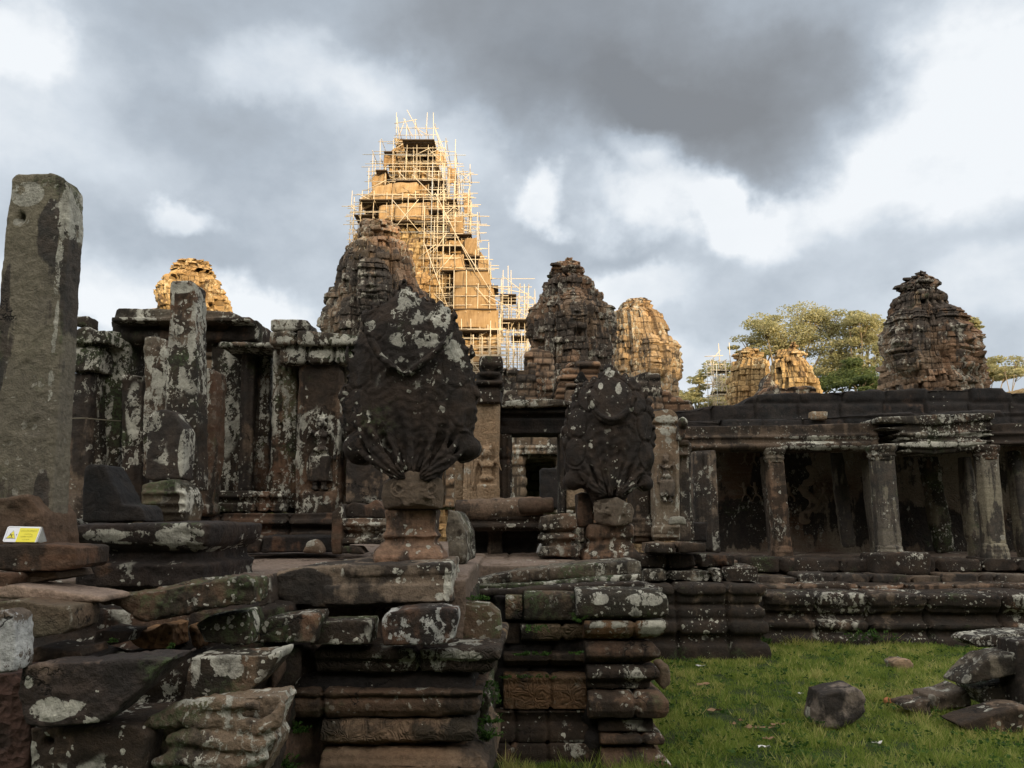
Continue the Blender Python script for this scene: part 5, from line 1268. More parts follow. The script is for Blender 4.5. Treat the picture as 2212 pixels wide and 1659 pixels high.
prof = [(.10, -.1), (.10, zat(1392, YP2)), (.02, zat(1388, YP2)), (.02, zat(1372, YP2)), (.10, zat(1366, YP2)), (.10, zat(1344, YP2)), (.0, zat(1338, YP2)), (.07, zat(1330, YP2)), (.07, zat(1314, YP2)), (-.03, zat(1308, YP2)), (.05, zat(1300, YP2)), (.05, zat(1292, YP2)), (-.02, zat(1288, YP2)), (.10, zat(1282, YP2)), (.10, zat(1264, YP2)), (.03, zat(1260, YP2))]
mb.mould([(x0, YP2), (x1, YP2), (x1 + .05, YP2 + 1.2)], prof, .8)
o = mb.stone('plinth', M_DARK, Y=YP2, vox=.022, amp=.018, xj=[x0 + .6, x0 + 1.2]); tag(o, 'projecting moulded plinth section between the near right platform and the long plinth', 'plinth')
# ------------------------------------------------------------------ the two nagas
def naga(label, outline, Y, thick, base, heads, collar, pedestal, mat, seed):
    gx, gy = pedestal['foot']
    e = base_empty('naga_statue', gx, gy, Y + .15, label, 'naga statue', 'naga statues on pedestals')
    mb = MB(); mb.poly(outline, Y, thick * .8)
    # lens body: shrunken copies stand proud front and back
    cx = sum(p[0] for p in outline) / len(outline); cy = sum(p[1] for p in outline) / len(outline)
    cy -= 20
    for k, dy in ((.94, .028), (.87, .048), (.78, .066), (.68, .080), (.57, .092), (.45, .102), (.32, .108)):
        mb.poly([(cx + (x - cx) * k, cy + (y - cy) * k) for x, y in outline], Y - dy * thick / .2, thick * .8 + 2 * dy * thick / .2 * .8)
    for (hx, hy, rx, ry, bx) in heads:
        x, y, z = W(hx, hy, Y); s = Y / F
        mb.ell((x, Y, z), (rx * s, thick * (.34 if abs(hy - base[1]) < 130 else .13), ry * s), 14, 10)
        if abs(hx - base[0]) > 30 and base[1] - hy > 130 * (5 / Y):
            s_ = 1 if hx > base[0] else -1
            mb.tube([W(hx, hy, Y), W(hx + s_ * rx * .75, hy - ry * .1, Y), W(hx + s_ * rx * 1.15, hy - ry * .75, Y), W(hx + s_ * rx * 1.0, hy - ry * 1.35, Y + .02)], [rx * s * .55, rx * s * .42, rx * s * .26, rx * s * .08], 8)
        path = [W(base[0] + (hx - base[0]) * (.26 + .74 * t) + bx * math.sin(t * math.pi), base[1] + (hy - base[1]) * t, Y - thick * .56 * (1 - .55 * t)) for t in (0, .25, .5, .75, 1)]
        mb.tube(path, [.018, .020, .020, .018, .014], 10)
    mb.ell(W(base[0], base[1] - 34, Y + .01), (30 / F * Y, thick * .62, 36 / F * Y), 14, 10)
    mb.hull([W(x_, y_, Y + dy_) for x_, y_ in ((base[0] - 40, base[1] - 8), (base[0] + 46, base[1] - 8), (base[0] - 60, base[1] - 56), (base[0] + 60, base[1] - 56)) for dy_ in (-thick * .35, thick * .8)])
    if collar:
        mb.tube([W(x, y, Y - thick * .66) for x, y in collar], thick * .12, 8)
    # toothed rim of the hood
    per = 0
    for i in range(len(outline)):
        (x0, y0), (x1, y1) = outline[i], outline[(i + 1) % len(outline)]
        L = math.hypot(x1 - x0, y1 - y0); k = 0
        while per < L:
            x, y = x0 + (x1 - x0) * per / L, y0 + (y1 - y0) * per / L
            if y < base[1] - 95: rr_ = 5.5 + 3.5 * ((i * 7 + int(per)) % 3) / 2; mb.ell(W(x, y, Y + thick * .3), (rr_ / F * Y, thick * .3, rr_ * 1.25 / F * Y), 8, 6)
            per += 19
        per -= L
    def carve(P, N):
        k = F / Y; bx_, _, bz_ = W(base[0], base[1] + 10, Y)
        dx_ = (P[:, 0] - bx_) * k; dz_ = (P[:, 2] - bz_) * k
        ph = np.arctan2(dx_, dz_); rr = np.hypot(dx_, dz_)
        fr = (np.abs(N[:, 1]) > .25)
        g = np.full(len(P), 9.0)
        hd = -.0
        out_ = np.zeros(len(P))
        for (hx, hy, rx, ry, _b) in heads:
            c = W(hx, hy, Y); e_ = np.sqrt(((P[:, 0] - c[0]) * k / rx) ** 2 + ((P[:, 2] - c[2]) * k / ry) ** 2)
            out_ -= .0075 * Y / 5 * np.exp(-((e_ - 1.15) / .09) ** 2)
            g = np.minimum(g, e_)
        rib = np.sin(ph * 34 + .9 * np.sin(rr * .045)) 
        sc_ = np.sin(rr * .32 + 2.0 * np.cos(ph * 17))
        return np.where(fr, out_ + .0055 * rib * sstep(g, 1.1, 1.3) + .0022 * sc_ * sstep(g, 1.1, 1.3), 0) * Y / 5
    mb.stone('hood', mat, e, fn=carve, lz=pedestal['lz'], Y=Y, vox=Y * .0016, amp=Y * .0014, seed=seed, erode=.3, relax=9)
    mb = MB(); mb.hull([W(x, y, Y + dy) for x, y, dy in pedestal['hull']])
    for (x_, y_) in pedestal['scrolls']:
        c = W(x_, y_, Y + pedestal.get('sy', -.1)); q = []
        for i in range(22): a = i * .55; r_ = .012 + .0022 * i; q.append((c[0] + r_ * math.cos(a), c[1], c[2] + r_ * math.sin(a)))
        mb.tube(q, .0085, 6)
    mb.stone('capital', pedestal.get('capmat', M_BROWN), e, Y=Y, vox=Y * .0019, amp=.007)
    mb = MB()
    sx = pedestal['sx']; yc = Y + thick * .5 + .06; k_ = Y / F
    mb.lathe(W(sx, 1160, yc)[0], yc, [(hw * k_, zat(g, Y)) for g, hw in pedestal['rings'][::-1]], 28, .8)
    mb.stone('pedestal', pedestal.get('mat', M_BROWN), e, Y=Y, amp=.016, seed=seed + 1)
    return e
A = lambda L: [(540 + .3907 * x, 540 + .3907 * y) for x, y in L]
out1 = A([(855, 180), (875, 205), (900, 240), (940, 262), (985, 285), (1010, 292), (1040, 300), (1070, 320), (1095, 355), (1118, 392), (1130, 420), (1150, 440), (1165, 470), (1175, 520), (1200, 560), (1205, 600), (1218, 650), (1238, 700), (1238, 740), (1248, 800), (1240, 850), (1246, 900), (1236, 960), (1228, 1005), (1240, 1032), (1268, 1055), (1277, 1090), (1262, 1128), (1225, 1150), (1195, 1160), (1160, 1167), (1130, 1147), (1085, 1155), (1062, 1190), (1050, 1250), (1045, 1330), (800, 1330), (770, 1245), (735, 1190), (700, 1160), (660, 1155), (625, 1182), (570, 1180), (530, 1150), (514, 1100), (520, 1070), (545, 1055), (532, 1020), (514, 960), (528, 905), (510, 850), (530, 800), (530, 760), (548, 700), (543, 650), (565, 590), (585, 560), (590, 500), (622, 480), (640, 420), (650, 350), (690, 310), (725, 300), (760, 285), (785, 262), (810, 250), (835, 200)])
naga('large fan shaped naga statue with pale lichen on its crest, left of the central doorway', out1, 4.55, .20, A([(905, 1270)])[0],
     [(*A([(865, 400)])[0], 62, 66, 0), (*A([(700, 430)])[0], 24, 30, -14), (*A([(1065, 430)])[0], 24, 30, 14), (*A([(610, 660)])[0], 26, 40, -26), (*A([(1150, 660)])[0], 28, 40, 26), (*A([(590, 880)])[0], 30, 38, -22), (*A([(1180, 880)])[0], 28, 38, 22), (*A([(590, 1090)])[0], 30, 30, -6), (*A([(1190, 1090)])[0], 32, 24, 6)],
     A([(650, 420), (670, 500), (720, 590), (790, 650), (860, 690), (930, 640), (1010, 580), (1090, 500), (1110, 440)]),
     dict(lz=[(882, 640, 30, 36, .8), (880, 690, 60, 30, .45), (955, 690, 22, 40, .8), (985, 760, 26, 34, 1), (900, 740, 60, 22, .8), (800, 705, 14, 12, 1.2), (1003, 790, 10, 20, .9), (930, 752, 14, 10, 1.1)], foot=(895, 1214), sx=893, sy=-.10, rings=[(1098, 56), (1104, 60), (1128, 59), (1148, 56), (1153, 62), (1160, 64), (1165, 57), (1172, 57), (1178, 66), (1186, 68), (1190, 74), (1204, 79), (1216, 77)], hull=[(*A([(x, y)])[0], dy) for x, y, dy in ((882, 1217, -.13), (895, 1402, -.13), (738, 1290, .0), (742, 1434, .02), (1060, 1262, -.04), (1072, 1330, -.04), (1068, 1432, -.03), (728, 1360, .0), (760, 1270, .3), (760, 1432, .3), (1050, 1262, .36), (1060, 1432, .36))], cap=A([(738, 1290), (790, 1250), (882, 1217), (985, 1240), (1058, 1262), (1070, 1330), (1076, 1432), (742, 1434), (728, 1360)]), scrolls=[(862, 1054), (914, 1050), (884, 1072), (930, 1056)],
          bumps=[(*A([(820, 380)])[0], 9), (*A([(905, 380)])[0], 9), (*A([(862, 440)])[0], 14), (*A([(862, 330)])[0], 12)],
          shaft=[[(838, 1100), (954, 1100), (952, 1150), (958, 1170), (842, 1170), (834, 1150)], [(844, 1165), (950, 1165), (950, 1178), (964, 1188), (832, 1188), (846, 1178)], [(828, 1186), (964, 1186), (976, 1200), (972, 1216), (818, 1216), (820, 1200)]], mat=stone_mat('sandstone_orange', crust=.22, lichen=.35, spots=.35, moss=.2, base=(.17, .13, .10), alt=(.21, .125, .08), dark=(.03, .026, .023)), capmat=stone_mat('cap_stone', crust=.25, lichen=.0, spots=.15, moss=.1, base=(.18, .145, .11), alt=(.165, .12, .085), dark=(.03, .026, .023))), M_NAGA, 7)
B = lambda L: [(972 + .3907 * x, 540 + .3907 * y) for x, y in L]
out2 = B([(885, 650), (905, 668), (925, 681), (952, 690), (978, 705), (1005, 728), (1030, 752), (1050, 775), (1062, 800), (1085, 822), (1100, 850), (1108, 885), (1112, 920), (1122, 960), (1118, 1000), (1128, 1040), (1124, 1080), (1128, 1130), (1124, 1180), (1114, 1225), (1112, 1270), (1124, 1296), (1108, 1328), (1072, 1336), (1042, 1312), (1012, 1316), (990, 1345), (978, 1380), (972, 1420), (800, 1420), (778, 1360), (758, 1316), (730, 1312), (700, 1326), (655, 1322), (630, 1288), (630, 1256), (655, 1244), (640, 1200), (644, 1150), (634, 1105), (645, 1050), (634, 1010), (642, 960), (650, 925), (670, 890), (690, 845), (698, 815), (712, 785), (740, 752), (770, 738), (800, 724), (825, 705), (845, 678), (865, 665)])
naga('smaller fan shaped naga statue standing right of the central doorway', out2, 7.0, .26, B([(890, 1360)])[0],
     [(*B([(885, 830)])[0], 44, 48, 0), (*B([(760, 830)])[0], 20, 26, -8), (*B([(1030, 850)])[0], 20, 26, 8), (*B([(700, 960)])[0], 18, 30, -16), (*B([(1075, 980)])[0], 18, 30, 16), (*B([(690, 1120)])[0], 18, 28, -14), (*B([(1085, 1140)])[0], 18, 28, 14), (*B([(690, 1275)])[0], 22, 18, 14), (*B([(1080, 1290)])[0], 18, 16, -12)],
     B([(770, 800), (790, 880), (830, 925), (885, 945), (940, 930), (990, 885), (1020, 810)]),
     dict(lz=[(1316, 806, 14, 14, .9), (1333, 842, 9, 16, 1.2), (1296, 836, 6, 10, 1), (1274, 880, 6, 8, .9), (1360, 890, 10, 6, .8)], foot=(1316, 1212), sx=1316, sy=-.12, rings=[(1134, 46), (1140, 50), (1152, 49), (1160, 51), (1166, 44), (1172, 44), (1178, 52), (1186, 50), (1192, 60), (1204, 66), (1213, 64)], hull=[(*B([(x, y)])[0], dy) for x, y, dy in ((925, 1366, -.16), (918, 1525, -.14), (795, 1384, .0), (800, 1500, .02), (860, 1530, .0), (1005, 1410, -.03), (1020, 1440, -.03), (1005, 1505, -.03), (960, 1528, .0), (800, 1390, .34), (820, 1520, .34), (1000, 1410, .4), (990, 1510, .4))], cap=B([(785, 1395), (800, 1378), (925, 1366), (975, 1385), (1005, 1410), (1020, 1440), (1010, 1500), (975, 1522), (900, 1530), (815, 1526), (786, 1500)]), scrolls=[(1295, 1096), (1312, 1097), (1340, 1096), (1356, 1098)],
          bumps=[(*B([(850, 810)])[0], 7), (*B([(925, 810)])[0], 7), (*B([(888, 870)])[0], 10)],
          shaft=[[(1256, 1132), (1362, 1132), (1366, 1160), (1360, 1172), (1258, 1172), (1254, 1150)], [(1262, 1170), (1358, 1170), (1380, 1190), (1250, 1190)], [(1256, 1186), (1370, 1186), (1382, 1200), (1380, 1212), (1252, 1212)]], mat=M_DARKR, capmat=stone_mat('cap_stone', crust=.25, lichen=.0, spots=.15, moss=.1, base=(.18, .145, .11), alt=(.165, .12, .085), dark=(.03, .026, .023))), M_NAGA, 19)
slab('stone_block', 'dark block supporting the left side of the smaller naga pedestal', 'stone', [(1246, 1066), (1262, 1060), (1284, 1072), (1282, 1136), (1250, 1138)], 7.12, .3, M_DARK)

# balustrade between the nagas
e = base_empty('balustrade', 1100, 1212, 8.2, 'low naga body balustrade running between the two naga statues', 'balustrade')
mb = MB(); xa, _, za = W(985, 1104, 7.3); xb, _, zb = W(1172, 1096, 7.3)
mb.tube([(xa, 7.3, za), (xb, 7.3, zb)], [.11, .10], 16); mb.stone('rail', M_DARKR, e, Y=7.3, amp=.014)
mb = MB(); xa, _, za = W(1120, 1094, 7.2); xb, _, zb = W(1196, 1090, 7.2); mb.tube([(xa, 7.2, za), (xb, 7.2, zb)], [.075, .07], 14); mb.stone('rail', M_DARK, e, Y=7.2, amp=.012)
mb = MB()
for a, b, o_ in ((1112, 1122, 0), (1124, 1130, .03), (1132, 1140, -.02), (1142, 1146, .02)): mb.pbox(984, a, 1182, b, 7.22 + o_, .4)
mb.pbox(990, 1112, 1180, 1146, 7.3, .3); mb.stone('coping', M_DARK, e, Y=7.2, vox=.013, amp=.010)
mb = MB(); mb.pbox(1000, 1144, 1176, 1212, 7.5, .4); mb.stone('dado', M_ROOF, e, Y=7.5)
mb = MB(); mb.pbox(1052, 1146, 1086, 1200, 7.4, .4); mb.pbox(1048, 1140, 1092, 1147, 7.36, .4); mb.stone('post', M_DARKR, e, Y=7.4)
mb = MB(); mb.poly([(1166, 1112), (1232, 1106), (1246, 1118), (1248, 1196), (1162, 1196), (1160, 1150)], 7.0, .45); mb.poly([(1166, 1176), (1248, 1176), (1254, 1204), (1158, 1204)], 6.93, .5)
o = mb.stone('stone_block', M_LICH, Y=7, zj=[zat(1150, 7), zat(1172, 7)]); tag(o, 'squat lichen spotted post joining the balustrade to the smaller naga', 'stone')
mb = MB(); mb.poly([(966, 1100), (984, 1106), (1006, 1150), (1008, 1212), (982, 1222), (970, 1190), (962, 1150)], 5.6, .5, dx=.05); mb.ell(W(992, 1190, 5.7), (.08, .16, .12))
o = mb.stone('stone_block', M_LICH, Y=5.6); tag(o, 'lichened side stones running back from the large naga pedestal', 'stone')
slab('stone_chip', 'thin pale triangular chip leaning against the squat post', 'stone', [(1156, 1196), (1166, 1170), (1172, 1176), (1164, 1198)], 6.9, .05, stone_mat('pale_grey_chip', base=(.33, .33, .32), alt=(.3, .3, .3), crust=.1, lichen=0, spots=0, moss=0))

# ------------------------------------------------------------------ tall near pillar and the left corner
mb = MB(); mb.poly([(26, 384), (36, 376), (60, 376), (112, 372), (118, 373), (138, 382), (150, 398), (148, 480), (138, 640), (129, 800), (120, 950), (112, 1100), (113, 1185), (-6, 1185), (-6, 700), (10, 520)], 3.8, .14)
def pillar_fn(P, N):
    hole = W(45, 470, 3.8)
    d = np.exp(-(((P[:, 0] - hole[0]) / .018) ** 2 + ((P[:, 2] - hole[2]) / .022) ** 2)) * (N[:, 1] < -.5)
    b = np.clip(.5 - (P[:, 2] - 1.43) / .35, 0, 1)
    return -.05 * d - .03 * b * np.clip(fbm(P * 5, 3, 8) + .1, 0, 1)
o = mb.stone('stone_pillar', M_PILLAR, Y=3.8, vox=.0085, amp=.0055, erode=.12, fn=pillar_fn, lz=[(150, 430, 28, 55, 1.2), (140, 480, 18, 50, 1), (127, 570, 8, 90, 1), (118, 720, 6, 110, .9), (112, 830, 5, 60, .8), (62, 420, 45, 32, .8), (45, 480, 20, 15, .8)], sz=[(103, 500, 28, 90, 1.3), (150, 600, 25, 120, .6), (4, 720, 14, 200, 1), (155, 900, 14, 150, .8), (60, 900, 60, 180, -.9), (120, 1010, 20, 100, -.5), (95, 1060, 30, 50, .9), (60, 620, 50, 100, -.2)]); tag(o, 'tall weathered grey green square pillar rising at the left edge', 'pillar')
slab('stone_block', 'dark crumbling red brown footing around the base of the tall pillar', 'stone', [(-20, 1080), (60, 1070), (92, 1110), (100, 1185), (-20, 1188)], 3.72, .3, M_DARKR)
# corner pedestal with moulded cap
mb = MB(); Yp = 4.2; X0 = W(172, 1160, Yp)[0]; X1 = W(442, 1160, Yp)[0]
pr = [(.0, zat(1268, Yp)), (.0, zat(1240, Yp)), (.01, zat(1220, Yp)), (-.05, zat(1213, Yp)), (-.05, zat(1190, Yp)), (-.02, zat(1186, Yp)), (.02, zat(1172, Yp)), (.03, zat(1160, Yp)), (.022, zat(1158, Yp)), (.035, zat(1156, Yp)), (.035, zat(1134, Yp)), (.02, zat(1131, Yp))]
mb.mould([(X0, Yp + .8), (X0, Yp), (X1, Yp), (X1 + .02, Yp + .8)], pr, .1); mb.box(X0 + .05, X1 - .05, Yp + .05, Yp + .85, pr[0][1], pr[-1][1])
o = mb.stone('pedestal', stone_mat('pedestal_stone', crust=.85, lichen=.0, spots=.25, moss=.35, base=(.13, .10, .075), dark=(.022, .019, .018)), Y=Yp, amp=.010, lz=[(235, 1156, 45, 14, 1.2), (300, 1154, 34, 9, 1.1), (395, 1152, 55, 15, 1.3), (340, 1172, 110, 4, .9), (425, 1180, 16, 12, 1), (500, 1170, 20, 14, .6)]); tag(o, 'wide dark moulded pedestal with pale lichen blotches on its cap, right of the warning sign', 'pedestal')
slab('broken_stone', 'curved broken stone with a scooped face standing on the lichened pedestal', 'stone', [(184, 1010), (196, 1003), (222, 1006), (240, 1040), (256, 1066), (262, 1090), (300, 1092), (308, 1100), (316, 1128), (176, 1128), (180, 1060)], 4.5, .25, M_ROOF)
slab('stone_block', 'grey rubble between the tall pillar and the lichened pedestal', 'stone', [(136, 1125), (160, 1120), (180, 1150), (184, 1200), (150, 1215), (130, 1190)], 4.6, .3, M_BROWN)
slab('stone_block', 'flat dark block carrying the warning sign', 'stone', [(-20, 1178), (60, 1176), (150, 1178), (164, 1184), (163, 1222), (150, 1232), (60, 1236), (-20, 1230)], 3.38, .3, M_DARK)
slab('stone_block', 'brown wedge stone under the block with the warning sign', 'stone', [(34, 1234), (70, 1232), (120, 1234), (128, 1250), (60, 1262), (36, 1256)], 3.42, .3, M_BROWN)
slab('stone_block', 'small dark corner of block at the left edge below the sign block', 'stone', [(-20, 1234), (26, 1236), (30, 1248), (22, 1262), (10, 1278), (-20, 1278)], 3.3, .25, M_DARK)
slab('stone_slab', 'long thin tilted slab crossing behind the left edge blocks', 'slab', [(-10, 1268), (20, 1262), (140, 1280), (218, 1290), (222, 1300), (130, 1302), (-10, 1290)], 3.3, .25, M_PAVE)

# ------------------------------------------------------------------ tumbled blocks of the near terrace, left
G2 = 'tumbled blocks of the near terrace edge'
def blk(label, pts, Y, d, mat, **kw): return slab('stone_block', label, 'stone', visible_to_front(pts, Y, min(d, .22)), Y, min(d, .22), mat, G2, **{'erode': .25, **kw})
blk('long tilted block rising to the right below the lichened pedestal', [(170, 1284), (240, 1278), (330, 1268), (400, 1256), (470, 1246), (540, 1240), (572, 1244), (582, 1258), (584, 1300), (560, 1308), (480, 1312), (430, 1326), (330, 1342), (296, 1342), (262, 1310), (220, 1300)], 3.55, .45, M_MOSS, amp=.018, seed=41)
e_ = blk('chamfered block with a broken right corner behind the white left edge block', [(-10, 1290), (60, 1284), (140, 1292), (214, 1298), (218, 1330), (212, 1362), (180, 1372), (120, 1376), (70, 1384), (40, 1370), (-10, 1360)], 3.15, .5, M_MOSS, seed=44)
blk('tall block end covered with bright white lichen at the left edge', [(-12, 1312), (30, 1308), (50, 1320), (54, 1345), (54, 1430), (46, 1452), (-12, 1456)], 2.95, .12, stone_mat('white_lichened', crust=.7, lichen=.4, spots=.8, moss=.3, base=(.12, .10, .08), lcol=(.55, .55, .53)), seed=3, lz=[(10, 1390, 50, 60, 1.2)])
blk('orange brown pitted laterite block in the gap of the terrace', [(276, 1372), (290, 1350), (330, 1346), (370, 1334), (396, 1338), (410, 1352), (408, 1384), (396, 1402), (330, 1404), (290, 1396)], 3.75, .35, M_LAT, seed=2)
blk('second smaller laterite block wedged behind the mossy block', [(404, 1345), (430, 1336), (445, 1345), (446, 1398), (412, 1392)], 3.8, .3, M_LAT, seed=12)
blk('mossy rounded block left of the two blotched blocks', [(424, 1342), (446, 1322), (500, 1312), (552, 1312), (566, 1322), (570, 1340), (560, 1392), (520, 1394), (440, 1388)], 3.7, .4, M_MOSS, seed=22)
blk('dull brown block with three pale lichen blotches', [(556, 1342), (580, 1324), (640, 1316), (708, 1314), (712, 1330), (700, 1388), (560, 1390), (552, 1366)], 3.85, .4, M_LICH, seed=29)
blk('squared block with lichen spots left of the white marked block', [(672, 1336), (690, 1330), (760, 1328), (818, 1328), (820, 1345), (816, 1394), (690, 1396), (668, 1384)], 3.95, .4, M_LICH, seed=37)
blk('block marked with large white lichen patches and a pink right end', [(822, 1326), (834, 1312), (900, 1304), (960, 1302), (992, 1308), (994, 1330), (984, 1390), (940, 1396), (828, 1394), (820, 1360)], 3.9, .45, stone_mat('white_marked', crust=.6, lichen=.3, spots=.8, moss=.4, base=(.15, .10, .08), lcol=(.52, .51, .47)), seed=52, lz=[(842, 1335, 18, 26, 1.4), (900, 1345, 50, 18, 1.1), (985, 1350, 14, 40, 1.4), (870, 1375, 40, 14, .7)])
blk('dark rounded mossy block behind the white marked block', [(985, 1306), (1010, 1296), (1060, 1298), (1082, 1318), (1088, 1350), (1084, 1378), (1070, 1398), (985, 1400)], 4.35, .5, M_MOSS, seed=57)
blk('dark small rubble stones left of the laterite block', [(208, 1356), (260, 1350), (296, 1352), (300, 1368), (290, 1390), (220, 1398)], 3.6, .3, M_DARK, seed=61)
blk('greenish wedge of rubble above the big broken block', [(72, 1392), (100, 1382), (180, 1388), (226, 1392), (232, 1410), (150, 1428), (80, 1430)], 3.3, .4, M_DARK, seed=62)
# moulded edge stone with the pedestal of the large naga
e = base_empty('edge_stone', 790, 1310, 4.25, 'long edge stone with two fillets carrying the pedestal of the large naga', 'edge stone', None)
mb = MB(); Ye = 4.22
mb.poly([(596, 1236), (640, 1226), (750, 1222), (975, 1214), (976, 1300), (960, 1310), (700, 1312), (620, 1306), (594, 1290)], Ye, .6)
mb.poly([(745, 1224), (976, 1216), (977, 1238), (746, 1242)], Ye - .025, .2); mb.poly([(745, 1246), (976, 1241), (977, 1258), (746, 1264)], Ye - .015, .2); mb.poly([(700, 1268), (977, 1262), (978, 1300), (700, 1306)], Ye - .03, .2)
mb.stone('block', stone_mat('edge_stone_mat', crust=.50, lichen=.05, spots=.4, moss=.3, base=(.20, .165, .125), alt=(.19, .14, .10), dark=(.022, .02, .018)), e, Y=Ye, amp=.010, seed=4, lz=[(970, 1262, 10, 45, 1.3), (860, 1234, 16, 8, 1.1), (870, 1254, 45, 7, 1), (950, 1288, 10, 8, 1)], sz=[(660, 1270, 70, 40, 1.2), (900, 1270, 90, 40, -.6)])
blk('pale worn edge slab between the tilted block and the fillet edge stone', [(566, 1250), (600, 1238), (606, 1300), (576, 1312), (562, 1290)], 4.1, .4, M_BROWN, seed=66)
# big broken block and neighbours
blk('big dark block with a diagonally broken right side and a lichen patch low left', [(50, 1420), (90, 1414), (200, 1408), (300, 1403), (400, 1401), (420, 1416), (404, 1440), (385, 1462), (360, 1490), (318, 1524), (288, 1556), (240, 1566), (110, 1570), (56, 1566), (46, 1540), (40, 1480)], 3.05, .36, stone_mat('big_block', crust=.70, lichen=.0, spots=.22, moss=.5, base=(.15, .11, .085), dark=(.024, .021, .020)), amp=.010, seed=71, lz=[(115, 1532, 45, 24, 1.4), (160, 1528, 40, 22, .9), (395, 1450, 14, 14, 1.2), (65, 1470, 12, 18, .8), (340, 1500, 22, 20, .8)])
blk('dark block with a white wedge of lichen, right of the big broken block', [(408, 1402), (520, 1398), (600, 1395), (636, 1397), (634, 1420), (606, 1462), (574, 1490), (540, 1512), (480, 1522), (430, 1534), (390, 1510), (400, 1450)], 3.45, .25, M_MOSS, seed=74, lz=[(420, 1455, 12, 45, 1.5), (598, 1412, 22, 16, 1.2), (625, 1440, 12, 18, 1)])
slab('stone_block', 'rusty brown block with a drilled hole under the big broken block', 'stone', [(64, 1572), (290, 1568), (318, 1590), (300, 1680), (60, 1690)], 3.12, .4, M_DARKR, group=G2, seed=76,
    fn=lambda P, N: -.05 * np.exp(-(((P[:, 0] - W(112, 1600, 3.15)[0]) / .016) ** 2 + ((P[:, 2] - W(112, 1600, 3.15)[2]) / .014) ** 2)) * (N[:, 1] < -.5))
slab('stone_block', 'dark red pitted laterite at the bottom left corner', 'stone', [(-20, 1455), (30, 1456), (62, 1480), (66, 1600), (60, 1690), (-20, 1690)], 3.2, .4, M_REDL, group=G2, seed=78)
# swirl carved stone: overlapping scrolled lobes
mb = MB(); Ys = 3.2
mb.poly([(300, 1560), (360, 1530), (470, 1512), (560, 1502), (604, 1500), (616, 1520), (604, 1548), (590, 1580), (600, 1600), (585, 1640), (560, 1690), (290, 1690), (296, 1620)], Ys + .06, .2)
for path, r in (([(305, 1580), (340, 1556), (400, 1548), (470, 1556), (560, 1572), (596, 1560), (612, 1520)], .035), ([(325, 1560), (390, 1530), (480, 1518), (560, 1524)], .04), ([(360, 1600), (420, 1590), (500, 1602), (560, 1608), (600, 1590)], .04), ([(330, 1650), (380, 1630), (430, 1640), (520, 1650), (580, 1630)], .04)):
    mb.tube([W(x, y, Ys) for x, y in path], [r * .6] + [r] * (len(path) - 2) + [r * .5], 10)
o = mb.stone('carved_block', stone_mat('scroll_stone', crust=.38, lichen=.8, spots=.4, moss=.8, base=(.19, .15, .11), alt=(.20, .13, .08), dark=(.024, .022, .02)), Y=Ys, amp=.014, seed=80); tag(o, 'worn stone carved with overlapping scrolls and white lichen, bottom left of centre', 'carved stone')

# moulded wall of the near terrace (left of the gap)
G3 = 'moulded courses of the near terrace walls'
Yf = 4.1
def front(label, rows, gx0, gx1, Y, mat, seed, name='moulded_course', xj=(), ret=.9, skew=0.0, **kw):
    """rows: [(gy, out_m)] bottom to top"""
    mb = MB(); x0 = W(gx0, 1500, Y)[0]; x1 = W(gx1, 1500, Y)[0]
    mb.mould([(x0, Y + skew), (x1, Y), (x1 + .03, Y + ret)], [(o, zat(g, Y)) for g, o in rows], .5)
    kw.setdefault('lY', Y); kw.setdefault('erode', .15)
    o = mb.stone(name, mat, Y=Y, seed=seed, xj=[W(g, 1500, Y)[0] for g in xj], **kw)
    return tag(o, label, 'masonry', G3)
front('frieze course with worn leaf carving and a crack, below the white marked block', [(1452, .0), (1448, .03), (1436, .045), (1424, .04), (1418, .075), (1400, .08), (1396, .07)], 682, 1048, Yf, stone_mat('frieze', crust=.62, lichen=.15, spots=.3, moss=.2, base=(.19, .135, .085), alt=(.24, .135, .06), dark=(.022, .019, .017), carve=16.0), 3, xj=[905], amp=.010, lz=[(1000, 1410, 50, 16, 1.3), (975, 1405, 20, 12, 1)])
front('deep dark recess course below the frieze', [(1494, -.01), (1454, -.03)], 600, 1028, Yf, M_ROOF, 4, amp=.010)
front('first rounded roll course with a thin ledge on top', [(1548, -.03), (1544, .02), (1530, .045), (1514, .05), (1500, .03), (1496, .06), (1491, .065), (1487, .05)], 640, 1018, Yf, M_DARKR, 5, xj=[702], amp=.010)
front('brown neck course with worn lotus petals', [(1612, -.04), (1604, -.02), (1596, .035), (1576, .05), (1560, .03), (1552, .015), (1548, -.02)], 700, 1008, Yf, stone_mat('petal', crust=.55, lichen=.1, spots=.1, moss=.2, base=(.165, .125, .085), alt=(.19, .12, .075), dark=(.022, .02, .016), carve=13.0), 6, amp=.010)
front('lowest ochre base course at the bottom edge', [(1700, .10), (1640, .09), (1632, .05), (1626, .06), (1614, .0)], 705, 1020, Yf, stone_mat('ochre_base', crust=.45, lichen=.15, spots=.1, moss=.3, base=(.19, .135, .09), alt=(.22, .135, .08), dark=(.03, .025, .02)), 7, amp=.014)
front('recessed brown wall part left of the roll courses', [(1700, 0), (1640, .0), (1630, .06), (1600, .06), (1590, 0), (1570, .05), (1550, .05), (1540, 0), (1500, .02), (1496, .02)], 560, 700, 4.3, M_DARKR, 8, amp=.015)
front('side stones running back along the gap right of the near terrace', [(1700, .04), (1640, .03), (1600, .05), (1560, .0), (1520, .05), (1500, .05), (1470, .0), (1440, .04), (1400, .04)], 985, 1040, 4.5, M_MOSS, 9, amp=.016, ret=1.6)
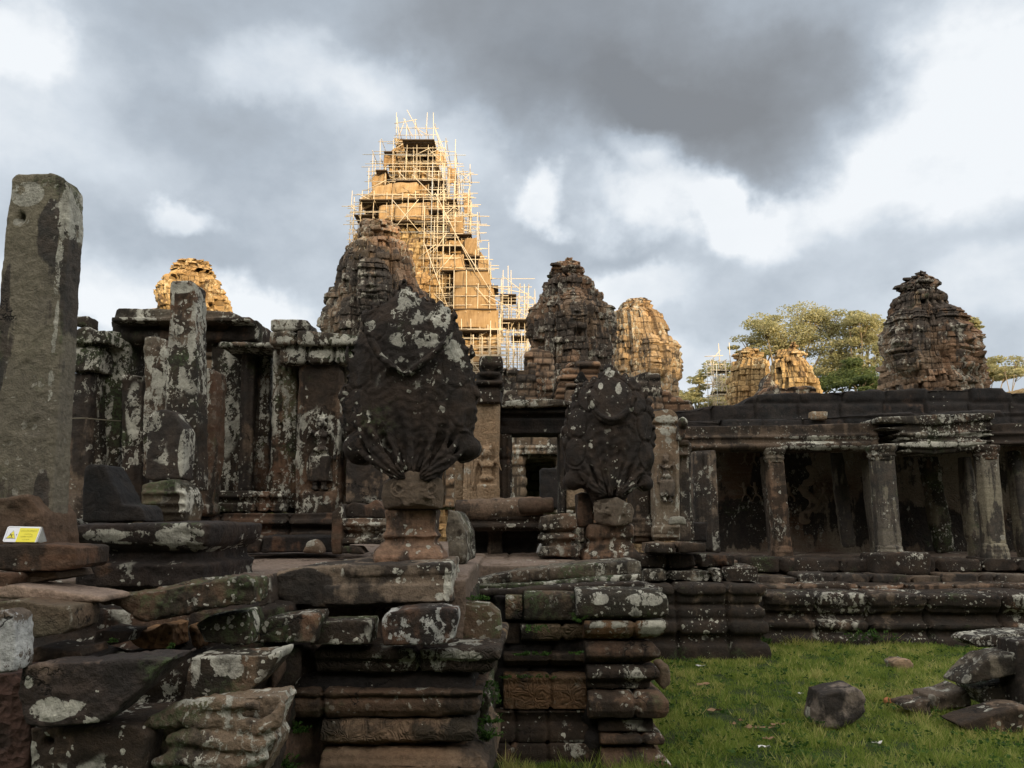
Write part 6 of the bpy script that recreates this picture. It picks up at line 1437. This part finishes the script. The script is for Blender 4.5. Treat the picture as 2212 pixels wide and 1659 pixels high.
# solid core hidden behind the blocks
mb = MB(); mb.box(W(640, 1500, 4.2)[0], W(1005, 1500, 4.2)[0], 4.17, 4.7, 0, zat(1402, 4.17)); mb.box(W(-60, 1500, 4)[0], W(1020, 1500, 4.6)[0], 4.6, 6.2, .0, 1.15); mb.box(W(-60, 1500, 4)[0], W(640, 1500, 4)[0], 3.7, 4.7, .0, zat(1404, 3.7)); mb.box(W(-60, 1500, 4)[0], W(600, 1500, 4)[0], 4.0, 4.7, .0, zat(1300, 4.0))
o = mb.stone('rubble_core', M_DARK, Y=4, vox=.03, amp=.03, course=(.2, .35, .03, .06)); tag(o, 'dark laterite core showing in the gaps of the near terrace', 'masonry')

# ------------------------------------------------------------------ near right platform
Yr = 5.55
G4 = 'stacked moulded blocks of the near right platform'
def front2(label, rows, gx0, gx1, Y, mat, seed, xj=(), ret=1.2, **kw):
    mb = MB(); x0 = W(gx0, 1450, Y)[0]; x1 = W(gx1, 1450, Y)[0]
    path = [(x0, Y), (x1, Y)] + ([(x1 - .02, Y + ret)] if ret else [])
    mb.mould(path, [(o, zat(g, Y)) for g, o in rows], .45)
    o = mb.stone('moulded_course', mat, Y=Y, seed=seed, xj=[W(g, 1450, Y)[0] for g in xj], vox=.011, erode=.15, **kw)
    return tag(o, label, 'masonry', G4)
# right hand stack, silhouette bottom to top
RB = 1412
front2('top corner block of the right stack with green and white lichen', [(1334, .06), (1326, .10), (1300, .105), (1282, .09), (1272, .05)], 1246, RB, Yr, M_MOSS, 3, amp=.007, lz=[(1390, 1292, 45, 16, 1), (1290, 1290, 20, 12, .8)])
front2('second block of the right stack with an orange broken corner', [(1384, -.06), (1378, .0), (1366, .06), (1350, .09), (1338, .085)], 1262, RB, Yr, stone_mat('corner2', crust=.5, lichen=.7, spots=.5, moss=.2, base=(.17, .12, .08), alt=(.25, .12, .05), dark=(.022, .02, .018)), 4, xj=[1370], amp=.006, lz=[(1405, 1350, 40, 18, 1.1), (1310, 1346, 50, 7, 1.1)])
front2('third block of the right stack, a rounded roll', [(1436, -.05), (1428, .0), (1416, .05), (1404, .05), (1394, .02), (1386, .0)], 1264, RB - 2, Yr, M_DARK, 5, amp=.007)
front2('fourth block of the right stack with a mossy fillet', [(1490, -.04), (1486, -.02), (1474, -.02), (1462, .04), (1450, .045), (1442, .03), (1438, .0)], 1268, RB - 2, Yr, M_DARK, 6, amp=.007)
front2('fifth block of the right stack with a bulging rusty corner', [(1552, .0), (1546, .06), (1530, .085), (1510, .085), (1500, .05), (1492, .02)], 1268, RB, Yr, M_DARKR, 7, xj=[1370], amp=.009)
front2('sixth course of the right stack, recessed and black', [(1582, .0), (1576, -.01), (1556, -.01)], 1290, RB, Yr, M_DARK, 8, amp=.006)
front2('seventh course of the right stack, a reddish fillet', [(1610, .0), (1604, .05), (1592, .055), (1584, .03)], 1292, RB, Yr, M_DARKR, 9, xj=[1384], amp=.006)
front2('bottom course of the right stack standing in the grass', [(1672, .10), (1650, .10), (1638, .07), (1622, .01), (1614, .0)], 1292, RB, Yr, M_DARKR, 10, amp=.007)
# left hand wall
LB0, LB1 = 1088, 1272
front2('top mossy block row of the left part of the platform', [(1338, .05), (1334, .06), (1310, .065), (1286, .06), (1278, .02)], 1132, 1244, Yr + .1, M_MOSS, 13, amp=.008, ret=0)
front2('carved orange top block left of the mossy block', [(1340, .02), (1336, .05), (1300, .06), (1284, .03)], 1090, 1130, Yr + .12, stone_mat('carved_mossy', crust=.35, lichen=.4, spots=.4, moss=.8, base=(.19, .14, .09), carve=14.0), 14, amp=.007, ret=0)
front2('pale topped leaf carved course of the platform', [(1386, .0), (1380, .03), (1366, .05), (1350, .06), (1346, .04)], 1124, 1270, Yr + .1, stone_mat('leafy', crust=.42, lichen=.5, spots=.3, moss=.2, base=(.18, .14, .09), alt=(.2, .13, .08), carve=12.0), 15, xj=[1214], amp=.007, ret=0)
front2('plain recessed red block at the left end of the leaf carved course', [(1392, .0), (1345, .0)], 1092, 1124, Yr + .12, M_DARKR, 16, amp=.01, ret=0)
front2('reddish fillet course with ferns on top', [(1440, -.02), (1434, .0), (1426, .04), (1412, .045), (1408, .02)], 1086, 1268, Yr + .1, M_DARKR, 17, xj=[1186], amp=.006, ret=0)
front2('brown carved course in the middle of the platform', [(1532, .02), (1520, .025), (1506, .03), (1486, .04), (1474, .03), (1464, .05), (1458, .04), (1452, .0)], 1086, 1268, Yr + .1, stone_mat('midcourse', crust=.42, lichen=.3, spots=.3, moss=.3, base=(.17, .12, .08), alt=(.22, .12, .06), carve=11.0), 18, xj=[1187], amp=.007, ret=0)
front2('lower brown course of squared blocks', [(1602, .03), (1590, .035), (1572, .02), (1560, -.02), (1546, -.01), (1534, .02)], 1052, 1290, Yr + .1, M_DARKR, 19, xj=[1112, 1182], amp=.007, ret=0)
front2('lowest petal carved course of the platform in the grass', [(1680, .08), (1656, .07), (1640, .03), (1630, .04), (1606, .02)], 1046, 1290, Yr + .08, M_DARKR, 20, xj=[1102, 1182], amp=.007, ret=0)
mb = MB(); mb.box(W(1060, 1450, 5.7)[0], W(1270, 1450, 5.7)[0], 5.69, 5.9, 0, zat(1290, Yr)); mb.box(W(1262, 1450, 5.6)[0], W(1398, 1450, 5.6)[0], 5.60, 5.9, 0, zat(1290, Yr)); mb.box(W(1030, 1450, 5.8)[0], W(1405, 1450, 5.75)[0], 5.8, 9.0, 0, zat(1285, Yr))
o = mb.stone('rubble_core', M_ROOF, Y=5.8, vox=.03, amp=.02, course=(.2, .4, .03, .05)); tag(o, 'dark core of the near right platform visible in its joints', 'masonry')
# thin moulded slabs above the platform
def thin(label, pts, Y, d, mat, seed, name='edge_slab'): return slab(name, label, 'slab', pts, Y, d, mat, 'thin moulded edge slabs under the smaller naga', seed=seed)
thin('long tilted slab rising to the foot of the smaller naga', [(1012, 1256), (1060, 1244), (1120, 1232), (1240, 1222), (1380, 1212), (1386, 1224), (1384, 1242), (1240, 1252), (1100, 1262), (1020, 1272)], 5.95, .5, M_LICH, 5)
thin('second thinner slab under the long tilted slab', [(1018, 1262), (1200, 1256), (1386, 1240), (1392, 1256), (1250, 1266), (1120, 1276), (1020, 1280)], 5.85, .5, M_MOSS, 8)
thin('broad flat stone slab below the stack of thin slabs', [(1022, 1276), (1130, 1272), (1386, 1256), (1400, 1262), (1440, 1276), (1100, 1288), (1026, 1288)], 5.72, .7, M_DARK, 9)

# ------------------------------------------------------------------ stones on the grass
slab('grass_stone', 'single squarish grey brown stone lying alone on the grass', 'stone', [(1762, 1562), (1766, 1540), (1772, 1520), (1774, 1500), (1810, 1494), (1850, 1490), (1862, 1496), (1866, 1510), (1868, 1534), (1858, 1550), (1836, 1566), (1796, 1576), (1772, 1576)], gyY(1568), .3, stone_mat('field_stone', crust=.3, lichen=.1, spots=.1, moss=.2, base=(.17, .145, .12), alt=(.16, .125, .10)), seed=3, amp=.02, dip=1.6)
G5 = 'fallen blocks at the right edge of the grass'
def fb(label, pts, Y, d, mat, seed, ground=False):
    if ground: Y = gyY(max(p[1] for p in pts) - 8)
    return slab('fallen_block', label, 'stone', visible_to_front(pts, Y, min(d, .2)), Y, max(.26, min(d, .3)), mat, G5, seed=seed, amp=.012)
fb('flat lichened slab on top of the right hand rubble pile', [(2066, 1376), (2078, 1368), (2130, 1362), (2200, 1358), (2240, 1356), (2240, 1398), (2160, 1402), (2085, 1400), (2066, 1388)], 6.9, .4, M_LICH, 3)
fb('pointed dark block in the middle of the right hand rubble pile', [(2052, 1470), (2058, 1455), (2090, 1425), (2110, 1412), (2190, 1402), (2240, 1400), (2240, 1452), (2150, 1466), (2110, 1476), (2060, 1480)], 6.6, .45, M_LICH, 7)
fb('pale green squared block at the bottom of the right hand rubble pile', [(2078, 1484), (2180, 1464), (2240, 1460), (2240, 1508), (2170, 1524), (2110, 1524), (2090, 1508)], 6.75, .4, M_MOSS, 9)
fb('dark upright block cut off by the right edge', [(2176, 1382), (2240, 1376), (2240, 1560), (2190, 1556), (2182, 1480)], 6.55, .35, M_DARK, 12)
fb('low rounded stone with a light top reaching left from the pile', [(1985, 1500), (2030, 1490), (2062, 1478), (2090, 1480), (2100, 1520), (2050, 1530), (2010, 1542), (1992, 1530)], 6.4, .3, M_BROWN, 15, True)
fb('small dark lichened stone left of the pile', [(1932, 1512), (1960, 1506), (1992, 1500), (2010, 1512), (2016, 1540), (1996, 1552), (1960, 1540), (1930, 1528)], 6.35, .28, M_LICH, 18, True)
fb('broad low boulder sunk in the grass at the right edge', [(2040, 1560), (2070, 1540), (2110, 1530), (2180, 1514), (2240, 1518), (2240, 1590), (2140, 1588), (2060, 1580)], 6.1, .35, M_DARKR, 21, True)
slab('grass_stone', 'pale rounded stone tucked behind the right side of the platform', 'stone', [(1426, 1440), (1440, 1436), (1448, 1446), (1450, 1480), (1434, 1492), (1424, 1480)], 6.8, .3, M_WALLB)
slab('grass_stone', 'grey flat stone half buried in the middle of the grass', 'stone', [(1930, 1432), (1945, 1424), (1966, 1424), (1976, 1438), (1968, 1452), (1936, 1452)], gyY(1446), .25, M_WALLB, vox=.02)
slab('brick_scrap', 'small orange brick scrap left of the pile', 'scrap', [(1912, 1512), (1920, 1506), (1930, 1512), (1926, 1522), (1914, 1522)], gyY(1519), .05, stone_mat('orange_scrap', base=(.35, .14, .06), alt=(.3, .12, .05), crust=0, lichen=0, spots=0, moss=0), vox=.008)
# ------------------------------------------------------------------ warning sign
def sign():
    Y = 3.42
    e = empty('warning_sign', W(50, 1176, Y + .05), 'small white and yellow tent shaped caution sign beside the tall pillar', 'sign')
    def P(sx, sy):  # sign picture coordinates from the zoom
        return (sx / 11.06 * .54, 2080 * .54 + sy / 11.06 * .54)
    def pt(sx, sy, dep=0.0):
        t = (sy - 280) / 690.0                       # 0 top edge, 1 foot
        yy = Y + .055 * (1 - t) - .0 + dep
        return np.array(W(*P(sx, sy), yy))
    nrm = np.array([0, -1, .35]); nrm = nrm / np.linalg.norm(nrm)
    def sheet(name, pts, mat, off, parent=e, th=.0015):
        A = [pt(*p) + nrm * off for p in pts]; B = [a - nrm * th for a in A]; n = len(A)
        Fs = [tuple(range(n - 1, -1, -1)), tuple(range(n, 2 * n))] + [(i, (i + 1) % n, n + (i + 1) % n, n + i) for i in range(n)]
        return link(name, A + B, Fs, mat, parent, False)
    board = sheet('front_board', [(150, 965), (118, 900), (340, 320), (420, 275), (1800, 305), (1835, 345), (1610, 960), (1560, 990)], M_WHITE, 0, th=.006)
    # rear leaf of the tent
    top0 = pt(400, 285); top1 = pt(1860, 310); 
    b0 = np.array(W(*P(560, 930), Y + .13)); b1 = np.array(W(*P(2050, 950), Y + .13))
    A = [top0, top1, b1, b0]; B = [a + np.array([0, .005, 0]) for a in A]
    link('rear_board', A + B, [(0, 1, 2, 3), (7, 6, 5, 4), (0, 4, 5, 1), (1, 5, 6, 2), (2, 6, 7, 3), (3, 7, 4, 0)], M_GREY, e, False)
    A = [pt(1850, 315), pt(1615, 965), np.array(W(*P(1790, 1020), Y + .06)), b1]
    B = [a + np.array([-.004, .0, 0]) for a in A]
    link('side_gusset', A + B, [(3, 2, 1, 0), (4, 5, 6, 7), (0, 4, 7, 3), (1, 5, 4, 0), (2, 6, 5, 1), (3, 7, 6, 2)], plain('sign_dirty_white', (.42, .42, .38), .6, .35, 60), e, False)
    def lines(name, pts, w, mat, off):
        mbv = []; mbf = []
        for a, b in zip(pts, pts[1:]):
            V, Fs = tube_arrays([pt(*a) + nrm * off, pt(*b) + nrm * off], w, 4); o = len(mbv); mbv += V; mbf += [tuple(i + o for i in f) for f in Fs]
        return link(name, mbv, mbf, mat, board, False)
    lines('border', [(190, 930), (395, 335), (890, 340)], .0006, M_GREY, .0003)
    sheet('yellow_field', [(685, 975), (915, 355), (1762, 375), (1535, 985)], M_YEL, .0012, board)
    tri = sheet('warning_triangle', [(245, 820), (622, 455), (680, 835)], M_GREY, .0012, board)
    sheet('triangle_field', [(290, 805), (615, 495), (660, 815)], M_YEL, .0022, board)
    # slipping figure
    for nme, pts in (('figure', [(470, 610), (500, 590), (535, 720), (515, 750), (480, 660)]), ('figure', [(510, 730), (530, 720), (580, 800), (570, 806)]), ('figure', [(430, 700), (480, 650), (486, 664), (440, 715)]), ('figure', [(520, 660), (615, 655), (615, 672), (530, 680)]), ('figure', [(400, 765), (560, 765), (560, 778), (400, 778)])):
        sheet(nme, pts, M_BLACK, .003, board)
    sheet('print', [(722, 650), (742, 630), (765, 655), (735, 688)], M_BLACK, .0022, board)
    def text(s_, sx0, sx1, sy, hgt):
        cu = bpy.data.curves.new('print', 'FONT'); cu.body = s_; cu.size = 1
        ob = bpy.data.objects.new('t', cu); COL.objects.link(ob)
        dg = bpy.context.evaluated_depsgraph_get(); em = ob.evaluated_get(dg).to_mesh()
        V = np.array([v.co[:] for v in em.vertices]); Fs = [tuple(p.vertices) for p in em.polygons]
        bpy.data.objects.remove(ob)
        if len(V) == 0: return
        V[:, 0] = (V[:, 0] - V[:, 0].min()) / (V[:, 0].max() - V[:, 0].min()); V[:, 1] = V[:, 1] / max(.7, V[:, 1].max())
        out = []
        for v in V:
            sy_ = sy - v[1] * hgt; sl = (sy_ - sy) * -.37
            out.append(pt(sx0 + (sx1 - sx0) * v[0] + sl, sy_) + nrm * .0021)
        link('lettering', out, Fs, M_INK, board, False)
    text('ប្រយ័ត្នរអិលជើងកម្រាល', 930, 1640, 510, 62)
    text('CAUTION', 1095, 1370, 655, 46)
    text('SLIPPERY FLOOR', 915, 1440, 770, 46)
    text('小心地滑', 975, 1300, 888, 40)
    sheet('print', [(1400, 655), (1422, 640), (1444, 665), (1425, 700)], M_INK, .0022, board)
sign()

# thin line tied across the left doorway, near the red pilaster
p = [W(150, 904, 7.0), W(182, 903.5, 7.0), W(222, 907, 7.1), W(262, 909.5, 7.2)]
V, Fs = tube_arrays([(a[0], a[1] - (.0), a[2]) for a in p], .006, 6)
o = link('rope', V, Fs, M_ROPE); tag(o, 'thin cord strung across the left door jamb', 'rope')

# ------------------------------------------------------------------ grass
def grass():
    rng = np.random.default_rng(2)
    N = 300000
    y = 4.6 + (10.9 - 4.6) * rng.uniform(0, 1, N) ** 1.25
    x = rng.uniform(-.6, 8.6, N)
    keep = np.ones(N, bool)
    sx = x / y
    keep &= (sx > -.05) & (sx < .78)
    keep &= ~((x < W(1415, 1450, 5.55)[0] + .02) & (y > 5.48) & (y < 9.8))
    keep &= ~((x < W(1640, 1300, 9.5)[0] + .1) & (y > 9.42))
    keep &= ~((x < W(1040, 1500, 4.5)[0] + .1) & (y > 3.9))
    x = x[keep]; y = y[keep]; n = len(x)
    P0 = np.column_stack([x, y, np.zeros(n)])
    gz = .035 * fbm(P0 * .9, 4, 3) - .02
    d1 = fbm(P0 * 1.1, 3, 61); d2 = fbm(P0 * 5.0, 2, 62)
    h = (.020 + .018 * rng.uniform(0, 1, n)) * np.clip(1 + .7 * d1 + 1.5 * d2, .35, 2.2) * rng.uniform(.6, 1.5, n)
    edge = np.exp(-np.clip(10.4 - y, 0, 9) / .25) + np.exp(-np.abs(x - W(1425, 1450, 5.5)[0]) / .1) * (y < 7) + np.exp(-np.abs(y - 5.45) / .06) * (x < 1.3)
    h *= 1 + .9 * edge
    bare = fbm(P0 * 1.7 + 3, 3, 90); kp = bare < .42 + .3 * rng.uniform(0, 1, n)
    P0, gz, h, d1, d2, y, x = P0[kp], gz[kp], h[kp], d1[kp], d2[kp], y[kp], x[kp]; n = len(h)
    # coarser tufts standing out of the short turf
    T = 900; ty = 5.0 + 5.4 * rng.uniform(0, 1, T) ** 1.1; tx = rng.uniform(1.0, 8.0, T) * ty / 9.5 + .6
    ok = (tx / ty < .75) & ~((tx < W(1430, 1450, 5.55)[0]) & (ty > 5.4)) & ~((tx < W(1650, 1300, 9.5)[0]) & (ty > 9.2)); tx, ty = tx[ok], ty[ok]; T = len(tx)
    per = 46; sp = rng.uniform(.02, .07, T)
    bx = np.repeat(tx, per) + rng.normal(0, 1, T * per) * np.repeat(sp, per); by = np.repeat(ty, per) + rng.normal(0, 1, T * per) * np.repeat(sp, per)
    B0 = np.column_stack([bx, by, np.zeros(T * per)]); bh = np.repeat(rng.uniform(.05, .10, T), per) * rng.uniform(.4, 1.2, T * per)
    P0 = np.vstack([P0, B0]); gz = np.concatenate([gz, .035 * fbm(B0 * .9, 4, 3) - .02]); h = np.concatenate([h, bh])
    d1 = np.concatenate([d1, np.repeat(rng.uniform(-.5, 1.0, T), per)]); d2 = np.concatenate([d2, np.zeros(T * per)]); y = np.concatenate([y, by]); x = np.concatenate([x, bx]); n = len(h)
    an = rng.uniform(0, math.pi * 2, n); w = .0028 * (1 + (y - 4) / 7) * rng.uniform(.7, 1.6, n)
    lx = rng.normal(0, .55, n) * h; ly = rng.normal(0, .55, n) * h
    base = np.column_stack([P0[:, 0], P0[:, 1], gz - .004])
    a = base + np.column_stack([np.cos(an) * w, np.sin(an) * w, np.zeros(n)])
    b = base - np.column_stack([np.cos(an) * w, np.sin(an) * w, np.zeros(n)])
    c = base + np.column_stack([lx, ly, h])
    V = np.stack([a, b, c], 1).reshape(-1, 3); Fq = np.arange(n * 3).reshape(n, 3)
    dry = np.clip(.55 * sstep(d1, .05, .3) + .9 * np.exp(-((x - 1.75) / .35) ** 2 - ((y - 8.3) / 1.1) ** 2), 0, 1)
    val = np.clip(.38 + .55 * d2 + .35 * d1 + rng.uniform(-.25, .3, n) + .45 * dry * rng.uniform(0, 1, n) ** 1.5, 0, 1)
    o = link('grass', V, Fq, M_GRASS, None, False, {'blk': np.repeat(val, 3)}); tag(o, 'short uneven green grass between the platforms', 'grass', None, 'stuff')
grass()
def weeds():
    rng = np.random.default_rng(12)
    T = 520; y = 5.1 + 5.2 * rng.uniform(0, 1, T); x = y * rng.uniform(.17, .74, T)
    ok = ~((x < W(1430, 1450, 5.55)[0]) & (y > 5.4)) & ~((x < W(1650, 1300, 9.5)[0]) & (y > 9.2)) & ~(np.hypot(x - 2.75, y - 6.6) < .3); x, y = x[ok], y[ok]; T = len(x)
    per = 9; r = np.repeat(rng.uniform(.015, .05, T), per)
    a = rng.uniform(0, 6.28, T * per)
    C = np.column_stack([np.repeat(x, per) + r * np.cos(a), np.repeat(y, per) + r * np.sin(a), rng.uniform(.02, .055, T * per)])
    V, Fq = leaf_arrays(C, .016, rng, .35)
    o = link('weeds', V, Fq, M_FERN, None, False, {'blk': np.repeat(np.clip(np.repeat(rng.uniform(0, 1, T), per) + rng.uniform(-.2, .2, T * per), 0, 1), 4)}); tag(o, 'broad leaved weeds and clover scattered through the grass', 'weeds', None, 'stuff')
weeds()

# ------------------------------------------------------------------ ferns and small weeds
def fern(label, gx, gy, Y, wpx, hpx, n, seed, mat=M_FERN, size=.011, up=True):
    rng = np.random.default_rng(seed); C = []
    x, _, z = W(gx, gy, Y); rx = wpx / 2 / F * Y; rz = hpx / F * Y
    VT = []; FT = []
    for k in range(n):
        x0 = x + rng.uniform(-1, 1) * rx; z0 = z; L = rz * rng.uniform(.5, 1.1); dr = rng.uniform(-.8, .8); cur = rng.uniform(.3, 1.0)
        pts = []
        for t in np.linspace(0, 1, 7):
            pts.append(np.array([x0 + dr * L * t, Y - .02 - .09 * t * cur, z0 + (L * (t - .55 * cur * t * t) if up else -L * t * t + .2 * L * t)]))
        V, Fs = tube_arrays(pts, .0018, 3); o = len(VT); VT += V; FT += [tuple(i + o for i in f) for f in Fs]
        for q in pts[1:]:
            for s in (-1, 1): C.append(q + np.array([s * size * .8, 0, rng.uniform(-.3, .3) * size]))
    LV, LF = leaf_arrays(np.array(C), size, rng, .8)
    n0 = len(LV)
    V = np.vstack([LV, np.array(VT)]); Fs = [tuple(int(i) for i in f) for f in LF] + [tuple(i + n0 for i in f) for f in FT]
    o = link('fern', V, Fs, mat, None, False, {'blk': np.concatenate([np.repeat(rng.uniform(0, 1, len(C)), 4), np.full(len(VT), .2)])})
    return tag(o, label, 'fern', 'small ferns growing in the joints')
fern('fern tuft on the leaf carved course, widest of the platform ferns', 1150, 1415, 5.50, 70, 16, 16, 3)
fern('little fern on the fillet right of the widest fern tuft', 1240, 1412, 5.50, 18, 10, 5, 4)
fern('thin row of weeds on the middle course of the platform', 1145, 1463, 5.48, 110, 12, 20, 5, size=.008)
fern('small ferns under the mossy top block', 1160, 1350, 5.46, 46, 12, 9, 6, size=.009, up=False)
fern('fern hanging in the gap beside the near terrace corner', 1052, 1470, 4.35, 34, 44, 12, 7, up=False)
fern('fern frond reaching right out of the gap, low down', 1060, 1560, 4.35, 26, 26, 12, 8)
fern('mossy ferns at the bottom of the gap', 1048, 1600, 4.3, 16, 50, 14, 9)
fern('dark ferns in the hollow right of the scroll carved stone', 610, 1580, 4.1, 110, 30, 22, 10)
fern('ferns at the bottom edge right of the scroll carved stone', 600, 1665, 3.9, 100, 50, 30, 11)
fern('tiny fern in the joint between the mossy and the corner top blocks', 1250, 1345, 5.42, 14, 26, 6, 12, size=.008)
fern('few grass like sprouts beside the laterite block', 372, 1400, 3.6, 16, 18, 5, 13, size=.006)
fern('sprout on the rubble left of the laterite block', 250, 1385, 3.55, 14, 14, 4, 14, size=.006)
fern('weeds at the top of the gap behind the white marked block', 1030, 1296, 4.5, 40, 16, 10, 15, size=.008)
fern('thin weeds growing against the long plinth', 1880, 1385, 10.2, 90, 30, 16, 16, size=.02)
fern('weeds at the corner where the two plinths meet', 1640, 1392, 9.9, 50, 26, 10, 17, size=.016)

# fallen leaves and litter on the grass
def scrap(label, gx, gy, Y, r, mat, seed, cat='leaf'):
    rg = random.Random(seed); x, y, _ = W(gx, gy, Y); n = 9; V = []; 
    z = .035 * float(fbm(np.array([[x, y, 0.0]]) * .9, 4, 3)[0]) + .012
    for s_ in (0, 1):
        for i in range(n):
            a = 2 * math.pi * i / n; rr = r * (1 + .35 * math.cos(2 * a)) * rg.uniform(.7, 1.1) if s_ == 0 else None
            if s_ == 0: V.append((x + rr * math.cos(a), y + rr * .7 * math.sin(a), z + rg.uniform(0, .022)))
            else: v = V[i]; V.append((v[0], v[1], v[2] - .003))
    V.append((x, y, z + .004)); V.append((x, y, z + .001)); c = 2 * n
    Fs = [(i, (i + 1) % n, c) for i in range(n)] + [(n + (i + 1) % n, n + i, c + 1) for i in range(n)] + [(i, n + i, n + (i + 1) % n, (i + 1) % n) for i in range(n)]
    o = link('fallen_leaf' if cat == 'leaf' else 'litter', V, Fs, mat, None, False); tag(o, label, cat, 'dry leaves and scraps on the grass')
for i, (gx, gy, r, m, lab, cat) in enumerate([(1652, 1578, .05, M_LITTER, 'curled brown leaf right of the centre of the leaf cluster', 'leaf'), (1625, 1575, .045, M_LITTER, 'flat brown leaf at the left of the leaf cluster', 'leaf'), (1680, 1570, .035, M_LITTER, 'pale curled leaf at the top right of the leaf cluster', 'leaf'),
        (1660, 1600, .035, M_LITTER, 'reddish leaf below the leaf cluster', 'leaf'), (1545, 1536, .045, M_LITTER, 'brown leaf on the grass near the right stack', 'leaf'), (1520, 1480, .04, M_LITTER, 'dry leaf high up near the platform side', 'leaf'), (1512, 1440, .035, M_LITTERW, 'pale leaf just below the yellow grass patch', 'leaf'),
        (1650, 1620, .035, M_LITTERW, 'white scrap near the bottom edge, left of centre of the grass', 'litter'), (1896, 1612, .026, M_LITTERW, 'small white scrap below the single stone', 'litter'), (1583, 1568, .018, M_LITTER, 'small orange leaf just left of the brown leaf cluster', 'leaf'), (1600, 1560, .016, M_LITTER, 'tiniest orange leaf speck up and left of the brown leaf cluster', 'leaf'), (1780, 1484, .03, M_LITTER, 'dry leaf lying on the single stone', 'leaf'),
        (1730, 1500, .018, M_LITTERW, 'speck of white litter left of the single stone', 'litter'), (1500, 1420, .03, M_LITTERW, 'thin pale twig scrap in the yellow grass', 'litter')]):
    if 'lying on the single' in lab: continue
    scrap(lab, gx, gy, gyY(gy), r * 1.3, m, i, cat)
